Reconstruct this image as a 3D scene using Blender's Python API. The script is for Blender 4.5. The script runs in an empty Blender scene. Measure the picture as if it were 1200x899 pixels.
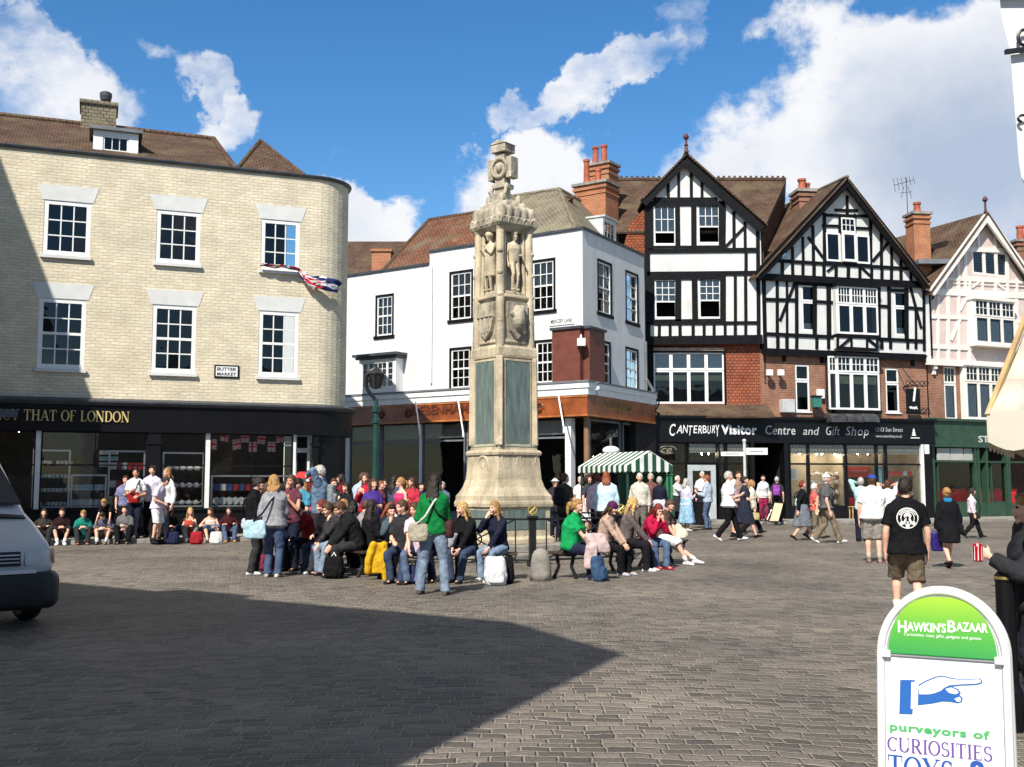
import bpy, math, random
import numpy as np
from mathutils import Vector, Matrix
random.seed(7)
R = math.radians
scene = bpy.context.scene
col = scene.collection
# ------------------------------------------------------------------ camera
FPX = 1258.0; CAMZ = 1.6
PITCH = math.atan((568-449.5)/FPX)
CS, SN = math.cos(PITCH), math.sin(PITCH)
cam = bpy.data.objects.new('camera', bpy.data.cameras.new('camera'))
col.objects.link(cam)
cam.location = (0, 0, CAMZ); cam.rotation_euler = (R(90)+PITCH, 0, 0)
cam.data.sensor_width = 36; cam.data.lens = 36*FPX/1200
cam.data.clip_end = 3000; cam.data.clip_start = 0.05
scene.camera = cam
def ray(px, py):
    u = (px-600)/FPX; v = (449.5-py)/FPX
    return Vector((u, CS-v*SN, SN+v*CS))
def at(px, py, d):
    r = ray(px, py); return Vector((0, 0, CAMZ)) + r*(d/r.y)
def G(px, py):
    r = ray(px, py); return Vector((0, 0, CAMZ)) + r*(-CAMZ/r.z)
def xat(px, d): return (px-600)/FPX*d*1.0

# ------------------------------------------------------------------ tags
def tag(o, label=None, cat=None, group=None, kind=None):
    if label: o['label'] = label
    if cat: o['category'] = cat
    if group: o['group'] = group
    if kind: o['kind'] = kind
    return o
def thing(name, label, cat, loc=(0, 0, 0), group=None, rz=0.0):
    o = bpy.data.objects.new(name, None); col.objects.link(o)
    o.empty_display_size = 0.2
    o.location = loc; o.rotation_euler = (0, 0, rz)
    return tag(o, label, cat, group)
def copy_tree(o, parent=None):
    c = o.copy(); col.objects.link(c)
    if parent: c.parent = parent
    for ch in o.children: copy_tree(ch, c)
    return c

# ------------------------------------------------------------------ materials
def lin(c):
    return tuple(((x/255)/12.92 if x/255 <= .04045 else ((x/255+.055)/1.055)**2.4) for x in c)
MC = {}
def nodes_of(name):
    m = bpy.data.materials.new(name); m.use_nodes = True
    nt = m.node_tree; nt.nodes.clear()
    out = nt.nodes.new('ShaderNodeOutputMaterial')
    return m, nt, out
def N(nt, t, **kw):
    n = nt.nodes.new(t)
    for k, v in kw.items():
        if k.startswith('i_'):
            key = k[2:].replace('_', ' ')
            n.inputs[key].default_value = v
        else: setattr(n, k, v)
    return n
def L(nt, a, b): nt.links.new(a, b)
def rgba(c): return (c[0], c[1], c[2], 1)
def mix_rgb(nt, fac, a, b, blend='MIX'):
    n = nt.nodes.new('ShaderNodeMix'); n.data_type = 'RGBA'; n.blend_type = blend
    for sock, v in ((n.inputs[0], fac), (n.inputs[6], a), (n.inputs[7], b)):
        if hasattr(v, 'is_linked'): L(nt, v, sock)
        elif isinstance(v, (int, float)): sock.default_value = v
        else: sock.default_value = rgba(v)
    return n.outputs[2]
def plain(name, c, rough=.6, metal=0., var=.12, vscale=3., bump=0., bscale=40., spec=.4, coat=0., streak=None):
    """solid colour with procedural mottling and bump; c linear"""
    key = (name, tuple(round(x, 4) for x in c), rough, metal)
    if key in MC: return MC[key]
    m, nt, out = nodes_of(name)
    b = N(nt, 'ShaderNodeBsdfPrincipled'); b.inputs['Roughness'].default_value = rough
    b.inputs['Metallic'].default_value = metal
    b.inputs['Specular IOR Level'].default_value = spec
    b.inputs['Coat Weight'].default_value = coat
    tc = N(nt, 'ShaderNodeTexCoord')
    no = N(nt, 'ShaderNodeTexNoise'); no.inputs['Scale'].default_value = vscale; no.inputs['Detail'].default_value = 5
    L(nt, tc.outputs['Object'], no.inputs['Vector'])
    dark = tuple(x*(1-var*1.6) for x in c); lite = tuple(min(1, x*(1+var)) for x in c)
    cr = N(nt, 'ShaderNodeValToRGB'); cr.color_ramp.elements[0].position = .3; cr.color_ramp.elements[1].position = .7
    cr.color_ramp.elements[0].color = rgba(dark); cr.color_ramp.elements[1].color = rgba(lite)
    L(nt, no.outputs['Fac'], cr.inputs['Fac']); oc = cr.outputs['Color']
    if streak:      # rain-washed dirt
        mp = N(nt, 'ShaderNodeMapping'); mp.inputs['Scale'].default_value = streak[2]; L(nt, tc.outputs['Object'], mp.inputs[0])
        n5 = N(nt, 'ShaderNodeTexNoise'); n5.inputs['Scale'].default_value = 1; n5.inputs['Detail'].default_value = 9; n5.inputs['Roughness'].default_value = .65; L(nt, mp.outputs[0], n5.inputs['Vector'])
        r5 = N(nt, 'ShaderNodeMapRange'); r5.inputs[1].default_value = .48; r5.inputs[2].default_value = .75; r5.inputs[4].default_value = streak[1]; L(nt, n5.outputs['Fac'], r5.inputs[0]); oc = mix_rgb(nt, r5.outputs[0], oc, streak[0])
    L(nt, oc, b.inputs['Base Color'])
    if bump > 0:
        n2 = N(nt, 'ShaderNodeTexNoise'); n2.inputs['Scale'].default_value = bscale; n2.inputs['Detail'].default_value = 4
        L(nt, tc.outputs['Object'], n2.inputs['Vector'])
        bp = N(nt, 'ShaderNodeBump'); bp.inputs['Strength'].default_value = bump; bp.inputs['Distance'].default_value = .02
        L(nt, n2.outputs['Fac'], bp.inputs['Height']); L(nt, bp.outputs['Normal'], b.inputs['Normal'])
    L(nt, b.outputs[0], out.inputs[0]); MC[key] = m
    return m
def cloth(c255, name='fabric'):
    g = sum(c255)/3; c255 = tuple(x*.82+g*.18 for x in c255)
    return plain(name, lin(c255), rough=.85, var=.22, vscale=7, bump=.7, bscale=22, spec=.12, streak=(tuple(x*.45 for x in lin(c255)), .55, (16, 16, 7)))
def brick(name, c1, c2, mortar, bw=.225, bh=.075, ms=.012, rough=.85, bump=.5, noise=.35, squash=1.0, nscale=1.2, dirt=None, distort=0.0):
    m, nt, out = nodes_of(name)
    b = N(nt, 'ShaderNodeBsdfPrincipled'); b.inputs['Roughness'].default_value = rough
    b.inputs['Specular IOR Level'].default_value = .2
    uv = N(nt, 'ShaderNodeUVMap'); vec = uv.outputs[0]
    if distort:
        dn = N(nt, 'ShaderNodeTexNoise'); dn.inputs['Scale'].default_value = 3.0; dn.inputs['Detail'].default_value = 3
        L(nt, vec, dn.inputs['Vector'])
        sb = N(nt, 'ShaderNodeVectorMath', operation='SUBTRACT'); sb.inputs[1].default_value = (.5, .5, .5)
        L(nt, dn.outputs['Color'], sb.inputs[0])
        sc = N(nt, 'ShaderNodeVectorMath', operation='SCALE'); sc.inputs['Scale'].default_value = distort
        L(nt, sb.outputs[0], sc.inputs[0])
        ad = N(nt, 'ShaderNodeVectorMath', operation='ADD'); L(nt, vec, ad.inputs[0]); L(nt, sc.outputs[0], ad.inputs[1])
        vec = ad.outputs[0]
    br = N(nt, 'ShaderNodeTexBrick'); br.inputs['Scale'].default_value = 1
    br.inputs['Brick Width'].default_value = bw; br.inputs['Row Height'].default_value = bh
    br.inputs['Mortar Size'].default_value = ms; br.inputs['Mortar Smooth'].default_value = .3
    br.inputs['Color1'].default_value = rgba(c1); br.inputs['Color2'].default_value = rgba(c2); br.inputs['Mortar'].default_value = rgba(mortar)
    br.inputs['Bias'].default_value = 0.0
    L(nt, vec, br.inputs['Vector'])
    n1 = N(nt, 'ShaderNodeTexNoise'); n1.inputs['Scale'].default_value = nscale; n1.inputs['Detail'].default_value = 8; n1.inputs['Roughness'].default_value = .65
    L(nt, uv.outputs[0], n1.inputs['Vector'])
    cr = N(nt, 'ShaderNodeValToRGB'); cr.color_ramp.elements[0].position = .25; cr.color_ramp.elements[1].position = .75
    lo = 1-noise; hi = 1+noise*.5
    cr.color_ramp.elements[0].color = (lo, lo, lo, 1); cr.color_ramp.elements[1].color = (hi, hi, hi, 1)
    L(nt, n1.outputs['Fac'], cr.inputs['Fac'])
    c = mix_rgb(nt, 1.0, br.outputs['Color'], cr.outputs['Color'], 'MULTIPLY')
    if dirt:
        n3 = N(nt, 'ShaderNodeTexNoise'); n3.inputs['Scale'].default_value = .9; n3.inputs['Detail'].default_value = 6
        L(nt, uv.outputs[0], n3.inputs['Vector'])
        r3 = N(nt, 'ShaderNodeValToRGB'); r3.color_ramp.elements[0].position = .5; r3.color_ramp.elements[1].position = .68
        L(nt, n3.outputs['Fac'], r3.inputs['Fac'])
        c = mix_rgb(nt, r3.outputs['Color'], c, dirt)
    L(nt, c, b.inputs['Base Color'])
    inv = N(nt, 'ShaderNodeMath', operation='SUBTRACT'); inv.inputs[0].default_value = 1; L(nt, br.outputs['Fac'], inv.inputs[1])
    n2 = N(nt, 'ShaderNodeTexNoise'); n2.inputs['Scale'].default_value = 14; n2.inputs['Detail'].default_value = 5
    L(nt, uv.outputs[0], n2.inputs['Vector'])
    ad2 = N(nt, 'ShaderNodeMath', operation='MULTIPLY_ADD'); ad2.inputs[1].default_value = .8
    L(nt, n2.outputs['Fac'], ad2.inputs[0]); L(nt, inv.outputs[0], ad2.inputs[2])
    bp = N(nt, 'ShaderNodeBump'); bp.inputs['Strength'].default_value = bump; bp.inputs['Distance'].default_value = .02
    L(nt, ad2.outputs[0], bp.inputs['Height']); L(nt, bp.outputs['Normal'], b.inputs['Normal'])
    L(nt, b.outputs[0], out.inputs[0])
    return m
def glass(name, tint=(.78, .80, .80), refl=1.0, rough=.015):
    m, nt, out = nodes_of(name)
    tr = N(nt, 'ShaderNodeBsdfTransparent'); tr.inputs[0].default_value = rgba(tint)
    gl = N(nt, 'ShaderNodeBsdfGlossy'); gl.inputs['Roughness'].default_value = rough
    fr = N(nt, 'ShaderNodeFresnel'); fr.inputs['IOR'].default_value = 1.55
    tc = N(nt, 'ShaderNodeTexCoord'); no = N(nt, 'ShaderNodeTexNoise'); no.inputs['Scale'].default_value = 1.6
    L(nt, tc.outputs['Object'], no.inputs['Vector'])
    bp = N(nt, 'ShaderNodeBump'); bp.inputs['Strength'].default_value = .05; bp.inputs['Distance'].default_value = .1
    L(nt, no.outputs['Fac'], bp.inputs['Height'])
    L(nt, bp.outputs[0], gl.inputs['Normal'])
    mu = N(nt, 'ShaderNodeMath', operation='MULTIPLY'); mu.inputs[1].default_value = refl; mu.use_clamp = True
    L(nt, fr.outputs[0], mu.inputs[0])
    mx = N(nt, 'ShaderNodeMixShader'); L(nt, mu.outputs[0], mx.inputs[0]); L(nt, tr.outputs[0], mx.inputs[1]); L(nt, gl.outputs[0], mx.inputs[2])
    L(nt, mx.outputs[0], out.inputs[0])
    return m
def emit(name, c, s):
    m, nt, out = nodes_of(name)
    e = N(nt, 'ShaderNodeEmission'); e.inputs[0].default_value = rgba(c); e.inputs[1].default_value = s
    L(nt, e.outputs[0], out.inputs[0]); return m

M = {}
M['white_paint'] = plain('white_paint', (.78, .78, .76), .45, var=.05)
M['render'] = plain('white_render', (.66, .66, .65), .75, var=.05, vscale=.8, bump=.12, bscale=18, streak=((.42, .41, .38), .45, (2.6, 2.6, .28)))
M['plaster'] = plain('plaster', (.62, .62, .60), .8, var=.06, vscale=1.5, bump=.15, streak=((.45, .43, .38), .5, (3, 3, .6)))
M['timber'] = plain('black_timber', (.0055, .0055, .007), .6, var=.3, vscale=4, bump=.2, spec=.15)
M['black_paint'] = plain('black_paint', (.005, .005, .006), .45, var=.2, vscale=2, spec=.25)
M['iron'] = plain('black_iron', (.012, .012, .013), .4, var=.2)
M['lead'] = plain('lead', (.16, .17, .19), .55, var=.2, vscale=2, bump=.1)
M['gutter'] = plain('gutter_metal', (.05, .055, .065), .5, var=.2)
M['cream_brick'] = brick('cream_brick', (.66, .575, .415), (.75, .67, .51), (.60, .52, .38), bw=.27, bh=.095, ms=.012, noise=.24, bump=.7, distort=.06, nscale=1.3)
M['lintel'] = plain('pale_lintel_stone', (.62, .62, .60), .8, var=.05)
M['red_brick'] = brick('red_brick', (.25, .085, .045), (.34, .13, .07), (.32, .25, .19), bw=.225, bh=.075, ms=.012, noise=.4)
M['orange_brick'] = brick('orange_brick', (.40, .115, .045), (.48, .17, .07), (.36, .25, .17), bw=.225, bh=.08, ms=.014, noise=.35)
M['hung_tile'] = brick('red_hung_tile', (.36, .105, .052), (.27, .08, .042), (.06, .03, .02), bw=.19, bh=.13, ms=.012, bump=.9, noise=.35)
M['roof_tile'] = brick('brown_roof_tile', (.115, .068, .048), (.165, .10, .068), (.03, .02, .015), bw=.19, bh=.115, ms=.014, bump=1.0, noise=.55, dirt=(.13, .10, .06), distort=.03)
M['roof_tile_grey'] = brick('grey_roof_tile', (.22, .185, .135), (.28, .24, .17), (.07, .055, .04), bw=.19, bh=.115, ms=.012, bump=1.0, noise=.45, dirt=(.24, .22, .14), distort=.03)
M['roof_tile_red'] = brick('russet_roof_tile', (.17, .075, .045), (.24, .11, .06), (.04, .02, .015), bw=.19, bh=.115, ms=.013, bump=1.0, noise=.5, dirt=(.15, .12, .08), distort=.03)
M['terracotta'] = plain('terracotta', (.38, .10, .05), .7, var=.25, vscale=3)
M['stone'] = plain('memorial_stone', (.54, .45, .31), .85, var=.22, vscale=2.2, bump=.7, bscale=18, streak=((.17, .155, .12), .75, (5, 5, 1.3)))
M['stone_dark'] = plain('weathered_stone', (.46, .40, .30), .9, var=.3, vscale=3, bump=.9, bscale=14, streak=((.14, .13, .10), .8, (6, 6, 2.5)))
M['grey_stone'] = plain('grey_stone', (.27, .25, .22), .9, var=.25, vscale=4, bump=.4, bscale=25)
M['mahogany'] = plain('polished_red_wood', (.27, .072, .022), .35, var=.3, vscale=1.5, spec=.5)
M['gold'] = plain('gold_leaf', (.62, .48, .20), .4, metal=.0, var=.1)
M['gold_metal'] = plain('gilded_metal', (.75, .55, .18), .35, metal=.9, var=.1)
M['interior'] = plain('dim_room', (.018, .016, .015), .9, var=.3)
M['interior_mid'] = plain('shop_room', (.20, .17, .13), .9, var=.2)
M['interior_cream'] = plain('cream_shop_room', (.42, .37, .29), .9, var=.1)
M['glass'] = glass('window_glass')
M['shop_glass'] = glass('shop_glass', (.92, .94, .93), .8)
M['lace'] = plain('lace_blind', (.62, .64, .64), .9, var=.12, vscale=8)
M['pink'] = plain('pink_plaster', (.64, .51, .46), .8, var=.06)
M['cream_paint'] = plain('cream_white_timber', (.76, .72, .66), .55, var=.05)
M['green_paint'] = plain('dark_green_paint', (.028, .065, .038), .4, var=.15)
M['green_post'] = plain('green_iron', (.012, .05, .04), .4, var=.2)
M['red_paint'] = plain('red_paint', (.55, .02, .02), .45, var=.1)
M['wood'] = plain('dark_bench_wood', (.045, .03, .02), .6, var=.3, vscale=6, bump=.3)
M['wood_light'] = plain('pale_wood', (.5, .33, .15), .6, var=.2, vscale=5)

# bronze plaque with verdigris
def bronze():
    m, nt, out = nodes_of('verdigris_bronze')
    b = N(nt, 'ShaderNodeBsdfPrincipled'); b.inputs['Roughness'].default_value = .6; b.inputs['Metallic'].default_value = .15
    tc = N(nt, 'ShaderNodeTexCoord'); mp = N(nt, 'ShaderNodeMapping'); mp.inputs['Scale'].default_value = (5, 5, 1.0)
    L(nt, tc.outputs['Object'], mp.inputs[0])
    no = N(nt, 'ShaderNodeTexNoise'); no.inputs['Scale'].default_value = 2; no.inputs['Detail'].default_value = 8; L(nt, mp.outputs[0], no.inputs['Vector'])
    cr = N(nt, 'ShaderNodeValToRGB'); e = cr.color_ramp.elements
    e[0].position = .35; e[0].color = (.105, .13, .12, 1); e[1].position = .7; e[1].color = (.175, .24, .215, 1)
    L(nt, no.outputs['Fac'], cr.inputs[0])
    # rows of raised names: fine rows read as a grainy texture
    wv = N(nt, 'ShaderNodeTexNoise'); mp2 = N(nt, 'ShaderNodeMapping'); mp2.inputs['Scale'].default_value = (30, 30, 22); L(nt, tc.outputs['Object'], mp2.inputs[0])
    wv.inputs['Scale'].default_value = 1.2; L(nt, mp2.outputs[0], wv.inputs['Vector'])
    bp = N(nt, 'ShaderNodeBump'); bp.inputs['Strength'].default_value = .4; bp.inputs['Distance'].default_value = .01
    L(nt, wv.outputs['Fac'], bp.inputs['Height']); L(nt, bp.outputs[0], b.inputs['Normal'])
    L(nt, cr.outputs[0], b.inputs['Base Color']); L(nt, b.outputs[0], out.inputs[0]); return m
M['bronze'] = bronze()
M['verdigris_band'] = plain('verdigris_stained_stone', (.30, .37, .30), .85, var=.35, vscale=5, bump=.3)

# ------------------------------------------------------------------ mesh builder
class MB:
    def __init__(s): s.v = []; s.f = []; s.uv = {}; s.mi = []
    def add(s, vs, fs, mi=0):
        o = len(s.v); s.v += [tuple(p) for p in vs]
        s.f += [tuple(i+o for i in f) for f in fs]; s.mi += [mi]*len(fs)
        return s
    def hexa(s, p, mi=0):   # 8 points: bottom 4 ccw then top 4
        return s.add(p, [(3, 2, 1, 0), (4, 5, 6, 7), (0, 1, 5, 4), (1, 2, 6, 5), (2, 3, 7, 6), (3, 0, 4, 7)], mi)
    def box(s, c, size, rz=0., mi=0, M4=None):
        x, y, z = size[0]/2, size[1]/2, size[2]/2
        p = [Vector(q) for q in ((-x, -y, -z), (x, -y, -z), (x, y, -z), (-x, y, -z), (-x, -y, z), (x, -y, z), (x, y, z), (-x, y, z))]
        rot = M4 if M4 is not None else Matrix.Rotation(rz, 3, 'Z')
        return s.hexa([rot @ q + Vector(c) for q in p], mi)
    def bar(s, a, b, w, h=None, up=(0, 0, 1), mi=0):
        a, b = Vector(a), Vector(b); d = (b-a).normalized(); up = Vector(up)
        if abs(d.dot(up)) > .98: up = Vector((1, 0, 0))
        sx = d.cross(up).normalized(); sy = sx.cross(d).normalized()
        h = h or w
        P = [-sx*w/2-sy*h/2, sx*w/2-sy*h/2, sx*w/2+sy*h/2, -sx*w/2+sy*h/2]
        return s.hexa([a+q for q in P]+[b+q for q in P], mi)
    def tube(s, pts, rad, seg=10, flat=False, mi=0):
        v, f = tube(pts, rad, seg, flat); return s.add(v, f, mi)
    def lathe(s, prof, c=(0, 0, 0), seg=20, mi=0, rot=0., sq=None):
        c = Vector(c); vs = []; n = len(prof)
        for r, z in prof:
            for k in range(seg):
                a = rot+2*math.pi*k/seg
                vs.append((c.x+r*math.cos(a), c.y+r*math.sin(a), c.z+z))
        fs = [(i*seg+k, i*seg+(k+1) % seg, (i+1)*seg+(k+1) % seg, (i+1)*seg+k) for i in range(n-1) for k in range(seg)]
        fs.append(tuple(range(seg-1, -1, -1))); fs.append(tuple((n-1)*seg+k for k in range(seg)))
        return s.add(vs, fs, mi)
    def prism(s, pts, d, mi=0):     # closed planar polygon pts extruded by vector d
        n = len(pts); d = Vector(d); P = [Vector(p) for p in pts]
        return s.add(P+[p+d for p in P], [tuple(range(n)), tuple(range(2*n-1, n-1, -1))]+[(i, i+n, (i+1) % n+n, (i+1) % n) for i in range(n)], mi)
    def ell(s, c, r, rot=None, seg=14, rings=9, mi=0):
        v, f = ellipsoid(c, r, rot, seg, rings); return s.add(v, f, mi)
    def build(s, name, mat, parent=None, origin=None, smooth=False, bevel=0., uvfix=None, fixn=True):
        me = bpy.data.meshes.new(name)
        org = Vector(origin) if origin is not None else (Vector(root_of(parent).location) if parent else Vector((0, 0, 0)))
        V = [(p[0]-org.x, p[1]-org.y, p[2]-org.z) for p in s.v]
        me.from_pydata(V, [], s.f)
        mats = mat if isinstance(mat, (list, tuple)) else [mat]
        for m in mats: me.materials.append(m)
        if len(mats) > 1: me.polygons.foreach_set('material_index', s.mi)
        if fixn:
            import bmesh
            bm = bmesh.new(); bm.from_mesh(me)
            bmesh.ops.recalc_face_normals(bm, faces=bm.faces); bm.to_mesh(me); bm.free()
        uvl = me.uv_layers.new(name='UVMap')
        if uvfix:
            for p in me.polygons:
                for li in p.loop_indices: uvl.data[li].uv = uvfix[me.loops[li].vertex_index]
        else:
            for p in me.polygons:
                n = p.normal
                if abs(n.z) > .97: t = Vector((1, 0, 0)); w = Vector((0, 1, 0))
                else:
                    t = Vector((-n.y, n.x, 0)).normalized(); w = n.cross(t)
                for li in p.loop_indices:
                    q = Vector(s.v[me.loops[li].vertex_index]); uvl.data[li].uv = (q.dot(t), q.dot(w))
        if smooth: me.polygons.foreach_set('use_smooth', [True]*len(me.polygons))
        me.update()
        o = bpy.data.objects.new(name, me); col.objects.link(o)
        if parent: o.parent = parent
        else: o.location = org
        if bevel:
            bv = o.modifiers.new('bevel', 'BEVEL'); bv.width = bevel; bv.segments = 2; bv.limit_method = 'ANGLE'
        return o
def build_split(mb, name, mat, parent, k=8, **kw):
    out = []
    for i in range(0, len(mb.v), k):
        b = MB(); b.v = mb.v[i:i+k]; b.f = [tuple(j-i for j in f) for f in mb.f if i <= f[0] < i+k]; b.mi = [0]*len(b.f); out.append(b.build(name, mat, parent, **kw))
    return out
def root_of(o):
    while o.parent: o = o.parent
    return o
def frame_of(d):
    d = d.normalized(); up = Vector((0, 0, 1)) if abs(d.z) < .95 else Vector((0, 1, 0))
    x = d.cross(up).normalized(); return x, x.cross(d).normalized()
def loft(rings, caps=True):
    n = len(rings[0]); vs = [p for r in rings for p in r]; k = len(rings)
    fs = [(i*n+j, i*n+(j+1) % n, (i+1)*n+(j+1) % n, (i+1)*n+j) for i in range(k-1) for j in range(n)]
    if caps: fs += [tuple(range(n-1, -1, -1)), tuple((k-1)*n+j for j in range(n))]
    return vs, fs
def tube(pts, rad, seg=10, flat=False):
    P = [Vector(p) for p in pts]
    if isinstance(rad, (int, float)): rad = [rad]*len(P)
    T = []
    for i in range(len(P)):
        a = P[max(0, i-1)]; b = P[min(len(P)-1, i+1)]
        d = (b-a); T.append(d.normalized() if d.length > 1e-9 else Vector((0, 0, 1)))
    rings = []; x, y = frame_of(T[0])
    def ring(c, r): return [c+(x*math.cos(2*math.pi*k/seg)+y*math.sin(2*math.pi*k/seg))*r for k in range(seg)]
    if not flat:
        for a in (80, 55, 28): rings.append(ring(P[0]-T[0]*rad[0]*math.sin(R(a)), rad[0]*math.cos(R(a))))
    for i in range(len(P)):
        x = (x-T[i]*x.dot(T[i])).normalized(); y = x.cross(T[i]).normalized()
        rings.append(ring(P[i], rad[i]))
    if not flat:
        for a in (28, 55, 80): rings.append(ring(P[-1]+T[-1]*rad[-1]*math.sin(R(a)), rad[-1]*math.cos(R(a))))
    return loft(rings)
def ellipsoid(c, r, rot=None, seg=14, rings=9):
    c = Vector(c); vs = []; fs = []
    for i in range(1, rings):
        a = math.pi*i/rings
        for k in range(seg):
            b = 2*math.pi*k/seg
            p = Vector((r[0]*math.sin(a)*math.cos(b), r[1]*math.sin(a)*math.sin(b), -r[2]*math.cos(a)))
            vs.append(c+(rot @ p if rot else p))
    q = Vector((0, 0, -r[2])); vs.append(c+(rot @ q if rot else q)); q = -q; vs.append(c+(rot @ q if rot else q))
    n = rings-1
    for i in range(n-1):
        for k in range(seg): fs.append((i*seg+k, i*seg+(k+1) % seg, (i+1)*seg+(k+1) % seg, (i+1)*seg+k))
    for k in range(seg):
        fs.append((n*seg, (k+1) % seg, k)); fs.append((n*seg+1, (n-1)*seg+k, (n-1)*seg+(k+1) % seg))
    return vs, fs

# ------------------------------------------------------------------ lettering
def text_geo(body, shear=0., bold=0., spacing=1.0):
    cu = bpy.data.curves.new('lettering', 'FONT'); cu.body = body; cu.size = 1; cu.shear = shear; cu.offset = bold
    cu.extrude = .5; cu.resolution_u = 3; cu.space_character = spacing
    o = bpy.data.objects.new('lettering', cu); me = o.to_mesh()
    vs = [tuple(v.co) for v in me.vertices]; fs = [tuple(p.vertices) for p in me.polygons]
    o.to_mesh_clear(); bpy.data.objects.remove(o); bpy.data.curves.remove(cu)
    return vs, fs
def put_text(mb, body, fn, x0, x1, y0, h=None, depth=.006, shear=0., bold=0., spacing=1., geo=None, mi=0):
    """fn(u,z,o)->world; fit text between x0..x1, baseline y0, cap height h"""
    vs, fs = geo or text_geo(body, shear, bold, spacing)
    xs = [v[0] for v in vs]; a, b = min(xs), max(xs)
    sx = (x1-x0)/(b-a); cap = .72 if geo is None else 1.0; sy = (h/cap) if h else sx
    mb.add([fn(x0+(v[0]-a)*sx, y0+v[1]*sy, (v[2]+.5)*depth) for v in vs], fs, mi)
TK, TN = .17, .055
def serif_geo(word):
    polys = []; x = 0
    def st(p, q, w):
        p, q = Vector((p[0], p[1])), Vector((q[0], q[1])); d = (q-p).normalized(); n = Vector((-d.y, d.x))*w/2
        polys.append([(x+p.x-n.x, p.y-n.y), (x+q.x-n.x, q.y-n.y), (x+q.x+n.x, q.y+n.y), (x+p.x+n.x, p.y+n.y)])
    def sf(cx, y, w=.30):
        yy = y+.025 if y < .5 else y-.025
        st((cx-w/2, yy), (cx+w/2, yy), .05)
    def arc(cx, cy, rx, ry, a0, a1, n=14, tk=TK):
        pr = None
        for k in range(n+1):
            a = R(a0+(a1-a0)*k/n); w = TN+(tk-TN)*abs(math.cos(a))**1.3
            i = (cx+(rx-w/2)*math.cos(a), cy+(ry-w/2)*math.sin(a)); o = (cx+(rx+w/2)*math.cos(a), cy+(ry+w/2)*math.sin(a))
            if pr: polys.append([(x+pr[0][0], pr[0][1]), (x+i[0], i[1]), (x+o[0], o[1]), (x+pr[1][0], pr[1][1])])
            pr = (i, o)
    for ch in word:
        w = .5
        if ch == 'A': w = .95; st((.12, 0), (.47, 1), TN+.01); st((.82, 0), (.45, 1), TK); st((.25, .33), (.70, .33), TN); sf(.12, 0); sf(.82, 0, .34)
        elif ch == 'C': w = .85; arc(.46, .5, .37, .47, 50, 310); st((.74, .74), (.74, .98), .06)
        elif ch == 'D': w = .92; st((.2, 0), (.2, 1), TK); st((.08, .97), (.45, .97), TN); st((.08, .03), (.45, .03), TN); arc(.44, .5, .36, .47, -90, 90)
        elif ch == 'E': w = .78; st((.2, 0), (.2, 1), TK); st((.08, .97), (.66, .97), TN); st((.08, .03), (.68, .03), TN); st((.2, .52), (.5, .52), TN); st((.65, .78), (.65, 1), .05); st((.67, 0), (.67, .24), .05); st((.5, .42), (.5, .62), .05)
        elif ch == 'F': w = .74; st((.2, 0), (.2, 1), TK); st((.08, .97), (.66, .97), TN); st((.2, .52), (.5, .52), TN); st((.65, .76), (.65, 1), .05); sf(.2, 0)
        elif ch == 'H': w = 1.0; st((.2, 0), (.2, 1), TK); st((.78, 0), (.78, 1), TK); st((.2, .52), (.78, .52), TN); [sf(a, b) for a in (.2, .78) for b in (0, 1)]
        elif ch == 'I': w = .42; st((.21, 0), (.21, 1), TK); sf(.21, 0); sf(.21, 1)
        elif ch == 'L': w = .76; st((.2, 0), (.2, 1), TK); sf(.2, 1); st((.08, .03), (.66, .03), TN); st((.66, 0), (.66, .26), .05)
        elif ch == 'N': w = 1.0; st((.16, 0), (.16, 1), TN); st((.82, 0), (.82, 1), TN); st((.16, 1), (.82, 0), TK); sf(.16, 0, .26); sf(.13, 1, .22); sf(.82, 1, .26)
        elif ch == 'O': w = .96; arc(.48, .5, .38, .48, 0, 360, 26)
        elif ch == 'R': w = .92; st((.2, 0), (.2, 1), TK); st((.08, .97), (.42, .97), TN); st((.2, .49), (.42, .49), TN); arc(.4, .73, .26, .24, -90, 90, 10); st((.44, .5), (.78, 0), TK); sf(.2, 0); sf(.8, 0, .2)
        elif ch == 'S': w = .7; arc(.35, .73, .22, .24, 30, 270, 14, .13); arc(.35, .26, .25, .25, -150, 90, 14, .15); st((.56, .74), (.56, .96), .05); st((.1, .04), (.1, .28), .05)
        elif ch == 'T': w = .84; st((.42, 0), (.42, 1), TK); st((.06, .97), (.78, .97), TN); st((.07, .74), (.07, 1), .05); st((.77, .74), (.77, 1), .05); sf(.42, 0)
        elif ch == 'U': w = .98; st((.2, .3), (.2, 1), TK); st((.8, .3), (.8, 1), TN); arc(.49, .32, .29, .30, 180, 360); sf(.2, 1); sf(.8, 1, .24)
        elif ch == 'Y': w = .92; st((.46, 0), (.46, .48), TK); st((.46, .46), (.14, 1), TK); st((.46, .46), (.8, 1), TN); sf(.46, 0); sf(.14, 1); sf(.8, 1, .24)
        elif ch == ' ': w = .45
        x += w
    vs, fs = [], []
    for i, p in enumerate(polys):
        o = len(vs); e = .5+.004*(i % 5)
        vs += [(a, b, -.5) for a, b in p]+[(a, b, e) for a, b in p]
        fs += [(o+3, o+2, o+1, o), (o+4, o+5, o+6, o+7)]+[(o+j, o+(j+1) % 4, o+4+(j+1) % 4, o+4+j) for j in range(4)]
    return vs, fs

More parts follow.
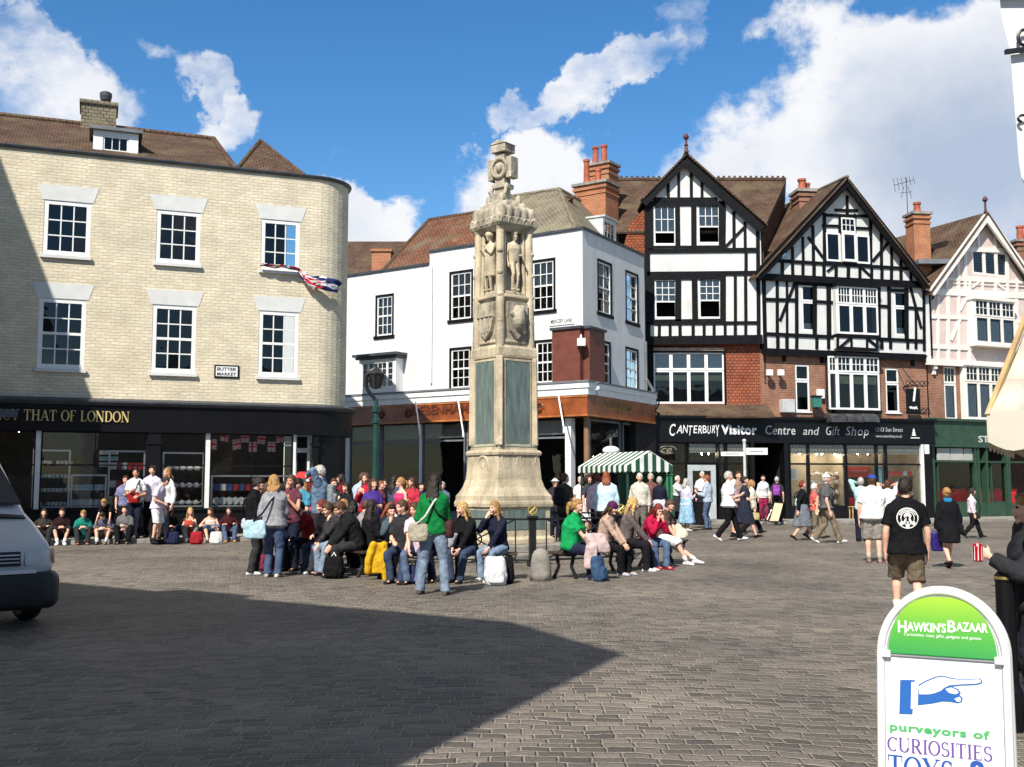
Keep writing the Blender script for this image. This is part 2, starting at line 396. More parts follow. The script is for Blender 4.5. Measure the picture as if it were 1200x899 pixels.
# ------------------------------------------------------------------ facades
class Facade:
    def __init__(s, A, B):
        s.A = Vector((A[0], A[1], 0)); d = Vector((B[0]-A[0], B[1]-A[1], 0)); s.len = d.length
        s.u = d.normalized(); s.n = Vector((s.u.y, -s.u.x, 0))
    def w(s, u, z, o=0.):
        return s.A+s.u*u+s.n*o+Vector((0, 0, z))
    def px(s, x, y, o=0.):
        r = ray(x, y); a = s.A+s.n*o
        t = (a-Vector((0, 0, CAMZ))).dot(s.n)/r.dot(s.n)
        p = Vector((0, 0, CAMZ))+r*t
        return (p-a).dot(s.u), p.z
    def box(s, mb, u0, u1, z0, z1, o0, o1, mi=0):
        mb.hexa([s.w(u0, z0, o1), s.w(u1, z0, o1), s.w(u1, z0, o0), s.w(u0, z0, o0), s.w(u0, z1, o1), s.w(u1, z1, o1), s.w(u1, z1, o0), s.w(u0, z1, o0)], mi)
    def pbox(s, mb, x0, x1, y0, y1, o0, o1, mi=0):   # from pixel rectangle (y0 top)
        xm, ym = (x0+x1)/2, (y0+y1)/2
        s.box(mb, s.px(x0, ym)[0], s.px(x1, ym)[0], s.px(xm, y1)[1], s.px(xm, y0)[1], o0, o1, mi)
    def prect(s, x0, x1, y0, y1):
        xm, ym = (x0+x1)/2, (y0+y1)/2
        return s.px(x0, ym)[0], s.px(x1, ym)[0], s.px(xm, y1)[1], s.px(xm, y0)[1]
    def poly(s, mb, pts, o0, o1, mi=0):
        mb.prism([s.w(u, z, o1) for u, z in pts], s.n*(o0-o1), mi)
    def beam(s, mb, p, q, wd, o0, o1, mi=0):
        p, q = Vector(p), Vector(q); d = (q-p).normalized(); n = Vector((-d.y, d.x))*wd/2
        s.poly(mb, [tuple(p-n), tuple(q-n), tuple(q+n), tuple(p+n)], o0, o1, mi)
    def wall(s, mb, u0, u1, z0, z1, holes, depth=.18, du=None, uvs=None, top=None, o=0.):
        """front skin with rectangular holes and reveals; top(u)-> clip height (gable)"""
        us = sorted(set([u0, u1]+[h[i] for h in holes for i in (0, 1)]))
        us = [u for u in us if u0 <= u <= u1]
        if du:
            ex = []
            for a, b in zip(us, us[1:]):
                k = int((b-a)/du); ex += [a+(b-a)*i/(k+1) for i in range(1, k+1)]
            us = sorted(us+ex)
        zs = sorted(set([z0, z1]+[h[i] for h in holes for i in (2, 3) if z0 < h[i] < z1]))
        def emit_poly(pts, oo=0.):
            b = len(mb.v); mb.add([s.w(u, z, o+oo) for u, z in pts], [tuple(range(len(pts)))])
            if uvs is not None:
                for i, (u, z) in enumerate(pts): uvs[b+i] = (u, z)
        for a, b in zip(us, us[1:]):
            for c, d in zip(zs, zs[1:]):
                um, zm = (a+b)/2, (c+d)/2
                if any(h[0] < um < h[1] and h[2] < zm < h[3] for h in holes): continue
                if top:
                    ta, tb = top(a), top(b)
                    if ta <= c and tb <= c: continue
                    pts = [(a, c), (b, c)]
                    pts += [(b, min(d, tb))] if tb > c else []
                    if (tb > d) != (ta > d) and ta != tb:
                        t = (d-ta)/(tb-ta); pts.append((a+(b-a)*t, d))
                    pts += [(a, min(d, ta))] if ta > c else []
                    if len(pts) >= 3: emit_poly(pts)
                else: emit_poly([(a, c), (b, c), (b, d), (a, d)])
        for h in holes:
            for (p, q) in (((h[0], h[2]), (h[1], h[2])), ((h[1], h[2]), (h[1], h[3])), ((h[1], h[3]), (h[0], h[3])), ((h[0], h[3]), (h[0], h[2]))):
                b = len(mb.v)
                mb.add([s.w(*p, o), s.w(*q, o), s.w(*q, o-depth), s.w(*p, o-depth)], [(0, 1, 2, 3)])
                if uvs is not None:
                    for i, (u, z) in enumerate((p, q, q, p)): uvs[b+i] = (u+(depth if i > 1 else 0), z)
def sash(F, root, u0, u1, z0, z1, cols, rows, frame='white_paint', o=-.06, fw=.055, bar=.024, meet=None, sill=True, name='window',
         gl='glass', blind=None, sillmat=None, open_frac=0., lintel=None, o_sill=.07, sillh=.06):
    """a framed glazed window: name > pane, sill, blind"""
    mb = MB(); fr = M[frame]
    F.box(mb, u0, u0+fw, z0, z1, o-.05, o+.03); F.box(mb, u1-fw, u1, z0, z1, o-.05, o+.03)
    F.box(mb, u0+fw, u1-fw, z1-fw, z1, o-.05, o+.03); F.box(mb, u0+fw, u1-fw, z0, z0+fw*1.2, o-.05, o+.03)
    a, b, c, d = u0+fw, u1-fw, z0+fw*1.2, z1-fw
    c2 = c+(d-c)*open_frac
    for i in range(1, cols):
        u = a+(b-a)*i/cols; F.box(mb, u-bar/2, u+bar/2, c2, d, o-.03, o+.012)
    for j in range(1, rows):
        z = c2+(d-c2)*j/rows; h = bar
        if meet == j: h = bar*2.2
        F.box(mb, a, b, z-h/2, z+h/2, o-.031, o+.013 if h == bar else o+.02)
    if open_frac: F.box(mb, a, b, c2-.03, c2+.03, o-.034, o+.022)
    w = mb.build(name, fr, root)
    g = MB(); e = .006
    for i in range(cols):
        for j in range(rows):
            ua, ub = a+(b-a)*i/cols, a+(b-a)*(i+1)/cols; za, zb = c2+(d-c2)*j/rows, c2+(d-c2)*(j+1)/rows
            r = [random.uniform(-e, e)*.5 for _ in range(2)]
            g.add([F.w(ua, za, o-.012+r[0]), F.w(ub, za, o-.012-r[0]), F.w(ub, zb, o-.012-r[0]+r[1]), F.w(ua, zb, o-.012+r[0]+r[1])], [(0, 1, 2, 3)])
    g.build('pane', M[gl], w, fixn=False)
    if sill:
        m2 = MB(); F.box(m2, u0-.06, u1+.06, z0-sillh, z0-.002, o+.03, o_sill); m2.build('sill', M[sillmat or frame], w)
    if blind:
        m3 = MB(); F.box(m3, a, b, c2+(d-c2)*blind[0], c2+(d-c2)*blind[1], o-.10, o-.085); m3.build('blind', M[blind[2]], w)
    return w
def slab(mb, pts, t):
    """roof slope: planar polygon thickened downward"""
    mb.prism([Vector(p) for p in pts], (0, 0, -t))
# ================================================================== SETTING
def setts():
    m, nt, out = nodes_of('granite_setts')
    b = N(nt, 'ShaderNodeBsdfPrincipled'); b.inputs['Specular IOR Level'].default_value = .3
    tc = N(nt, 'ShaderNodeTexCoord'); sx = N(nt, 'ShaderNodeSeparateXYZ'); L(nt, tc.outputs['Object'], sx.inputs[0])
    # courses bow gently: v = y + k*(sqrt(x^2+4)-2)
    def mth(op, a, bb=None, c=None):
        n = N(nt, 'ShaderNodeMath', operation=op)
        for i, q in enumerate((a, bb, c)):
            if q is None: continue
            if isinstance(q, (int, float)): n.inputs[i].default_value = q
            else: L(nt, q, n.inputs[i])
        return n.outputs[0]
    xx = mth('MULTIPLY_ADD', sx.outputs[0], sx.outputs[0], 5.0)
    v = mth('MULTIPLY_ADD', mth('SQRT', xx), .33, sx.outputs[1])
    n0 = N(nt, 'ShaderNodeTexNoise'); n0.inputs['Scale'].default_value = 1.1; n0.inputs['Detail'].default_value = 4; L(nt, tc.outputs['Object'], n0.inputs['Vector'])
    v2 = mth('MULTIPLY_ADD', n0.outputs['Fac'], .30, v)
    n00 = N(nt, 'ShaderNodeTexNoise'); n00.inputs['Scale'].default_value = 6; n00.inputs['Detail'].default_value = 3; L(nt, tc.outputs['Object'], n00.inputs['Vector'])
    v2 = mth('MULTIPLY_ADD', n00.outputs['Fac'], .07, v2)
    u2 = mth('MULTIPLY_ADD', n00.outputs['Color'], .06, sx.outputs[0])
    cb = N(nt, 'ShaderNodeCombineXYZ'); L(nt, u2, cb.inputs[0]); L(nt, v2, cb.inputs[1])
    br = N(nt, 'ShaderNodeTexBrick'); br.inputs['Scale'].default_value = 1
    br.inputs['Brick Width'].default_value = .172; br.inputs['Row Height'].default_value = .122
    br.inputs['Mortar Size'].default_value = .016; br.inputs['Mortar Smooth'].default_value = .85
    br.offset = .5; br.squash = 1.15; br.squash_frequency = 3
    br.inputs['Color1'].default_value = (.088, .079, .071, 1); br.inputs['Color2'].default_value = (.215, .190, .163, 1)
    br.inputs['Mortar'].default_value = (.32, .28, .23, 1)
    L(nt, cb.outputs[0], br.inputs['Vector'])
    n1 = N(nt, 'ShaderNodeTexNoise'); n1.inputs['Scale'].default_value = .35; n1.inputs['Detail'].default_value = 8; L(nt, tc.outputs['Object'], n1.inputs['Vector'])
    cr = N(nt, 'ShaderNodeValToRGB'); cr.color_ramp.elements[0].position = .3; cr.color_ramp.elements[1].position = .7
    cr.color_ramp.elements[0].color = (.64, .64, .66, 1); cr.color_ramp.elements[1].color = (1.3, 1.27, 1.2, 1)
    L(nt, n1.outputs['Fac'], cr.inputs[0])
    n3 = N(nt, 'ShaderNodeTexNoise'); n3.inputs['Scale'].default_value = 45; n3.inputs['Detail'].default_value = 5; L(nt, tc.outputs['Object'], n3.inputs['Vector'])
    cr3 = N(nt, 'ShaderNodeValToRGB'); cr3.color_ramp.elements[0].position = .3; cr3.color_ramp.elements[1].position = .72
    cr3.color_ramp.elements[0].color = (.72, .72, .72, 1); cr3.color_ramp.elements[1].color = (1.25, 1.25, 1.25, 1); L(nt, n3.outputs['Fac'], cr3.inputs[0])
    c = mix_rgb(nt, 1., br.outputs['Color'], cr.outputs[0], 'MULTIPLY'); c = mix_rgb(nt, 1., c, cr3.outputs[0], 'MULTIPLY')
    # gum spots and dropped specks
    vo = N(nt, 'ShaderNodeTexVoronoi'); vo.inputs['Scale'].default_value = 2.3; L(nt, tc.outputs['Object'], vo.inputs['Vector'])
    lt = N(nt, 'ShaderNodeMath', operation='LESS_THAN'); lt.inputs[1].default_value = .045; L(nt, vo.outputs['Distance'], lt.inputs[0])
    ff = mth('MULTIPLY', lt.outputs[0], .45)
    c = mix_rgb(nt, ff, c, (.40, .39, .36))
    L(nt, c, b.inputs['Base Color'])
    rr = N(nt, 'ShaderNodeMapRange'); rr.inputs[3].default_value = .38; rr.inputs[4].default_value = .75; L(nt, n3.outputs['Fac'], rr.inputs[0]); L(nt, rr.outputs[0], b.inputs['Roughness'])
    h = mth('MULTIPLY_ADD', n3.outputs['Fac'], .35, mth('SUBTRACT', 1., br.outputs['Fac']))
    h = mth('MULTIPLY_ADD', n00.outputs['Fac'], .9, h)
    bp = N(nt, 'ShaderNodeBump'); bp.inputs['Strength'].default_value = .9; bp.inputs['Distance'].default_value = .03
    L(nt, h, bp.inputs['Height']); L(nt, bp.outputs[0], b.inputs['Normal']); L(nt, b.outputs[0], out.inputs[0])
    return m
M['setts'] = setts()
M['paving'] = brick('pavement_slabs', (.27, .25, .22), (.33, .31, .27), (.16, .15, .13), bw=.75, bh=.6, ms=.012, noise=.25, bump=.3)
mb = MB()
mb.add([(-300, -150, 0), (300, -150, 0), (300, 500, 0), (-300, 500, 0)], [(0, 1, 2, 3)])
tag(mb.build('ground', M['setts']), kind='structure')

P = lambda px, d: (xat(px, d), d)
FL = Facade(P(0, 30.4), P(353, 33.5))
FD1 = Facade(P(403, 47.0), P(684, 40.2))
FD2 = Facade(P(684, 40.2), P(757, 45.2))
FA = Facade(P(757, 46.9), P(893, 46.9))
FB = Facade(P(893, 46.9), P(1086, 49.3))
FV = Facade(P(762, 45.5), P(1093, 48.4))
FC = Facade(P(1090, 49.4), P(1230, 52.7))

def pavement(name, pts, h=.12):
    mb = MB(); mb.prism([(x, y, .0) for x, y in pts], (0, 0, h))
    return tag(mb.build(name, M['paving']), kind='structure')
w2 = lambda F, u, o: (F.w(u, 0, o).x, F.w(u, 0, o).y)
pavement('pavement', [w2(FL, -16, 2.3), w2(FL, 9.6, 2.3), w2(FL, 11.3, 1.4), w2(FL, 12.0, -1), w2(FL, 12, -8), w2(FL, -16, -2)])
pavement('pavement', [(3.2, 40.6), w2(FV, 1.2, 2.6), w2(FV, 13, 2.5), w2(FC, 1.5, 2.8), w2(FC, 9, 2.8), w2(FC, 9, -1), w2(FV, 0, -2.5), (3.5, 41.5)])
# kerbs: paler stone edge
for a, b in (((FL, -16, 2.32), (FL, 9.6, 2.32)), ((FV, 1.2, 2.62), (FV, 13, 2.52))):
    mb = MB(); p = a[0].w(a[1], .065, a[2]); q = b[0].w(b[1], .065, b[2]); mb.bar(p, q, .16, .13)
    tag(mb.build('kerb', M['grey_stone'], bevel=.01), kind='structure')

# ================================================================== LEFT SHOP BUILDING (curved corner)
class Curved(Facade):
    U1 = 0; r = 1.25
    def w(s, u, z, o=0.):
        if u <= s.U1: return Facade.w(s, u, z, o)
        c = s.A+s.u*s.U1-s.n*s.r; t = (u-s.U1)/s.r
        if t <= math.pi/2: d = s.n*math.cos(t)+s.u*math.sin(t); return c+d*(s.r+o)+Vector((0, 0, z))
        return c+s.u*(s.r+o)-s.n*(u-s.U1-s.r*math.pi/2)+Vector((0, 0, z))
LB = Curved(P(0, 30.4), P(353, 33.5)); LB.U1 = LB.px(371, 300)[0]
UE = LB.U1+LB.r*math.pi/2+7
ZP = (LB.px(20, 170.5)[1]+LB.px(353, 206)[1])/2-.05      # parapet height
ZF1 = (LB.px(0, 464)[1]+LB.px(300, 476)[1])/2        # top of shop fascia
ZF0 = ZF1-.92
rt = thing('brick_building', 'cream brick corner building with a rounded end, sash windows and a black shopfront', 'building', LB.w(0, 0))
def rows(zt, zb, xs):
    return [(LB.px(a, 300)[0], LB.px(b, 300)[0], zt, zb) for a, b in xs]
up = [LB.prect(*q) for q in ((50.7, 106, 236, 303), (183, 234.5, 247.5, 309), (306, 351, 258, 316))]
lo = [LB.prect(*q) for q in ((44.5, 100, 350, 433), (178, 229.5, 358, 438.5), (303, 349.5, 365, 441))]
zu0 = sum(h[2] for h in up)/3; zu1 = sum(h[3] for h in up)/3; zl0 = sum(h[2] for h in lo)/3; zl1 = sum(h[3] for h in lo)/3
ex = []
holes_u = [(h[0], h[1], zu0, zu1) for h in up]; holes_l = [(h[0], h[1], zl0, zl1) for h in lo]
for k in (1, 2):     # further bays beyond the picture's left edge
    du = holes_u[0][0]-holes_u[1][0]
    holes_u.append((holes_u[0][0]+du*k, holes_u[0][1]+du*k, zu0, zu1)); holes_l.append((holes_l[0][0]+du*k, holes_l[0][1]+du*k, zl0, zl1))
mb = MB(); uvs = {}
LB.wall(mb, -15, UE, ZF1-.1, ZP, holes_u+holes_l, depth=.16, du=.22, uvs=uvs)
uvl = [uvs.get(i, (0, 0)) for i in range(len(mb.v))]
mb.build('wall', M['cream_brick'], rt, uvfix=uvl, fixn=False)
mb = MB()
for (a, b, c, d) in holes_u+holes_l:
    h = .46
    LB.poly(mb, [(a-.06, d+.003), (b+.06, d+.003), (b+.2, d+h), (a-.2, d+h)], -.05, .012)
build_split(mb, 'lintel', M['lintel'], rt)
for h in holes_u: sash(LB, rt, h[0]+.002, h[1]-.002, h[2]+.002, h[3]-.002, 3, 3, o=-.045, fw=.12, bar=.035, sillmat='lintel', o_sill=.1, sillh=.09)
for h in holes_l: sash(LB, rt, h[0]+.002, h[1]-.002, h[2]+.002, h[3]-.002, 3, 4, o=-.045, fw=.12, bar=.035, meet=2, sillmat='lintel', o_sill=.1, sillh=.09)
# interior mass behind the windows
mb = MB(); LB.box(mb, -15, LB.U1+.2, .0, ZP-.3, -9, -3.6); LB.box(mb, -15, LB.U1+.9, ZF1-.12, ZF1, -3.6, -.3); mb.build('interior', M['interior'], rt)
# parapet capping / gutter
mb = MB(); n = 60
prof = [(-.25, -.02), (.07, -.02), (.10, .04), (.10, .07), (.05, .09), (-.25, .09)]
rings = []
for k in range(n+1):
    u = -15+(UE+15)*k/n if k < 20 else None
us = [-15, -8, 0, 4, 8, LB.U1-.2]+[LB.U1+LB.r*math.pi/2*k/14 for k in range(15)]+[UE]
rings = [[LB.w(u, ZP+z, o) for o, z in prof] for u in us]
v, f = loft(rings); mb.add(v, f); mb.build('gutter', M['gutter'], rt)
# roof
rp = lambda x, y, o: LB.w(*LB.px(x, y, o), o)
mb = MB()
zr = (LB.px(60, 134, -4.6)[1]+LB.px(252, 171.5, -4.6)[1])/2
ur = LB.px(250, 171, -4.6)[0]; ue = LB.px(276, 189, -.3)[0]
slab(mb, [LB.w(-15, ZP+.05, -.2), LB.w(ue, ZP+.05, -.2), LB.w(ur, zr, -4.6), LB.w(-15, zr, -4.6)], .12)
slab(mb, [LB.w(ue, ZP+.05, -.2), LB.w(ue, ZP+.05, -9), LB.w(ur, zr, -4.6)], .12)
slab(mb, [LB.w(-15, zr, -4.6), LB.w(ur, zr, -4.6), LB.w(ue, ZP+.05, -9), LB.w(-15, ZP+.05, -9)], .12)
ua, ub = LB.px(276, 190, -.3)[0], LB.px(352, 202, -.3)[0]+.25
ap = rp(305, 165, -2.4)
b4 = [LB.w(ua, ZP+.05, -.25), LB.w(ub, ZP+.05, -.25), LB.w(ub, ZP+.05, -4.6), LB.w(ua, ZP+.05, -4.6)]
mb.add(b4+[ap], [(0, 1, 4), (1, 2, 4), (2, 3, 4), (3, 0, 4), (3, 2, 1, 0)])
LB.box(mb, ub+.01, LB.U1+.4, ZP-.25, ZP-.15, -9, -.3)
LB.box(mb, LB.U1+.4, LB.U1+1.2, ZP-.25, ZP-.15, -9, -1.2)
mb.build('roof', M['roof_tile'], rt)
mb = MB(); mb.tube([LB.w(-15, zr+.02, -4.6), LB.w(ur, zr+.02, -4.6)], .1, 8); mb.tube([LB.w(ur, zr+.02, -4.6), LB.w(ue, ZP+.1, -.2)], .09, 8)
mb.tube([ap, b4[0]], .07, 8); mb.tube([ap, b4[1]], .07, 8); mb.build('ridge_tiles', M['roof_tile'], rt)
# dormer
du0, du1, dz0, dz1 = LB.prect(109, 162, 154, 184) if False else (LB.px(109, 170, -1.1)[0], LB.px(162, 170, -1.1)[0], LB.px(135, 186, -1.1)[1], LB.px(135, 154.5, -1.1)[1])
dm = MB(); LB.wall(dm, du0, du1, dz0-.4, dz1, [(du0+.28, du1-.28, dz0+.22, dz1-.14)], depth=.1, o=-1.1)
o = dm.build('dormer', M['white_paint'], rt, fixn=False)
sash(LB, o, du0+.282, du1-.282, dz0+.222, dz1-.142, 3, 1, o=-1.16, fw=.05, sill=False)
d2 = MB(); LB.box(d2, du0+.02, du0+.1, dz0-.5, dz1-.02, -4, -1.12); LB.box(d2, du1-.1, du1-.02, dz0-.5, dz1-.02, -4, -1.12); d2.build('cheek', M['hung_tile'], o)
d2 = MB(); LB.box(d2, du0-.12, du1+.12, dz1, dz1+.1, -4.2, -.95); d2.build('dormer_roof', M['lead'], o)
# chimney
mb = MB(); c0 = LB.px(95, 140, -4.6); c1 = LB.px(136, 140, -4.6); zt = LB.px(115, 127, -4.6)[1]
LB.box(mb, c0[0], c1[0], zr-.6, zt, -5.4, -4.2); LB.box(mb, c0[0]-.06, c1[0]+.06, zt, zt+.12, -5.46, -4.14)
ch = mb.build('chimney', M['roof_tile_grey'], rt)
mb = MB(); cx = LB.w(c1[0]-.35, zt+.1, -4.8); mb.lathe([(.16, 0), (.14, .2), (.12, .22), (.17, .26), (.2, .4), (.2, .52), (.14, .56)], cx, 16); mb.build('chimney_cowl', M['gutter'], ch, smooth=False)
# shopfront -------------------------------------------------------
us0, us1 = -15, LB.U1+LB.r*math.pi/2
def strip(mb, prof, u0=us0, u1=us1):
    us = [u0, -8, 0, 4, 8, LB.U1-.05]+[LB.U1+LB.r*math.pi/2*k/10 for k in range(1, 11)]+[u1+2]
    us = [u for u in us if u >= u0]
    v, f = loft([[LB.w(u, z, o) for o, z in prof] for u in us]); mb.add(v, f)
mb = MB(); strip(mb, [(-.1, ZF0), (.18, ZF0), (.24, ZF1-.16), (-.1, ZF1-.16)]); fa = mb.build('fascia', M['black_paint'], rt)
mb = MB(); strip(mb, [(-.1, ZF1-.16), (.30, ZF1-.16), (.36, ZF1-.08), (.36, ZF1-.03), (.02, ZF1+.06), (-.1, ZF1+.06)]); mb.build('cornice', M['gutter'], rt)
mb = MB()
tu0, tu1 = LB.px(-26, 486, .2)[0], LB.px(151.5, 486, .2)[0]; tz = ZF0+.28
put_text(mb, '', lambda u, z, o: LB.w(u, z, .225+o), tu0, tu1, tz, h=.31, geo=serif_geo('FANCY THAT OF LONDON'), depth=.02)
mb.build('lettering', M['gold'], fa)
mb = MB(); strip(mb, [(-.1, .0), (.05, .0), (.05, .82), (.12, .84), (.12, .9), (-.1, .9)], u1=LB.U1+LB.r*math.pi/2); mb.build('stall_riser', M['black_paint'], rt)
mb = MB()
for a, b in ((172, 188), (367, 372)): LB.box(mb, LB.px(a, 540, .1)[0], LB.px(b, 540, .1)[0], .9, ZF0, -.15, .14); LB.box(mb, LB.px(a, 540, .1)[0]-.03, LB.px(b, 540, .1)[0]+.03, ZF0-.35, ZF0-.22, -.15, .18)
for a in (-15, -9.5, -4.5): LB.box(mb, a, a+.4, .9, ZF0, -.15, .14)
build_split(mb, 'pilaster', M['black_paint'], rt)
mb = MB(); strip(mb, [(-.12, .9), (.02, .9), (.02, ZF0), (-.12, ZF0)], u0=LB.U1+.12); mb.build('corner_panel', M['black_paint'], rt)
gz = [(x, LB.px(x, 540)[0]) for x in (44, 172, 188, 243, 343)]
g = dict(gz)
wf = MB()
def fr(mb, u0, u1, z0, z1, w=.05, o=0.): 
    LB.box(mb, u0, u0+w, z0, z1, o-.03, o+.03); LB.box(mb, u1-w, u1, z0, z1, o-.03, o+.03); LB.box(mb, u0+w, u1-w, z1-w, z1, o-.03, o+.03); LB.box(mb, u0+w, u1-w, z0, z0+w, o-.03, o+.03)
bays = [(-9.1, -4.5), (-4.1, g[44]-.06), (g[44]+.08, g[172]), (g[188], g[243]-.07), (g[243]+.07, g[343])]
for (a, b) in bays:
    w = MB(); fr(w, a, b, .9, ZF0, .04, -.02); zm = LB.px(100, 545)[1]
    LB.box(w, a, b, zm-.02, zm+.02, -.04, .0)
    k = max(1, int((b-a)/1.0))
    for i in range(1, k): LB.box(w, a+(b-a)*i/k-.012, a+(b-a)*i/k+.012, .94, ZF0-.04, -.038, -.002)
    so = w.build('shop_window', M['black_paint'], rt)
    p = MB(); p.add([LB.w(a+.03, .93, -.02), LB.w(b-.03, .93, -.02), LB.w(b-.03, ZF0-.03, -.02), LB.w(a+.03, ZF0-.03, -.02)], [(0, 1, 2, 3)]); p.build('pane', M['shop_glass'], so, fixn=False)
mb = MB()
for x in (44, 243): LB.box(mb, LB.px(x, 540)[0]-.06, LB.px(x, 540)[0]+.07, .9, ZF0, -.1, .04)
LB.box(mb, g[343]+.01, g[343]+.09, .2, ZF0, -.2, .02)
build_split(mb, 'white_post', M['white_paint'], rt)
# doorway with white door
mb = MB(); LB.box(mb, g[343]+.09, LB.px(366, 540)[0]-.01, .2, ZF0-.02, -.45, -.40); dr = mb.build('door', M['white_paint'], rt)
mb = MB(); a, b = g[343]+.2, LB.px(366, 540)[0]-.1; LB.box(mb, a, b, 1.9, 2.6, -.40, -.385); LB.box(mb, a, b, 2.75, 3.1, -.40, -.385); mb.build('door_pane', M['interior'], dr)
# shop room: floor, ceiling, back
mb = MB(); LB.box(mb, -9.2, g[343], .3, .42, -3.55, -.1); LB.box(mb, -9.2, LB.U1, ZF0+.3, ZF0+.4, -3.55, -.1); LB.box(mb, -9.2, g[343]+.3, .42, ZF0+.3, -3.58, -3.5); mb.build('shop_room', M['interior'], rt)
# white frame shelving units in the window
def shelf_unit(px0, px1, pyt, pyb, o, nsh, label):
    u0, u1 = LB.px(px0, 540, o)[0], LB.px(px1, 540, o)[0]; z1 = LB.px(px0, pyt, o)[1]; z0 = max(.92, LB.px(px0, pyb, o)[1])
    t = thing('display_shelf', label, 'shelf', LB.w((u0+u1)/2, z0, o))
    m = MB(); fr(m, u0, u1, z0, z1, .05, o+.2); m.build('shelf_frame', M['white_paint'], t)
    zs = []
    for i in range(nsh):
        z = z0+.05+(z1-z0-.1)*i/nsh; m = MB(); LB.box(m, u0+.05, u1-.05, z, z+.02, o-.1, o+.18); m.build('shelf', M['wood'], t); zs.append(z+.02)
    return u0, u1, zs
mug0 = None
def mug_proto():
    m = MB(); m.lathe([(.03, 0), (.042, .005), (.045, .1), (.04, .1), (.037, .012)], (0, 0, 0), 10)
    m.tube([(.044, 0, .08), (.075, 0, .075), (.075, 0, .035), (.044, 0, .025)], .008, 6)
    return m
protos = {}
def place(kind, p, mat, label, cat, group, builder, sc=1., rz=0.):
    key = (kind, mat.name)
    if key not in protos:
        o = builder().build(kind, mat, None, (0, 0, 0), smooth=False); protos[key] = o
    else:
        o = protos[key].copy(); col.objects.link(o)
    o.location = p; o.scale = (sc, sc, sc); o.rotation_euler = (0, 0, rz); tag(o, label, cat, group); return o
def box_proto():
    m = MB(); m.box((0, 0, .1), (.22, .16, .2)); m.box((0, 0, .205), (.226, .166, .03)); return m
def teapot_proto():
    m = MB(); m.lathe([(.05, 0), (.08, .03), (.085, .07), (.06, .11), (.03, .12), (.012, .13), (.015, .145), (.0, .15)], (0, 0, 0), 12)
    m.tube([(.075, 0, .05), (.12, 0, .08), (.135, 0, .12)], [.018, .012, .009], 6); m.tube([(-.07, 0, .09), (-.12, 0, .09), (-.12, 0, .045), (-.07, 0, .04)], .008, 6); return m
def plate_proto():
    m = MB(); m.lathe([(.02, 0), (.09, .012), (.13, .02), (.13, .026), (.03, .02)], (0, 0, 0), 18)
    m.v = [(x, -z+.02, y+.13) for x, y, z in m.v]; return m
china = plain('white_china', (.75, .75, .74), .25, var=.05)
redm = plain('red_card', (.45, .03, .03), .5, var=.2); bluem = plain('blue_card', (.04, .10, .30), .5, var=.2); tealm = plain('pale_blue_card', (.35, .55, .62), .5, var=.2)
u0, u1, zs = shelf_unit(39, 83, 527, 596, -.5, 4, 'white framed shelf of mugs behind the left pane of the black shopfront')
for z in zs:
    for i in range(9):
        if random.random() < .95: place('mug', LB.w(u0+.12+(u1-u0-.24)*i/7, z, -.5+random.uniform(-.05, .1)), china, 'white mug on the mug shelf in the black shopfront window', 'mug', 'mugs on the white framed shelf', mug_proto, 1.1, random.random()*6)
u0, u1, zs = shelf_unit(84, 126, 556, 597, -.6, 2, 'low white display shelf of boxes in the black shopfront window')
for z in zs:
    for i in range(6): place('gift_box', LB.w(u0+.15+(u1-u0-.3)*i/5, z, -.6), random.choice([tealm, china]), 'small boxed gift on the low white shelf', 'box', 'boxed gifts on the low white shelf', box_proto, .8)
for i in range(5):
    for j in range(3): place('gift_box', LB.w(LB.px(115+i*4, 540, -.5)[0]+.1, zs[-1]+.7+.18*j, -.5), tealm if j % 2 else china, 'small boxed gift stacked above the low white shelf', 'box', 'stacked gift boxes above the low white shelf', box_proto, .55)
u0, u1, zs = shelf_unit(127, 170, 528, 597, -.5, 3, 'tall white shelf of red souvenirs beside the black pilaster')
for z in zs:
    for i in range(6): place('gift_box', LB.w(u0+.15+(u1-u0-.3)*i/5, z, -.5), random.choice([redm, redm, china]), 'red or white souvenir box on the tall white shelf', 'box', 'souvenir boxes on the tall white shelf', box_proto, .9)
u0, u1, zs = shelf_unit(190, 239, 530, 597, -.5, 3, 'wide white shelf of teapots right of the black pilaster')
for z in zs:
    for i in range(5): place('teapot', LB.w(u0+.2+(u1-u0-.4)*i/4, z, -.5), china, 'white teapot on the wide shelf behind glass', 'teapot', 'teapots on the wide white shelf', teapot_proto, 1.1)
u0, u1, zs = shelf_unit(247, 340, 557, 597, -.5, 2, 'long low white shelf of plates below the hanging bunting')
for k, z in enumerate(zs):
    for i in range(12): place('plate' if k == 0 else 'gift_box', LB.w(u0+.2+(u1-u0-.4)*i/11, z, -.45), china if k == 0 else random.choice([bluem, redm, china]), 'white plate standing on the long low shelf' if k == 0 else 'small coloured gift box on the upper long low shelf', 'plate' if k == 0 else 'box', 'plates on the long low shelf' if k == 0 else 'gift boxes on the long low shelf', plate_proto if k == 0 else box_proto, .9)
for i in range(14): place('gift_box', LB.w(-3.8+i*.32, .95+(i % 3)*.0, -.5), random.choice([redm, redm, bluem, china]), 'souvenir box on the sill of the far left shop window', 'box', 'souvenir boxes in the far left window', box_proto, 1.3)
# spot lamps in the shop ceiling (lit in the photograph)
bulb = emit('lit_bulb', (1, .84, .62), 270)
for px, py in ((13, 503), (22, 505), (234, 501), (261, 502), (279, 502), (290, 506)):
    q = LB.w(*LB.px(px, py, -.6), -.6); m = MB(); m.ell((0, 0, 0), (.035, .035, .035), None, 8, 6)
    o = m.build('spot_lamp', bulb, None, (0, 0, 0)); o.location = q
    tag(o, 'small lit spot lamp under the ceiling of the black shopfront', 'lamp', 'lit spot lamps in the black shopfront')
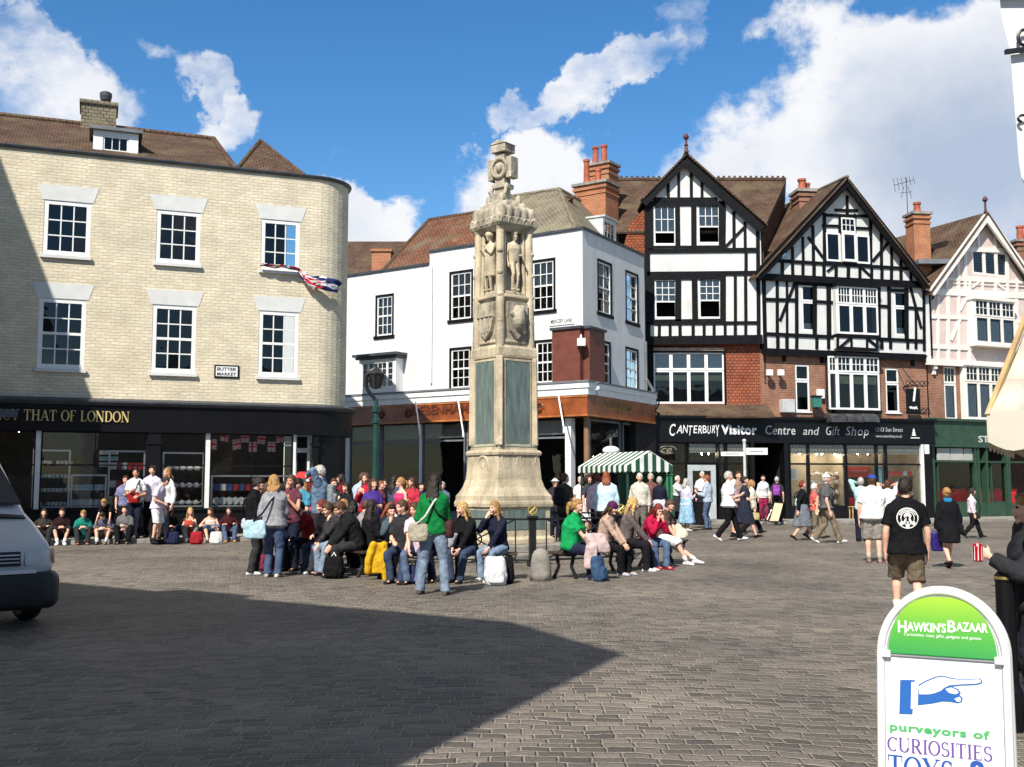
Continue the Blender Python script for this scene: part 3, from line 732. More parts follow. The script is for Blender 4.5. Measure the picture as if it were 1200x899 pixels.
# union flag bunting: small flags
flagred = plain('flag_red', (.45, .02, .03), .8); flagblue = plain('flag_blue', (.02, .03, .14), .8); flagwhite = plain('flag_white', (.7, .7, .7), .8)
def union(mb, fn, w, h):
    """fn(u,z,o): union flag of w x h, slots 0 blue 1 white 2 red"""
    def q(pts, o0, o1, mi): mb.add([fn(*p, o1) for p in pts]+[fn(*p, o0) for p in pts], [tuple(range(len(pts)))]+[(i, (i+1) % len(pts), len(pts)+(i+1) % len(pts), len(pts)+i) for i in range(len(pts))], mi)
    q([(0, 0), (w, 0), (w, h), (0, h)], 0, .004, 0)
    t = h*.2
    q([(0, 0), (t, 0), (w, h-t*.6), (w, h), (w-t, h), (0, t*.6)], .004, .006, 1); q([(w-t, 0), (w, 0), (w, t*.6), (t, h), (0, h), (0, h-t*.6)], .006, .008, 1)
    t = h*.08
    q([(0, 0), (t, 0), (w, h-t*.6), (w, h), (w-t, h), (0, t*.6)], .008, .010, 2); q([(w-t, 0), (w, 0), (w, t*.6), (t, h), (0, h), (0, h-t*.6)], .010, .012, 2)
    q([(0, h*.33), (w, h*.33), (w, h*.67), (0, h*.67)], .012, .014, 1); q([(w*.4, 0), (w*.6, 0), (w*.6, h), (w*.4, h)], .0142, .016, 1)
    q([(0, h*.4), (w, h*.4), (w, h*.6), (0, h*.6)], .016, .018, 2); q([(w*.44, 0), (w*.56, 0), (w*.56, h), (w*.44, h)], .0182, .020, 2)
bf = [flagblue, flagwhite, flagred]
bunt = None
for px, py in ((250, 521), (264, 512), (278, 521), (288, 513), (297, 524), (307, 515), (319, 524), (329, 513)):
    u, z = LB.px(px, py, -.35); b = thing('bunting_flag', 'small union flag hanging in the string of window bunting', 'flag', LB.w(u, z, -.35), 'union flags of the window bunting')
    m = MB(); a = random.uniform(-.2, .2); union(m, lambda x, y, o: LB.w(u+(x-.15)*math.cos(a)-(y-.15)*math.sin(a)*.6, z+(y-.15)+(x-.15)*math.sin(a), -.35+o), .26, .32); m.build('flag_cloth', bf, b)
# street name plates
def plate(F, px, lines, label, o=.0, dark=True):
    u0, u1, z0, z1 = F.prect(*px)
    t = thing('street_sign', label, 'sign', F.w((u0+u1)/2, (z0+z1)/2, o))
    m = MB(); F.box(m, u0, u1, z0, z1, o+.004, o+.035); m.build('sign_plate', M['black_paint'] if dark else M['lintel'], t)
    m = MB(); e = .045; F.box(m, u0+e, u1-e, z0+e, z1-e, o+.035, o+.040); m.build('sign_face', M['white_paint'], t)
    m = MB(); n = len(lines); hh = (z1-z0-2*e)/n
    for i, s in enumerate(lines):
        wd = (u1-u0-2*e-.08)*(len(s)/max(map(len, lines))); c = (u0+u1)/2
        put_text(m, s, lambda u, z, q: F.w(u, z, o+.040+q), c-wd/2, c+wd/2, z1-e-hh*(i+.86), h=hh*.66, bold=.012)
    m.build('lettering', M['black_paint'], t)
plate(LB, (251, 280, 428, 443), ['BUTTER', 'MARKET'], 'white street name plate reading BUTTER MARKET on the cream brick wall')
# flag caught on the right upper sill
t = thing('flag', 'crumpled union flag trailing from a sill of the cream brick building', 'flag', LB.w(*LB.px(340, 313), .2))
m = MB(); ncol, nrow = 26, 7; verts = []
pth = [(305, 310, .18), (322, 312, .22), (338, 313, .22), (350, 316, .20), (357, 325, .25), (366, 330, .3), (380, 332, .32), (395, 336, .3)]
for i in range(ncol+1):
    t_ = i/ncol*(len(pth)-1); k = min(int(t_), len(pth)-2); fr_ = t_-k
    x = pth[k][0]+(pth[k+1][0]-pth[k][0])*fr_; y = pth[k][1]+(pth[k+1][1]-pth[k][1])*fr_; oo = pth[k][2]+(pth[k+1][2]-pth[k][2])*fr_
    u, z = LB.px(x, y, oo)
    wdt = .10 if x < 350 else .10+.30*min(1, (x-350)/20)
    for j in range(nrow+1):
        s_ = (j/nrow-.5)
        verts.append(LB.w(u+s_*wdt*.35, z+s_*wdt, oo+.07*math.sin(i*1.3+j*2.0)))
fs = [(i*(nrow+1)+j, i*(nrow+1)+j+1, (i+1)*(nrow+1)+j+1, (i+1)*(nrow+1)+j) for i in range(ncol) for j in range(nrow)]
mis = []
for i in range(ncol):
    for j in range(nrow):
        if i > 21: mis.append(0 if j not in (2, 3) else 1)
        else: mis.append([2, 1, 0, 1, 2, 2, 1][(j+i//5) % 7])
m.add(verts, fs); m.mi = mis
fo = m.build('flag_cloth', bf, t, smooth=True, fixn=False); sm = fo.modifiers.new('thickness', 'SOLIDIFY'); sm.thickness = .01
# projecting black sign box at far left edge on the fascia
t = thing('projecting_sign', 'dark grey projecting shop sign at the left end of the black fascia', 'sign', LB.w(*LB.px(10, 486, .5), .5))
m = MB(); a = LB.prect(-4, 22, 481, 490); LB.box(m, a[0], a[1], a[2], a[3], .35, .42); m.build('sign_board', plain('slate_board', (.09, .10, .11), .5), t)
m = MB(); LB.box(m, a[0]+.2, a[0]+.26, a[3], a[3]+.05, .2, .4); m.build('bracket', M['iron'], t)
# old shuttered low range seen between the buildings
rt2 = thing('brick_house', 'low tile-roofed brick house glimpsed beyond the rounded corner', 'house', at(420, 560, 56))
m = MB(); p = lambda x, y, d: at(x, y, d)
Q0, Q1 = p(380, 440, 56), p(462, 440, 56); ztop = p(420, 322, 56).z
m.prism([(Q0.x, 56, 0), (Q1.x, 56, 0), (Q1.x, 56, ztop), (Q0.x, 56, ztop)], (0, 6, 0)); m.build('wall', M['red_brick'], rt2)
m = MB(); zz = p(404, 283, 59).z; slab(m, [(Q0.x-.3, 55.7, ztop), (Q1.x+.3, 55.7, ztop), (Q1.x+.3, 59, zz), (Q0.x-.3, 59, zz)], .15); slab(m, [(Q0.x-.3, 59, zz), (Q1.x+.3, 59, zz), (Q1.x+.3, 62.3, ztop), (Q0.x-.3, 62.3, ztop)], .15); m.build('roof', M['roof_tile'], rt2)
m = MB(); c = p(447, 305, 55.8); zc = p(447, 296, 55.8).z; m.box((c.x, c.y+.3, zc-1.0), (1.0, .8, 2.2)); m.box((c.x, c.y+.3, zc+.1), (1.15, .95, .14)); m.build('chimney', M['orange_brick'], rt2)

# ================================================================== WHITE DEPARTMENT STORE
rt = thing('white_building', 'white rendered corner store with dark sash windows and a polished red-brown shop fascia', 'building', FD1.w(FD1.len, 0))
F = FD1; LW = F.len
uS = F.px(505.5, 340)[0]                       # step between the two sections
zLs = (F.px(420, 323.5)[1]+F.px(500, 310)[1])/2; zRs = (F.px(520, 294)[1]+F.px(682, 268)[1])/2
zC0 = (F.px(450, 475)[1]+F.px(684, 465)[1])/2; zC1 = (F.px(450, 463)[1]+F.px(684, 450)[1])/2
hs = [F.prect(*q) for q in ((440, 461.5, 345, 395), (526.6, 554.4, 317, 375.5), (622, 651, 303.6, 366), (526.6, 552.6, 406, 456.7), (626, 650.5, 399, 450.6))]
um = F.px(590, 340)[0]; w_ = hs[1][1]-hs[1][0]
zt = [(hs[1][i]+hs[2][i])/2 for i in (2, 3)]; zb = [(hs[3][i]+hs[4][i])/2 for i in (2, 3)]
hU = [(hs[1][0], hs[1][1], *zt), (um-w_/2, um+w_/2, *zt), (hs[2][0], hs[2][1], *zt)]
hL = [(hs[3][0], hs[3][1], *zb), (um-w_/2, um+w_/2, *zb), (hs[4][0], hs[4][1], *zb)]
m = MB(); F.wall(m, uS, LW, zC1-.05, zRs, hU+hL, depth=.14); F.wall(m, -8, uS, zC1-.05, zLs, [hs[0]], depth=.14)
F.box(m, uS-.1, uS, zLs, zRs, -6, 0)
H2 = FD2; E = H2.len+.02
s2 = [H2.prect(*q) for q in ((700, 717, 306, 371), (733, 748, 319, 378), (699.6, 715.6, 400, 452), (733, 748, 407, 456.7))]
a = [(s2[0][i]+s2[1][i])/2 for i in (2, 3)]; b = [(s2[2][i]+s2[3][i])/2 for i in (2, 3)]
s2 = [(s2[0][0], s2[0][1], *a), (s2[1][0], s2[1][1], *a), (s2[2][0], s2[2][1], *b), (s2[3][0], s2[3][1], *b)]
H2.wall(m, 0, E, zC1-.05, zRs, s2, depth=.14)
m.build('wall', M['render'], rt, fixn=False)
def darkwin(F, h, c, r, meet, blind=None, of=0.):
    e = .002; w = sash(F, rt, h[0]+.09, h[1]-.09, h[2]+.06, h[3]-.09, c, r, o=-.05, fw=.06, bar=.03, meet=meet, sill=False, blind=blind, open_frac=of)
    k = MB(); F.box(k, h[0]+e, h[0]+.088, h[2]+e, h[3]-e, -.13, .02); F.box(k, h[1]-.088, h[1]-e, h[2]+e, h[3]-e, -.13, .02); F.box(k, h[0]+.088, h[1]-.088, h[3]-.088, h[3]-e, -.13, .02)
    F.box(k, h[0]-.06, h[1]+.06, h[2]-.07, h[2]+.058, -.13, .06); k.build('surround', M['timber'], w)
for i, h in enumerate(hU): darkwin(F, h, 3, 4, 2, (.5, 1, 'lace') if i != 1 else None)
for h in hL: darkwin(F, h, 3, 4, 2)
darkwin(F, hs[0], 3, 4, 2, (.0, 1, 'lace'))
for i, h in enumerate(s2): darkwin(H2, h, 2, 4, 2, (.4, 1, 'lace') if i == 0 else None)
m = MB()
F.box(m, -8, LW-1.2, zC1, zRs-.4, -5, -1.2); F.box(m, -8, LW+0, 0, zC1-.06, -6, -4.2)
m.hexa([H2.w(0+1.2, zC1, -1.2), H2.w(E, zC1, -1.2), H2.w(E, zC1, -5), H2.w(1.2, zC1, -5)]+[H2.w(1.2, zRs-.4, -1.2), H2.w(E, zRs-.4, -1.2), H2.w(E, zRs-.4, -5), H2.w(1.2, zRs-.4, -5)])
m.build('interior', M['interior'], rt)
m = MB(); F.box(m, uS-.12, LW+.06, zRs, zRs+.09, -.3, .07); F.box(m, -8, uS-.121, zLs, zLs+.09, -.3, .07); H2.box(m, -.06, E, zRs+.003, zRs+.093, -.3, .075); m.build('coping', M['gutter'], rt)
# downpipe at the step
m = MB(); m.tube([F.w(uS+.06, zC1+.4, .07), F.w(uS+.06, zLs-.4, .07), F.w(uS+.06, zLs-.1, .07)], .04, 8); m.build('downpipe', M['white_paint'], rt)
u_ = H2.px(757, 440)[0]-.15; m = MB(); m.tube([H2.w(u_, zC1+.1, .08), H2.w(u_, zC1+.6, .08), H2.w(u_, zC1+2.2, .08)], .05, 8); m.tube([H2.w(u_, zC1+.6, .1), H2.w(u_+.25, zC1+.2, .25), H2.w(u_+.25, zC1-.3, .3)], .07, 8); m.build('downpipe', M['lead'], rt)
# oriel bay on the left section
u0, u1, z0, z1 = F.prect(430, 473, 425, 459); m = MB(); 
F.wall(m, u0, u1, z0-.05, z1+.1, [(u0+.15, u1-.15, z0+.12, z1-.02)], depth=.08, o=.5); F.box(m, u0+.01, u0+.08, z0-.05, z1+.1, .0, .498); F.box(m, u1-.08, u1-.01, z0-.05, z1+.1, .0, .498); F.box(m, u0, u1, z0-.12, z0-.052, 0, .5)
by = m.build('bay', M['white_paint'], rt, fixn=False)
for k in range(3):
    a = u0+.152+(u1-u0-.304)*[0, .2, .8][k]; b = u0+.152+(u1-u0-.304)*[.2, .8, 1][k]; sash(F, by, a+.002, b-.002, z0+.122, z1-.022, [1, 4, 1][k], 4, o=.45, fw=.05, sill=False)
m = MB(); F.box(m, u0-.12, u1+.12, z1+.12, z1+.22, 0, .62); F.box(m, u0-.2, u1+.2, z1+.22, z1+.33, 0, .75); m.build('bay_hood', M['gutter'], by)
# red brown boxed corner
u0 = F.px(651, 270)[0]; z0 = zC1+.02; z1 = F.px(670, 387)[1]; uu = H2.px(700, 270)[0]
m = MB(); F.box(m, u0, LW+.02, z0, z1, .004, .28); H2.box(m, -.02, uu, z0+.002, z1-.002, .006, .28); cb = m.build('corner_panel', plain('red_brown_panel', (.15, .045, .03), .5, var=.15), rt)
m = MB(); F.box(m, u0-.06, LW+.1, z1, z1+.1, .004, .36); H2.box(m, -.1, uu+.06, z1+.003, z1+.103, .006, .36); m.build('panel_cap', M['gutter'], cb)
m = MB(); q = F.w(LW+.12, z1-.55, .35); m.box(q, (.3, .3, .28)); m.tube([q+Vector((0, 0, .1)), q+Vector((0, .2, .3))], .04, 8); lm = m.build('wall_lamp', M['white_paint'], None, q); tag(lm, 'white box lamp on the red brown boxed corner', 'lamp')
plate(F, (644, 673, 371, 381), ['MERCERY LANE'], 'white street name plate reading MERCERY LANE high on the white corner', dark=False)
# cornice and fascia
m = MB()
def cor(F, a, b, e0, e1):
    for (z0, z1, o) in ((zC0, zC0+(zC1-zC0)*.55, .47), (zC0+(zC1-zC0)*.55, zC1-.003, .52)): F.box(m, a-(o if e0 else 0), b+(o if e1 else 0), z0, z1, -.1, o)
cor(F, -8, LW, 0, 1); m.build('cornice', M['white_paint'], rt)
m = MB()
for (z0, z1, o) in ((zC0+.003, zC0+(zC1-zC0)*.55-.003, .465), (zC0+(zC1-zC0)*.55, zC1-.006, .515)): H2.box(m, .3, E, z0, z1, -.1, o)
m.build('cornice', M['white_paint'], rt)
m = MB(); F.box(m, -8, LW+.56, zC1-.002, zC1+.07, 0, .56); H2.box(m, .2, E, zC1, zC1+.065, 0, .55); m.build('lead_flashing', M['lead'], rt)
zf0 = (F.px(450, 495)[1]+F.px(684, 488)[1])/2
m = MB(); F.box(m, -8, LW+.4, zf0, zC0, -.2, .42); H2.box(m, .1, E, zf0, zC0-.002, -.2, .415); fs_ = m.build('fascia', M['mahogany'], rt)
m = MB(); F.box(m, -8, LW+.44, zf0-.06, zf0-.002, -.2, .46); F.box(m, -8, LW+.43, zC0-.08, zC0-.02, .42, .45); H2.box(m, .1, E, zf0-.058, zf0-.003, -.2, .455); m.build('moulding', plain('orange_wood', (.45, .16, .05), .4, var=.2), fs_)
m = MB(); fn = lambda u, z, o: F.w(u, z, .42+o)
put_text(m, 'DEBENHAMS', fn, F.px(483, 484, .42)[0], F.px(556, 482, .42)[0], zf0+.26, h=.36, bold=.02, depth=.03)
for x, y in ((446, 487), (479, 485), (632, 479)):
    u, z = F.px(x, y, .42); pts = [F.w(u+.22*(1-k/30)*math.cos(k*.5), z+.22*(1-k/30)*math.sin(k*.5), .44) for k in range(24)]; m.tube(pts, .03, 6)
m.build('lettering', plain('dark_carved_wood', (.12, .03, .012), .4, var=.2), fs_)
m = MB(); put_text(m, 'DEBENHAMS', lambda u, z, o: H2.w(u, z, .415+o), H2.px(708, 480, .415)[0], H2.px(740, 486, .415)[0], zf0+.28, h=.34, bold=.02, depth=.02); m.build('lettering', plain('dull_gold', (.22, .13, .03), .5), fs_)
# ground floor glazing
gl_ = [(-7.9, F.px(405, 550)[0]), (F.px(410, 550)[0], F.px(446, 550)[0]), (F.px(447, 550)[0], F.px(492, 550)[0]), (F.px(495, 550)[0], F.px(545, 550)[0]), (F.px(547, 550)[0], F.px(605, 550)[0]), (F.px(607, 550)[0], F.px(664, 550)[0])]
for a, b in gl_:
    m = MB(); zt_ = zf0-.1
    F.box(m, a, a+.06, .25, zt_, -.06, .02); F.box(m, b-.06, b, .25, zt_, -.06, .02); F.box(m, a+.06, b-.06, .25, .5, -.06, .02); F.box(m, a+.06, b-.06, zt_-.75, zt_-.68, -.06, .02)
    w = m.build('shop_window', M['lead'], rt); m = MB(); m.add([F.w(a+.05, .4, -.02), F.w(b-.05, .4, -.02), F.w(b-.05, zt_, -.02), F.w(a+.05, zt_, -.02)], [(0, 1, 2, 3)]); m.build('pane', M['shop_glass'], w, fixn=False)
    m = MB(); F.box(m, a+.06, b-.06, zt_-.6, zt_-.05, -.14, -.10); m.build('blind', plain('grey_blind', (.30, .31, .32), .8), w)
m = MB(); F.box(m, F.px(664.5, 550)[0], F.px(671, 550)[0], .0, zf0-.1, -.2, .12); F.box(m, F.px(404.5, 550)[0], F.px(410, 550)[0], .0, zf0-.1, -.12, .06); F.box(m, F.px(492.5, 550)[0], F.px(494.8, 550)[0], .0, zf0-.1, -.12, .08); build_split(m, 'column', M['white_paint'], rt)
gl2 = [(H2.px(691, 550)[0], H2.px(727, 550)[0]), (H2.px(730, 550)[0], H2.px(757, 550)[0])]
for a, b in gl2:
    m = MB(); zt_ = zf0-.1; H2.box(m, a, a+.08, .25, zt_, -.06, .02); H2.box(m, b-.08, b, .25, zt_, -.06, .02); H2.box(m, a+.08, b-.08, .25, .5, -.06, .02); H2.box(m, a+.08, b-.08, zt_-.08, zt_, -.06, .02)
    w = m.build('shop_window', M['lead'], rt); m = MB(); m.add([H2.w(a+.05, .4, -.02), H2.w(b-.05, .4, -.02), H2.w(b-.05, zt_, -.02), H2.w(a+.05, zt_, -.02)], [(0, 1, 2, 3)]); m.build('pane', M['shop_glass'], w, fixn=False)
m = MB(); m.tube([H2.w(.05, .0, .1), H2.w(.05, zf0-.06, .1)], .11, 12); m.build('column', plain('brown_post', (.25, .14, .07), .5), rt)
m = MB(); F.box(m, -8, LW, zf0-.06, zf0+.3, -4.2, -.2); F.box(m, -8, LW, .12, .2, -4.2, -.1); m.build('shop_room', M['interior'], rt)
# white stay rods of the folded awnings
for (x0, y0, x1, y1) in ((487, 471, 492, 506), (537, 470, 543, 508), (654.5, 464, 661, 503)):
    p0 = F.w(*F.px(x0, y0, .7), .7); p1 = F.w(*F.px(x1, y1, 1.5), 1.5); m = MB(); m.tube([p0, p1], .032, 8); m.tube([p1, p1+Vector((0, 0, -.12))], .045, 8); m.build('awning_rod', M['white_paint'], rt)
# roofs
m = MB()
pr = lambda x, y, o: F.w(*F.px(x, y, o), o)
A0, A1, A2 = F.w(F.px(440, 320, -.4)[0], zLs, -.4), F.w(uS-.1, zLs, -.4), F.w(uS-.1, zLs+.1, -7)
tp = pr(503, 258, -4.0); tp2 = pr(530, 262, -5.5); 
zt_ = tp.z
Lf = F.w(F.px(400, 320, -.4)[0]-3, zLs, -.4)
mm = MB(); r0 = F.w(F.px(503, 258, -4)[0], zt_, -4); eave_l = F.w(F.px(445, 316, -.4)[0], zLs+.02, -.4); eave_r = F.w(uS+2.6, zLs+.02, -.4); back_l = F.w(F.px(445, 316, -.4)[0], zLs+.02, -8); back_r = F.w(uS+2.6, zLs+.02, -8); r1 = F.w(uS+4.5, zt_-.1, -4)
mm.add([eave_l, eave_r, back_r, back_l, r0, r1], [(0, 1, 5, 4), (1, 2, 5), (2, 3, 4, 5), (3, 0, 4), (3, 2, 1, 0)]); mm.build('roof', M['roof_tile_red'], rt)
m = MB(); m.tube([eave_l, r0], .1, 8); m.tube([r0, r1], .1, 8); m.build('ridge_tiles', M['roof_tile'], rt)
# chimney stub between the roofs
m = MB(); q = pr(543, 290, -2.5); m.box((q.x, q.y, q.z-.8), (.9, .7, 2.2)); m.build('chimney', M['orange_brick'], rt)
# grey hipped roof over the corner
ap = pr(655, 222, -4.2); e0 = F.w(F.px(600, 285, -.35)[0]-1.5, zRs+.03, -.35); e1 = F.w(LW-.45, zRs+.03, -.35); e2 = H2.w(H2.len-1.6, zRs+.03, -.6)
ap2 = pr(590, 232, -4.6); ap3 = ap+H2.u*4+Vector((0, 0, -.1))
e3 = e0-F.n*9; mm = MB(); mm.add([e0, e1, e2, ap, ap2, e3, ap3], [(0, 1, 3, 4), (1, 2, 6, 3), (0, 4, 5), (5, 4, 3, 6), (5, 6, 2)]); mm.build('roof', M['roof_tile_grey'], rt, fixn=True)
m = MB(); m.tube([e1, ap], .1, 8); m.tube([ap, ap2], .1, 8); m.tube([ap, ap3], .1, 8); m.build('ridge_tiles', M['roof_tile_grey'], rt)
# lead dormer looking over the side street
oF = -1.2; du0, du1 = H2.px(707, 270, oF)[0], H2.px(722, 273, oF)[0]; dz0, dz1 = zRs-.1, H2.px(707, 254, oF)[1]
m = MB(); H2.wall(m, du0, du1, dz0, dz1, [(du0+.12, du1-.12, dz0+.25, dz1-.12)], depth=.1, o=oF); dm = m.build('dormer', M['white_paint'], rt, fixn=False)
sash(H2, dm, du0+.122, du1-.122, dz0+.252, dz1-.122, 3, 3, o=oF-.05, fw=.04, sill=False)
m = MB(); q0 = H2.w(du0, dz0, oF); bk = H2.w(du0, dz0, oF-2.6); m.prism([q0+Vector((0, 0, 0)), H2.w(du0, dz1, oF), H2.w(du0, dz1+.05, oF-2.8)], H2.u*.06); H2.box(m, du0-.05, du1+.1, dz1, dz1+.08, oF-3, oF+.1); m.build('cheek', plain('pale_lead', (.5, .52, .52), .6, var=.15), dm)
m = MB(); H2.box(m, du0+.05, du1-.05, dz0, dz1-.03, oF-1.2, oF-.9); m.build('interior', M['interior'], dm)
# big double chimney
def stack(root, c, sx, sy, z0, z1, rz, mat='orange_brick', cap=.12):
    m = MB(); m.box((c.x, c.y, (z0+z1)/2), (sx, sy, z1-z0), rz); m.box((c.x, c.y, z1-.42), (sx+.08, sy+.08, .1), rz); m.box((c.x, c.y, z1-.16), (sx+.14, sy+.14, .12), rz)
    ch = m.build('chimney', M[mat], root); m = MB(); m.box((c.x, c.y, z1+cap/2), (sx+.22, sy+.22, cap), rz); m.build('chimney_cap', M['grey_stone'], ch); return ch
def pot(ch, c, h, r=.15, mat='terracotta'):
    m = MB(); m.lathe([(r*1.15, 0), (r*1.15, .1), (r, .12), (r*.86, h-.14), (r*1.1, h-.12), (r*1.1, h-.02), (r*.8, h), (r*.7, h-.2)], c, 14); m.build('chimney_pot', M[mat], ch)
dC = 47.6; rz_ = math.atan2(FD1.u.y, FD1.u.x)
c = at(699, 250, dC); z1 = at(699, 217, dC).z; ch = stack(rt, c, 1.6, 1.2, zRs+.3, z1-.12, rz_)
c2 = at(708, 250, dC+.9); z2 = at(708, 193, dC+.9).z; ch2 = stack(rt, c2, 1.0, .9, z1-.5, z2-.12, rz_)
for x, y0, y1, d in ((687.5, 217, 187, dC-.2), (701, 216, 198, dC-.3)): q = at(x, y0, d); pot(ch, (q.x, q.y, z1), at(x, y1, d).z-z1, .14)
for x, y0, y1, d in ((698, 192, 172, dC+.8), (708, 191, 170, dC+.9)): q = at(x, y0, d); pot(ch2, (q.x, q.y, z2), at(x, y1, d).z-z2, .15)
M['yellow'] = plain('yellow_blind', (.62, .60, .28), .8)
# ================================================================== VISITOR CENTRE (two timber gables)
Z1 = lambda x, y: (740+x*.30025, 150+y*.30025)
Z2 = lambda x, y: (740+x*.30833, 380+y*.30833)
Z3 = lambda x, y: (1000+x*.3339, 180+y*.3339)
def conv(F, cv): return lambda x, y, o=0.: F.px(*cv(x, y), o)
def beams(F, mb, cv, k, lst, o1, o0=.0):
    for i, (x0, y0, x1, y1, w) in enumerate(lst):
        d = .0011*(i % 9)
        F.beam(mb, F.px(*cv(x0+random.uniform(-1, 1), y0), o1), F.px(*cv(x1+random.uniform(-1, 1), y1), o1), w*k*random.uniform(.8, .94), o0, o1+d)
def zrect(F, cv, x0, x1, y0, y1, o=0.):
    a, b = cv(x0, y0), cv(x1, y1); xm, ym = (a[0]+b[0])/2, (a[1]+b[1])/2
    return (F.px(a[0], ym, o)[0], F.px(b[0], ym, o)[0], F.px(xm, b[1], o)[1], F.px(xm, a[1], o)[1])
rtA = thing('timber_framed_house', 'narrow black and white gabled house with four upper sash windows and red hung tiles', 'house', FA.w(FA.len/2, 0))
F = FA; cA = conv(FA, Z1)
kA = .30025*46.9/FPX
apex = cA(207, 140); evL = cA(50, 300); evR = cA(508, 392)
def topA(u):
    if u < apex[0]: return apex[1]+(evL[1]-apex[1])*(apex[0]-u)/(apex[0]-evL[0])
    return apex[1]+(evR[1]-apex[1])*(u-apex[0])/(evR[0]-apex[0])
zj = cA(280, 828)[1]; JO = .30      # the jetty line and its overhang
hA = [zrect(F, Z1, 85, 168, 308, 461), zrect(F, Z1, 256, 339, 304, 456), zrect(F, Z1, 89, 171, 597, 746), zrect(F, Z1, 260, 343, 592, 746)]
m = MB(); F.wall(m, cA(52, 500)[0], cA(500, 500)[0], zj-.2, apex[1], hA, depth=.12, top=topA, o=JO, du=.2); m.build('wall', M['plaster'], rtA, fixn=False)
for i, h in enumerate(hA):
    e = .003; sash(F, rtA, h[0]+e, h[1]-e, h[2]+e, h[3]-e, [3, 3, 3, 3][i], 2 if i < 2 else 3, o=JO-.05, fw=.05, bar=.03, sill=False, open_frac=[.30, .42, .42, .44][i], blind=(.03, .98, 'lace'))
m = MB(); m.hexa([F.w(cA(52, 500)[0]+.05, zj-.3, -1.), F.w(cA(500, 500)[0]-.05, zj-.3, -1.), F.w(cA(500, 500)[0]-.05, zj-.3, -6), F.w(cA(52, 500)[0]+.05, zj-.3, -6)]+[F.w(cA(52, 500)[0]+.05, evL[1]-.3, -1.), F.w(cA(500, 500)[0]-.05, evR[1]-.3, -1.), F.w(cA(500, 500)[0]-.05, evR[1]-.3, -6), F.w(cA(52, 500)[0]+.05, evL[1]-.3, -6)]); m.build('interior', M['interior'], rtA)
bA = [(61, 300, 66, 845, 24), (494, 390, 498, 840, 16), (85, 279, 335, 279, 20), (143, 205, 143, 275, 12), (185, 150, 185, 275, 12), (234, 160, 234, 275, 12), (275, 205, 275, 275, 12),
      (73, 285, 75, 475, 24), (180, 285, 181, 475, 22), (243, 285, 244, 475, 24), (352, 285, 353, 475, 26), (60, 297, 365, 295, 20), (400, 325, 401, 468, 13), (444, 365, 445, 468, 13), (368, 462, 442, 385, 12), (365, 300, 365, 470, 6),
      (60, 480, 490, 476, 22), (447, 485, 447, 562, 13), (60, 570, 490, 566, 20), (60, 500, 62, 560, 22), (78, 575, 80, 762, 22), (182, 575, 183, 762, 26), (247, 575, 248, 762, 26), (357, 575, 358, 762, 26), (66, 587, 366, 584, 14), (405, 572, 406, 762, 13), (446, 572, 447, 762, 13),
      (60, 763, 498, 760, 16)]+[(x, 765, x, 818, 13) for x in (68, 109, 150, 190, 241, 283, 323, 366, 406, 447)]+[(58, 830, 512, 824, 38), (70, 752, 366, 748, 10), (70, 464, 366, 462, 10)]
m = MB(); beams(F, m, Z1, kA, bA, JO+.05, JO-.02); m.build('timber_frame', M['timber'], rtA)
m = MB(); beams(F, m, Z1, kA, [(207, 128, 46, 292, 36), (207, 128, 512, 396, 36)], JO+.30, JO+.22); m.build('bargeboard', M['timber'], rtA)
# gable roof running back
m = MB(); apx = cA(207, 112); el = cA(38, 285); er = cA(518, 386)
for e in (el, er): m.prism([F.w(apx[0], apx[1], JO+.36), F.w(e[0], e[1], JO+.36), F.w(e[0], e[1], -5.5), F.w(apx[0], apx[1], -5.5)], (0, 0, -.1))
m.build('roof', M['roof_tile'], rtA)
m = MB(); m.tube([F.w(apx[0], apx[1]+.02, JO+.36), F.w(apx[0], apx[1]+.02, -5.5)], .09, 8); m.build('ridge_tiles', M['roof_tile'], rtA)
m = MB(); q = F.w(apx[0], apx[1], JO+.2); m.lathe([(.10, 0), (.07, .25), (.05, .3), (.10, .36), (.05, .45), (.05, .6), (.12, .68), (.13, .76), (.08, .86), (.0, .9)], q, 12); m.build('finial', plain('dark_red_pot', (.10, .03, .03), .6), rtA)
# main roof ridge along the street with crested tiles, hung-tile flank
rl, rr = F.px(706, 216, -4), F.px(921, 206, -4); zr = (rl[1]+rr[1])/2
m = MB(); eu0, eu1 = F.px(706, 262, -.2)[0], F.px(893, 262, -.2)[0]; ez = evR[1]-.1
m.prism([F.w(eu0, ez, -.05), F.w(eu1, ez, -.05), F.w(rr[0], zr, -4), F.w(rl[0], zr, -4)], (0, 0, -.12)); m.prism([F.w(rl[0], zr, -4), F.w(rr[0], zr, -4), F.w(rr[0]+.3, ez, -8), F.w(eu0, ez, -8)], (0, 0, -.12)); m.build('roof', M['roof_tile'], rtA)
m = MB(); n = 34
for k in range(n): 
    u = rl[0]+(rr[0]-rl[0])*(k+.5)/n; F.box(m, u-.12, u+.12, zr-.02, zr+.10, -4.1, -3.9); F.box(m, u-.05, u+.05, zr+.10, zr+.2, -4.04, -3.96)
m.build('ridge_tiles', M['roof_tile'], rtA)
m = MB(); pu = F.px(921, 206, -4)
m.prism([F.w(eu1, 6, -.05), F.w(eu1, ez-.1, -.05), F.w(rr[0], zr-.1, -4), F.w(rr[0]+.25, ez-.1, -8), F.w(rr[0]+.25, 6, -8)], F.u*(-.2)); m.build('flank_wall', plain('dark_brown_brick', (.075, .04, .03), .9, var=.4, vscale=6, bump=.4), rtA)
m = MB(); F.poly(m, [F.px(728, 300, -.1), F.px(757, 300, -.1), F.px(757, 243, -.1), F.px(738, 262, -.1)], -.3, -.1); m.build('flank_wall', M['hung_tile'], rtA)
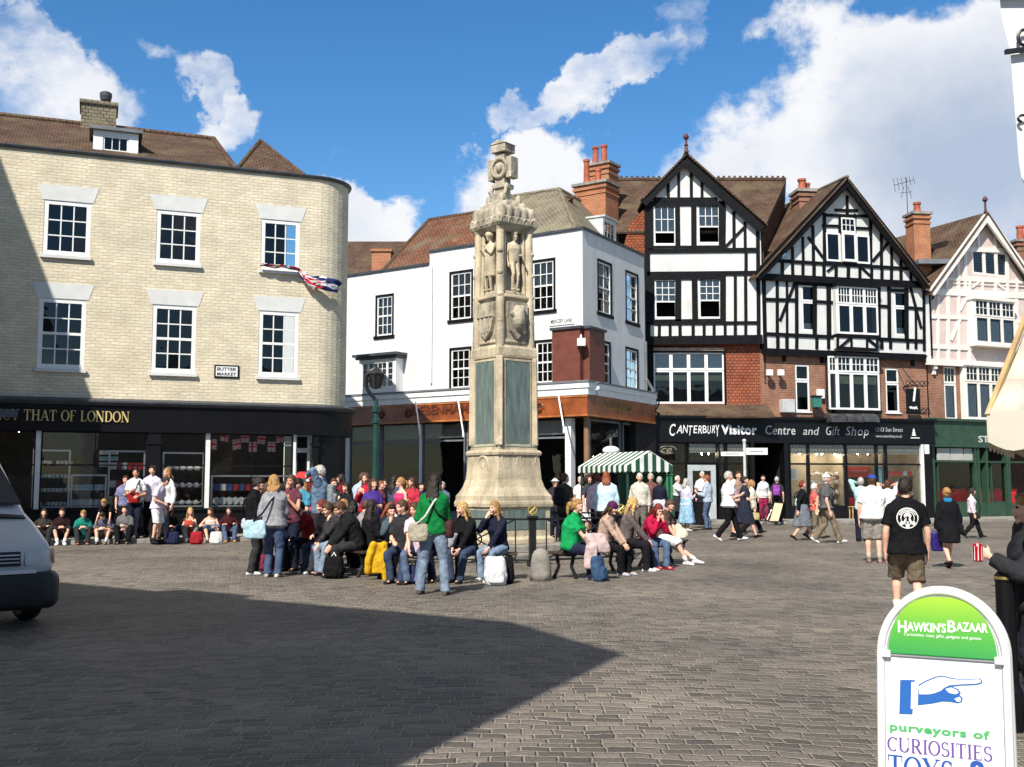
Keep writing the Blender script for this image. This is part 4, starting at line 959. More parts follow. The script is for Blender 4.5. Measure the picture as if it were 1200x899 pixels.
# first floor: window group, hung tile panel
zt = cA(280, 845)[1]; z0 = cA(280, 845)[1]
cA2 = conv(FA, Z2)
wz = zrect(F, Z2, 84, 352, 108, 302); pt = cA2(280, 315)[1]
m = MB(); F.wall(m, cA2(60, 200)[0], cA2(490, 200)[0], pt-.15, zj-.1, [wz], depth=.14); m.build('wall', M['hung_tile'], rtA, fixn=False)
m = MB(); F.box(m, cA2(60, 200)[0], wz[0]-.001, pt, zj-.1, .004, .07); F.box(m, wz[0], wz[1]+.07, wz[3]+.001, wz[3]+.07, .004, .08); F.box(m, wz[1]+.001, wz[1]+.07, pt, wz[3], .004, .07); m.build('surround', M['timber'], rtA)
m = MB(); F.box(m, wz[0], wz[1], wz[3]+.072, wz[3]+.20, .004, .12); m.build('lintel_strip', plain('peeling_board', (.45, .33, .24), .8, var=.3, vscale=6), rtA)
for k in range(4):
    a = wz[0]+(wz[1]-wz[0])*k/4+.003; b = wz[0]+(wz[1]-wz[0])*(k+1)/4-.003; zm = cA2(200, 175)[1]
    sash(F, rtA, a, b, wz[2]+.003, zm-.01, 1, 1, o=-.04, fw=.07, sill=False, blind=(.72, .9, 'yellow'))if 'yellow' in M else None
    sash(F, rtA, a, b, zm+.01, wz[3]-.003, 1, 1, o=-.04, fw=.07, sill=False, blind=(.0, 1, 'lace'))
m = MB(); F.box(m, cA2(60, 200)[0], cA2(490, 200)[0], pt, zj, -4, -1.0); m.build('interior', M['interior'], rtA)
# pent roof over the shop
m = MB(); a, b = cA2(82, 330), cA2(515, 330); zp = cA2(300, 352)[1]
m.prism([F.w(a[0], pt+.12, .0), F.w(b[0], pt+.12, .0), F.w(b[0]+.1, zp-.02, 1.0), F.w(a[0]-.1, zp-.02, 1.0)], (0, 0, -.08)); m.build('pent_roof', M['roof_tile'], rtA)

# ---- right gable
rtB = thing('timber_framed_house', 'wide black and white gable with a small oriel, close studding and red brick below', 'house', FB.w(FB.len/2, 0))
F = FB; cB = conv(FB, Z1); kB = .30025*47.8/FPX
apex = cB(840, 225); evL = cB(500, 590); evR = cB(1145, 612)
def topB(u):
    if u < apex[0]: return apex[1]+(evL[1]-apex[1])*(apex[0]-u)/(apex[0]-evL[0])
    return apex[1]+(evR[1]-apex[1])*(u-apex[0])/(evR[0]-apex[0])
zj = (cB(600, 868)[1]+cB(1100, 888)[1])/2; zmj = (cB(600, 584)[1]+cB(1100, 610)[1])/2
hT = [zrect(F, Z1, 759, 813, 410, 521), zrect(F, Z1, 817, 872, 350, 522), zrect(F, Z1, 876, 928, 420, 530)]
hT = [(min(h[0] for h in hT), max(h[1] for h in hT), hT[1][2], hT[0][3])]+[zrect(F, Z1, 815, 868, 350, 407)]
hM = [zrect(F, Z1, 655, 708, 617, 796), zrect(F, Z1, 1016, 1066, 642, 813)]
uL, uR = cB(512, 700)[0], cB(1150, 700)[0]
m = MB(); F.wall(m, cB(505, 580)[0], uR, zmj, apex[1], [], depth=.12, top=topB, o=.34, du=.2); F.wall(m, uL, uR, zj, zmj+.05, hM, depth=.12, o=.22); m.build('wall', M['plaster'], rtB, fixn=False)
lst = [(755, 330, 755, 528, 15), (934, 335, 934, 540, 15), (843, 265, 843, 345, 14), (795, 320, 885, 322, 12), (745, 340, 745, 340, 1), (745, 381, 815, 383, 12), (873, 390, 940, 393, 12), (815, 335, 815, 410, 12), (873, 335, 873, 415, 12), (755, 340, 930, 344, 13),
       (710, 380, 711, 520, 13), (690, 425, 748, 505, 13), (1003, 448, 942, 520, 13), (977, 410, 978, 545, 13), (670, 425, 671, 520, 12), (630, 462, 631, 520, 12), (1016, 460, 1017, 548, 12), (1053, 500, 1053, 550, 12), (575, 518, 1100, 550, 16),
       (757, 525, 932, 537, 14)]+[(x, 520+.06*(x-600), x, 575+.06*(x-600), 14) for x in (590, 630, 670, 713, 752, 800, 848, 893, 938, 978, 1016, 1053, 1092)]+[(765, 560, 800, 533, 10), (935, 578, 900, 545, 10), (505, 580, 1150, 612, 30)]
m = MB(); beams(F, m, Z1, kB, [b for b in lst if abs(b[0]-b[2])+abs(b[1]-b[3]) > 2], .34+.05, .30)
l2 = [(517, 590, 522, 870, 16), (570, 590, 571, 808, 14), (608, 590, 608, 808, 10), (645, 590, 647, 810, 16), (716, 600, 717, 815, 18), (771, 600, 772, 820, 20), (968, 615, 969, 830, 12), (1007, 620, 1008, 830, 16), (1075, 625, 1076, 835, 18), (1111, 690, 1112, 835, 10), (1142, 620, 1144, 870, 14), (580, 752, 640, 600, 12), (1090, 620, 1132, 782, 12),
      (520, 669, 652, 672, 14), (710, 677, 800, 682, 14), (965, 694, 1012, 697, 14), (1068, 700, 1145, 706, 14), (515, 803, 1148, 832, 15), (640, 606, 775, 612, 16), (1000, 632, 1080, 636, 14)]+[(x, 805+.035*(x-517), x, 862, 14) for x in (572, 608, 646, 725, 771, 800, 978, 1012, 1080, 1112)]+[(515, 872, 1150, 896, 30), (560, 590, 770, 598, 14)]
beams(F, m, Z1, kB, l2, .22+.05, .18); m.build('timber_frame', M['timber'], rtB)
m = MB(); beams(F, m, Z1, kB, [(840, 208, 492, 578, 42), (840, 208, 1158, 612, 42)], .34+.42, .34+.34); m.build('bargeboard', M['timber'], rtB)
m = MB(); F.poly(m, [cB(512, 600), cB(512, 640), cB(520, 880), cB(512, 880)], -3, .25); F.box(m, cB(1150, 700)[0], cB(1152, 700)[0]+.06, zj, evR[1], -5, .25); m.build('flank_wall', M['timber'], rtB)
m = MB(); apx = cB(840, 193, .8); el = cB(486, 578, .8); er = cB(1166, 618, .8)
for e in (el, er): m.prism([F.w(apx[0], apx[1], .84), F.w(e[0], e[1], .84), F.w(e[0], e[1], -7), F.w(apx[0], apx[1], -7)], (0, 0, -.09))
m.build('roof', M['roof_tile'], rtB)
m = MB(); m.tube([F.w(apx[0], apx[1]+.02, .84), F.w(apx[0], apx[1]+.02, -7)], .09, 8); m.build('ridge_tiles', M['roof_tile_grey'], rtB)
# attic window group: a frame box standing on the wall, opened middle casement
h = zrect(F, Z1, 759, 813, 410, 521, .36); sash(F, rtB, *h, 1, 1, o=.37, fw=.07, sill=False)
h = zrect(F, Z1, 817, 872, 352, 408, .36); sash(F, rtB, *h, 3, 2, o=.37, fw=.06, sill=False)
h = zrect(F, Z1, 876, 928, 420, 530, .36); sash(F, rtB, *h, 1, 1, o=.37, fw=.07, sill=False)
h = zrect(F, Z1, 817, 872, 412, 524, .36); w = sash(F, rtB, h[0], h[0]+(h[1]-h[0])*.97, h[2], h[3], 1, 1, o=.50, fw=.09, sill=False)
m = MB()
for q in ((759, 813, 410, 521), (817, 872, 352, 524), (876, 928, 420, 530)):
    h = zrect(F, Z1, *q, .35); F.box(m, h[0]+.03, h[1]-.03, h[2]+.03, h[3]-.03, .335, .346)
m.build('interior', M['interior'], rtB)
for h in hM:
    e = .004; zm = h[2]+(h[3]-h[2])*.64; sash(F, rtB, h[0]+e, h[1]-e, h[2]+e, zm-.01, 1, 1, o=.17, fw=.07, sill=False, blind=(0, .25, 'lace')); sash(F, rtB, h[0]+e, h[1]-e, zm+.01, h[3]-e, 1, 1, o=.17, fw=.07, sill=False)
m = MB(); F.box(m, uL+.1, uR-.1, zj, zmj, -4, -.7); m.build('interior', M['interior'], rtB)
# oriel on the second floor
def oriel(F, root, cv, x0, x1, y0, y1, ob, o, tz, frame, lights=3, topcols=3, wall='plaster', hood='timber', side=1, blind=None):
    h = zrect(F, cv, x0, x1, y0, y1, o); zm = h[2]+(h[3]-h[2])*tz; out = []
    m = MB(); F.box(m, h[0]-.1, h[1]+.1, h[3]+.003, h[3]+.16, ob, o+.12); F.box(m, h[0]-.06, h[1]+.06, h[2]-.14, h[2]-.003, ob, o+.06); by = build_split(m, 'oriel_board', M[hood], root)[0]
    for k in range(lights):
        a = h[0]+(h[1]-h[0])*k/lights+.003; b = h[0]+(h[1]-h[0])*(k+1)/lights-.003
        sash(F, by, a, b, h[2], zm-.012, 1, 1, frame=frame, o=o, fw=.075, sill=False, blind=blind); sash(F, by, a, b, zm+.012, h[3], topcols, 2, frame=frame, o=o, fw=.06, bar=.03, sill=False)
    m = MB()
    for a, b in ((h[0]-.03, h[0]+.04), (h[1]-.04, h[1]+.03)): F.box(m, a, b, h[2], h[3], ob, o-.06)
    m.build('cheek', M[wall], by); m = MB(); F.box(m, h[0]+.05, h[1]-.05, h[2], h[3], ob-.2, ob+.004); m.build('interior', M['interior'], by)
    return by
M['yellow'] = plain('yellow_blind', (.62, .60, .28), .8)
oriel(FB, rtB, Z1, 804, 961, 622, 806, .22, .55, .63, 'white_paint', 3, 4)
m = MB(); h = zrect(F, Z1, 804, 961, 815, 862, .55); F.box(m, h[0], h[1], h[2], h[3], .2, .55); ap_ = m.build('apron', M['plaster'], rtB)
m = MB(); beams(F, m, Z1, kB, [(804, 812, 962, 818, 12), (806, 858, 962, 866, 14), (812, 858, 855, 822, 12), (926, 826, 966, 858, 12), (806, 815, 806, 862, 10), (960, 815, 960, 865, 10), (860, 818, 860, 862, 10), (920, 820, 920, 862, 10)], .60, .54); m.build('timber_frame', M['timber'], ap_)
# brick first floor
cB2 = conv(FB, Z2); zb = cB2(800, 372)[1]
hB = [zrect(F, Z2, 624, 677, 154, 332), zrect(F, Z2, 967, 1017, 168, 336)]
m = MB(); F.wall(m, cB2(490, 200)[0], cB2(1122, 200)[0], zb-.3, zj+.02, hB, depth=.14); m.build('wall', M['red_brick'], rtB, fixn=False)
for h in hB:
    e = .004; zm = h[2]+(h[3]-h[2])*.66; sash(F, rtB, h[0]+e, h[1]-e, h[2]+e, zm-.01, 1, 1, o=-.05, fw=.07, sill=True); sash(F, rtB, h[0]+e, h[1]-e, zm+.01, h[3]-e, 1, 1, o=-.05, fw=.07, sill=False)
oriel(FB, rtB, Z2, 782, 942, 124, 326, .0, .42, .70, 'white_paint', 3, 3, blind=(.72, .95, 'yellow'))
h = zrect(FB, Z2, 748, 780, 122, 324, .3); zm = h[2]+(h[3]-h[2])*.7
m = MB(); F.box(m, cB2(500, 200)[0], cB2(1120, 200)[0], zb-.2, zj, -4, -.8); m.build('interior', M['interior'], rtB)
# side light of the lower oriel
w = sash(FB, rtB, h[0], h[1]-.02, h[2], zm-.01, 1, 1, o=.34, fw=.06, sill=False); w = sash(FB, rtB, h[0], h[1]-.02, zm+.01, h[3], 2, 2, o=.34, fw=.06, sill=False)
m = MB(); F.box(m, h[0]+.04, h[1]-.03, h[2], h[3], .02, .2); m.build('interior', M['interior'], rtB)
# corbels under the jetty
for x in (572, 715, 1060):
    u, z = cB2(x, 118); m = MB(); F.poly(m, [(u, zj), (u+.18, zj), (u+.18, zj-.5), (u, zj-.5)], .0, .05); F.box(m, u+.01, u+.17, zj-.24, zj-.003, .05, .25); m.build('corbel', M['timber'], rtB)
# chimneys
q = at(938, 235, 50); z1 = at(943, 228, 50).z; c = at(944, 240, 50); ch = stack(rtB, c, 1.0, 1.0, at(944, 262, 50).z-1.2, z1, 0.1, 'red_brick', .14)
pot(ch, (c.x-.15, c.y, z1+.14), .62, .19, 'terracotta'); pot(ch, (c.x+.15, c.y+.3, z1+.14), .5, .17, 'terracotta')
c = at(1076, 280, 50.5); z1 = at(1076, 251, 50.5).z; ch = stack(rtB, c, .82, .8, at(1076, 310, 50.5).z-1.5, z1-.1, 0.12, 'orange_brick', .12)
pot(ch, (c.x, c.y, z1), .58, .17, 'terracotta')
m = MB(); m.box((c.x+.35, c.y-.4, at(1076, 305, 50).z-.15), (1.5, 1.2, .22)); m.build('lead_flashing', M['lead'], rtB)
# TV aerial standing behind the chimney
t = thing('tv_aerial', 'thin many-armed television aerial on a mast beside the brick chimney', 'aerial', at(1064, 285, 51))
b_ = at(1065, 282, 51); tp = at(1062, 208, 51); m = MB(); m.tube([b_+Vector((0, 0, -2)), tp], .02, 6); m.build('mast', M['gutter'], t)
m = MB(); a0 = at(1048, 217, 51.2); a1 = at(1071, 211, 50.8); m.tube([a0, a1], .015, 6)
for k in range(6):
    q = a0.lerp(a1, k/5); m.tube([q+Vector((-.04, 0, .34-.03*k)), q+Vector((.04, 0, -.34+.03*k))], .012, 5)
q = at(1062, 226, 51)
for dx in (-.25, .25): m.tube([q+Vector((dx, 0, -.25)), q+Vector((dx*.4, 0, .3))], .012, 5)
m.tube([q+Vector((-.3, 0, 0)), q+Vector((.3, 0, .05))], .012, 5)
m.build('aerial_arms', M['gutter'], t)
# fixtures on the brick wall
def fixture(name, label, cat, F, cv, x0, x1, y0, y1, o0, o1, mat, extra=None):
    h = zrect(F, cv, x0, x1, y0, y1, o1); m = MB(); F.box(m, h[0], h[1], h[2], h[3], o0, o1)
    o = m.build(name, mat, None, F.w((h[0]+h[1])/2, h[2], o0), bevel=.02); tag(o, label, cat); return o, h
fixture('alarm_box', 'left one of two white alarm boxes on the red brick wall', 'alarm', FB, Z2, 517, 539, 172, 195, .3, .45, M['white_paint'])
fixture('alarm_box', 'right one of two white alarm boxes on the red brick wall', 'alarm', FB, Z2, 560, 582, 172, 195, .3, .45, M['white_paint'])
for x in (528, 571):
    h = zrect(FB, Z2, x-3, x+3, 178, 190, .3); m = MB(); FB.box(m, h[0], h[1], h[2], h[3], .002, .3); o = m.build('bracket', M['iron'], None, FB.w(h[0], h[2], 0)); tag(o, 'short iron arm holding the left alarm box off the brick' if x < 550 else 'short iron arm holding the right alarm box off the brick', 'bracket')
o, h = fixture('air_conditioner', 'pale grey air conditioning box on the brick wall above the shop', 'air conditioner', FB, Z2, 577, 623, 285, 335, .004, .35, plain('pale_metal', (.5, .5, .5), .5))
o, h = fixture('junction_box', 'small cream cable box beside the lower oriel', 'box', FB, Z2, 711, 735, 247, 282, .004, .2, M['white_paint'])
t = thing('flood_lamp', 'green flood lamp on the ledge above the visitor centre sign', 'lamp', FB.w(*cB2(708, 318, .5), .5))
h = zrect(FB, Z2, 694, 724, 276, 316, .6); m = MB(); FB.box(m, h[0], h[1], h[2], h[3], .35, .6); m.build('housing', plain('green_glass', (.04, .18, .14), .3), t, bevel=.02)
m = MB(); FB.box(m, h[0]-.03, h[1]+.03, h[3], h[3]+.06, .3, .65); m.build('lamp_cap', M['iron'], t); m = MB(); FB.box(m, (h[0]+h[1])/2-.04, (h[0]+h[1])/2+.04, h[2]-.4, h[2], .42, .5); m.build('arm', M['iron'], t)
# black curved shade over the ledge
t = thing('awning_hood', 'row of three black rounded hoods above the shop sign', 'hood', FB.w(*cB2(850, 370, .6), .6))
for k in range(3):
    h = zrect(FB, Z2, 757+62*k, 757+62*k+58, 337, 372, .9); m = MB(); pr = [(0.45+.55*math.sin(R(a)), h[2]+(h[3]-h[2])*math.cos(R(a))) for a in range(0, 91, 15)]+[(.45, h[2])]
    m.prism([FB.w(h[0], z, o) for o, z in pr], FB.u*(h[1]-h[0])); m.build('hood', plain('grey_black_metal', (.05, .05, .055), .35, var=.3), t)
# hanging information sign
t = thing('hanging_sign', 'black hanging information sign with a white letter i on an iron bracket', 'sign', FB.w(*cB2(1070, 340, .9), .9))
h = zrect(FB, Z2, 1045, 1096, 245, 342, .9); m = MB(); FB.box(m, h[0], h[1], h[2], h[3], .86, .94); sg = m.build('sign_board', M['black_paint'], t, bevel=.01)
m = MB(); fn = lambda u, z, o: FB.w(u, z, .942+o); put_text(m, 'i', fn, h[0]+.30, h[0]+.50, h[2]+.62, h=.62, shear=.25, bold=.05); 
m.tube([fn(h[0]+.12+.026*i, h[2]+.28+.07*math.sin(i*1.9), .004) for i in range(int((h[1]-h[0]-.24)/.026))], .018, 6); m.build('lettering', M['white_paint'], sg)
m = MB(); m.bar(FB.w(h[0]-.1, h[3]+.12, .9), FB.w(h[1]+.3, h[3]+.12, .9), .05); m.bar(FB.w(h[1]-.2, h[3]+.14, .0), FB.w(h[1]-.2, h[3]+.14, .95), .05); m.bar(FB.w(cB2(985, 108, .1)[0], cB2(985, 108)[1], .1), FB.w(h[1]-.3, h[3]+.25, .9), .03)
for k in range(5): m.tube([FB.w(h[0]+.1+.25*k+.1*math.cos(a), h[3]+.26+.1*math.sin(a), .9) for a in [i*.6 for i in range(11)]], .02, 6)
m.bar(FB.w(h[0]+.1, h[3], .9), FB.w(h[0]+.1, h[3]+.12, .9), .02); m.bar(FB.w(h[1]-.1, h[3], .9), FB.w(h[1]-.1, h[3]+.12, .9), .02)
m.build('bracket', M['iron'], t)
# ---------------- shared shopfront
rtV = rtB
F = FV; fz1 = (F.px(790, 489)[1]+F.px(1080, 494)[1])/2; fz0 = (F.px(790, 516)[1]+F.px(1080, 519)[1])/2
m = MB(); F.box(m, -.1, F.len+.1, fz0, fz1, -.6, .0); F.box(m, -.15, F.len+.15, fz1+.002, fz1+.09, -1.2, .14); F.box(m, -.12, F.len+.12, fz0-.07, fz0-.002, -.5, .05); fa = m.build('fascia', M['black_paint'], rtV)
m = MB(); F.box(m, -.1, F.len+.1, fz1+.092, zb+.05, -1.0, .05); m.build('ledge', M['lead'], rtV)
m = MB(); fn = lambda u, z, o: FV.w(u, z, .002+o); mid = fz0+.30
def vt(s, x0, x1, h, **k): put_text(m, s, fn, FV.px(x0, 506)[0], FV.px(x1, 506)[0], k.pop('base', mid), h=h, **k)
# hand painted capitals of unequal height
xs = [784, 792, 799.5, 806.5, 812, 817.5, 823, 828.5, 833.5, 838]; 
for ch, x0, x1, hh, dz in zip('CANTERBURY', xs, xs[1:]+[843], (.52, .36, .36, .44, .34, .36, .34, .36, .34, .50), (-.1, 0, .02, -.08, .02, 0, .03, .0, .03, -.1)):
    put_text(m, ch, fn, FV.px(x0+.5, 506)[0], FV.px(x1-.2, 506)[0], mid+dz, h=hh, shear=random.uniform(-.05, .3), bold=.006)
vt('Visitor', 845, 887, .40, bold=.035, spacing=1.08); m.build('lettering', M['white_paint'], fa)
m = MB(); vt('Centre', 897, 932, .40, shear=.12, bold=.008, spacing=1.1); vt('and', 941, 960, .36, shear=.2); vt('Gift', 968, 984, .40, shear=.2, spacing=1.1); vt('Shop', 991, 1018, .40, shear=.2, spacing=1.1)
m.build('lettering', plain('soft_white', (.45, .45, .44), .6), fa)
m = MB(); vt('12/13 Sun Street', 1026, 1058, .19, base=mid+.18, shear=.1); vt('www.canterbury.co.uk', 1026, 1057, .13, base=mid-.08); m.build('lettering', plain('soft_white', (.45, .45, .44), .6), fa)
m = MB(); u, z = FV.px(1068, 508); 
for k in range(3): F.poly(m, [(u+.03*k, z-.1+.1*k), (u+.25-.03*k, z-.1+.1*k), (u+.12, z+.04+.1*k)], .002, .008)
F.box(m, u-.05, u+.4, z-.22, z-.18, .002, .008); m.build('emblem', M['white_paint'], fa)
# shop glazing: (px left, px right, kind)
def shopwin(a, b, zt, z0, name='shop_window', tr=None, frame='black_paint', lead=True, F=FV, root=None, o=-.12):
    root = root or rtV; u0, u1 = F.px(a, 560, o)[0], F.px(b, 560, o)[0]; m = MB(); w = .06
    F.box(m, u0, u0+w, z0, zt, o-.05, o+.05); F.box(m, u1-w, u1, z0, zt, o-.05, o+.05); F.box(m, u0+w, u1-w, zt-w, zt, o-.05, o+.05); F.box(m, u0+w, u1-w, z0, z0+w, o-.05, o+.05)
    if tr: F.box(m, u0+w, u1-w, tr-.04, tr+.04, o-.05, o+.05)
    wo = m.build(name, M[frame], root); m = MB(); m.add([F.w(u0+.03, z0+.03, o), F.w(u1-.03, z0+.03, o), F.w(u1-.03, zt-.03, o), F.w(u0+.03, zt-.03, o)], [(0, 1, 2, 3)]); m.build('pane', M['shop_glass'], wo, fixn=False)
    if lead:
        m = MB(); zl = zt-(zt-tr)*.5
        F.box(m, u0+w, u1-w, zl, zt-w, o-.03, o-.015); m.build('leaded_light', leadm, wo)
    return u0, u1
leadm = brick('leaded_lights', (.42, .40, .35), (.48, .46, .40), (.10, .10, .10), bw=.16, bh=.16, ms=.012, noise=.1, bump=.1); 
tr = FV.px(1000, 544)[1]; z_s = .62
for a, b in ((925, 947), (947.5, 991), (991.5, 1027), (1027.5, 1038), (1038.5, 1080)): shopwin(a, b, fz0-.07, z_s, tr=tr)
shopwin(771, 805, fz0-.07, .3, tr=tr, lead=False); shopwin(842, 850, fz0-.07, z_s, tr=tr); shopwin(851, 880, fz0-.07, z_s, tr=tr)
shopwin(806, 841, fz0-.07, tr-.04, tr=tr+.02)
m = MB(); F.box(m, F.px(924, 560)[0], F.px(1080, 560)[0], .1, z_s, -.3, -.02); F.box(m, F.px(842, 560)[0], F.px(880, 560)[0], .1, z_s, -.3, -.02); m.build('stall_riser', M['black_paint'], rtV)
m = MB()
for a, b in ((762, 771), (880, 884), (919, 924), (1083, 1092)): F.box(m, F.px(a, 560)[0], F.px(b, 560)[0], .1, fz0-.07, -.4, .06)
build_split(m, 'pilaster', M['black_paint'], rtV)
m = MB(); F.box(m, F.px(1080.3, 560)[0], F.px(1083, 560)[0], .1, fz0-.07, -.25, .04); m.build('white_post', M['white_paint'], rtV)
o, h = fixture('notice', 'small white crest notice on the black pilaster at the end of the visitor centre', 'notice', FV, lambda x, y: (x, y), 1083.5, 1089, 521, 532, .062, .075, M['white_paint'])
# glazed door left
u0, u1 = F.px(807, 570)[0], F.px(840, 570)[0]; m = MB(); zt = tr-.06
F.box(m, u0, u0+.22, .14, zt, -.16, -.08); F.box(m, u1-.22, u1, .14, zt, -.16, -.08); F.box(m, u0+.22, u1-.22, zt-.25, zt, -.16, -.08); F.box(m, u0+.22, u1-.22, .14, .9, -.16, -.08); dr = m.build('door', plain('pale_grey_door', (.42, .45, .46), .5), rtV)
m = MB(); m.add([F.w(u0+.2, .88, -.12), F.w(u1-.2, .88, -.12), F.w(u1-.2, zt-.2, -.12), F.w(u0+.2, zt-.2, -.12)], [(0, 1, 2, 3)]); m.build('pane', M['shop_glass'], dr, fixn=False)
# rooms behind
def room(a, b, o0, mat, floor=.14):
    u0, u1 = F.px(a, 560)[0], F.px(b, 560)[0]; m = MB(); F.box(m, u0, u1, floor, fz0, o0-.1, o0); F.box(m, u0, u0+.05, floor, fz0, o0, -.2); F.box(m, u1-.05, u1, floor, fz0, o0, -.2); F.box(m, u0, u1, fz0-.06, fz0+.0, o0, -.17); F.box(m, u0+.05, u1-.05, floor, floor+.05, o0, -.17); return m.build('shop_room', M[mat], rtV)
room(925, 992, -1.5, 'interior_cream'); room(992.2, 1039, -1.3, 'interior_mid'); room(1039.2, 1080, -1.6, 'interior_cream'); room(806, 880, -2.5, 'interior'); room(771, 805.5, -1.0, 'interior'); room(881, 924, -3.2, 'interior')
m = MB(); u0, u1, z0, z1 = F.prect(773, 796, 521, 533); put_text(m, 'ce', lambda u, z, o: F.w(u, z, -.1+o), u0+.1, u1-.3, z0+.1, h=.3, shear=.4)
m.tube([F.w(u0+.4+.38*math.cos(a), (z0+z1)/2+.16*math.sin(a), -.1) for a in [i*.35 for i in range(16)]], .02, 6); o = m.build('painted_sign', plain('dull_gold_paint', (.28, .25, .18), .6), rtV)
# goods in the right windows
F = FV
for (a, b, y, n, kind) in ((949, 990, 557, 7, 0), (949, 990, 567, 6, 1), (949, 990, 579, 6, 1), (949, 990, 590, 5, 1), (1042, 1078, 557, 7, 2), (1042, 1078, 568, 6, 2), (1042, 1078, 580, 6, 2), (1042, 1078, 591, 6, 2)):
    o = -.7; u0, u1 = F.px(a, y, o)[0], F.px(b, y, o)[0]; z = F.px(970, y, o)[1]
    t = thing('wall_shelf', 'pale glass shelf of %s in the %s visitor centre window, %s' % (('crockery', 'china', 'souvenirs')[kind], 'left' if a < 1000 else 'right', {557: 'top level', 567: 'second level', 568: 'second level', 579: 'third level', 580: 'third level', 590: 'lowest level', 591: 'lowest level'}[y]), 'shelf', F.w(u0, z, o))
    m = MB(); F.box(m, u0, u1, z-.03, z, o-.15, o+.15); m.build('shelf', M['wood_light'], t)
    m = MB(); F.box(m, u0, u0+.03, z-.45, z-.032, o-.02, o+.02); F.box(m, u1-.03, u1, z-.45, z-.032, o-.02, o+.02); m.build('upright', M['wood_light'], t)
    for i in range(n):
        q = F.w(u0+.12+(u1-u0-.24)*i/(n-1), z, o)
        if kind < 2: place('teapot' if (i+kind) % 2 else 'mug', q, china, 'white %s on a visitor centre window shelf' % ('teapot' if (i+kind) % 2 else 'mug'), 'teapot' if (i+kind) % 2 else 'mug', 'white crockery in the visitor centre window', teapot_proto if (i+kind) % 2 else mug_proto, 1.5 if kind else 1.2)
        else: place('gift_box', q, random.choice([redm, redm, bluem, tealm]), 'small souvenir box in the right visitor centre window', 'box', 'souvenirs in the right visitor centre window', box_proto, .85)
# red panel & black recess, turquoise poster
t = thing('sale_display', 'red sale display with a black recess inside the visitor centre window', 'display', F.w(*F.px(1010, 600, -.5), -.5))
u0, u1, z0, z1 = F.prect(993.5, 1026, 547, 559); m = MB(); F.box(m, u0, u1, z0, z1, -.5, -.45); pn = m.build('red_header', M['red_paint'], t)
m = MB(); m.tube([F.w(u0+.45+.025*i, z0+.26+.06*math.sin(i*2.0), -.447) for i in range(int((u1-u0-.6)/.025))], .013, 6); m.build('lettering', plain('pale_red', (.7, .3, .3), .6), pn)
u0, u1, z0, z1 = F.prect(993.5, 1026, 559.2, 583); m = MB(); F.box(m, u0, u1, z0, z1, -.6, -.55); m.build('black_recess', M['black_paint'], t)
u0, u1, z0, z1 = F.prect(993.5, 1026, 583.2, 603); m = MB(); F.box(m, u0, u1, z0, z1, -.5, -.45); m.build('red_base', M['red_paint'], t)
t = thing('poster', 'turquoise and white poster in the narrow visitor centre window', 'poster', F.w(*F.px(1033, 560, -.3), -.3)); u0, u1, z0, z1 = F.prect(1028.5, 1037.5, 547, 568); m = MB(); F.box(m, u0, u1, z0, z1, -.3, -.28); m.build('sheet', plain('turquoise_paper', (.25, .6, .7), .7), t)
m = MB(); put_text(m, 'E', lambda u, z, o: F.w(u, z, -.28+o), u0+.1, u0+.26, z0+.45, h=.24, bold=.03); m.build('lettering', M['white_paint'], t)
t = thing('notice', 'white framed notice in the first visitor centre window', 'notice', F.w(*F.px(932, 560, -.2), -.2)); u0, u1, z0, z1 = F.prect(928, 937, 549, 562); m = MB(); F.box(m, u0, u1, z0, z1, -.22, -.2); m.build('sheet', plain('pale_blue_paper', (.5, .56, .6), .7), t); m = MB(); 
for k in range(5): F.box(m, u0+.05, u1-.08, z0+.07+k*.08, z0+.09+k*.08, -.2, -.196)
m.build('print', M['lead'], t)
for k, px in enumerate((937, 948, 957, 963, 978, 1005, 1017, 1032, 830, 822)):
    q = F.w(*F.px(px, 532, -.6), -.6); m = MB(); m.ell((0, 0, 0), (.035, .035, .035), None, 8, 6); o = m.build('spot_lamp', bulb, None, (0, 0, 0)); o.location = q
    tag(o, 'small lit spot lamp in the visitor centre window', 'lamp', 'lit spot lamps in the visitor centre')
# small wooden stool / stand at the red display
t = thing('wooden_stand', 'small pale wooden stand outside below the red display', 'stand', F.w(*F.px(1000, 610, .3), .3)); u0, u1 = F.px(996, 605, .3)[0], F.px(1008, 605, .3)[0]
m = MB(); F.box(m, u0, u1, .62, .66, .15, .5); m.build('stand_top', M['wood_light'], t)
for u in (u0+.03, u1-.07):
    for oo in (.18, .44): m = MB(); F.box(m, u, u+.04, .12, .62, oo, oo+.04); m.build('leg', M['wood_light'], t)

# ================================================================== PINK GABLED HOUSE
rtC = thing('timber_framed_house', 'pink plastered gabled house with white timbers above a dark green shopfront', 'house', FC.w(2, 0))
F = FC; cC = conv(FC, Z3); kC = .3339*51/FPX
apex = cC(470, 235); evL = cC(285, 490); evR = (2*apex[0]-evL[0], evL[1])
def topC(u): return apex[1]+(evL[1]-apex[1])*abs(apex[0]-u)/(apex[0]-evL[0])
uL, uR = cC(262, 600)[0], 2*apex[0]-cC(262, 600)[0]; zj = (cC(300, 730)[1]+cC(500, 747)[1])/2; zmj = (cC(300, 487)[1]+cC(580, 500)[1])/2
h0 = zrect(F, Z3, 405, 532, 345, 432); hm = zrect(F, Z3, 425, 568, 520, 668)
m = MB(); F.wall(m, uL, uR, zj, apex[1], [h0], depth=.1, top=topC, o=.2, du=.2); m.build('wall', M['pink'], rtC, fixn=False)
lead2 = brick('lead_lattice', (.10, .12, .12), (.16, .18, .18), (.45, .45, .44), bw=.11, bh=.13, ms=.010, noise=.2, bump=.0, rough=.15)
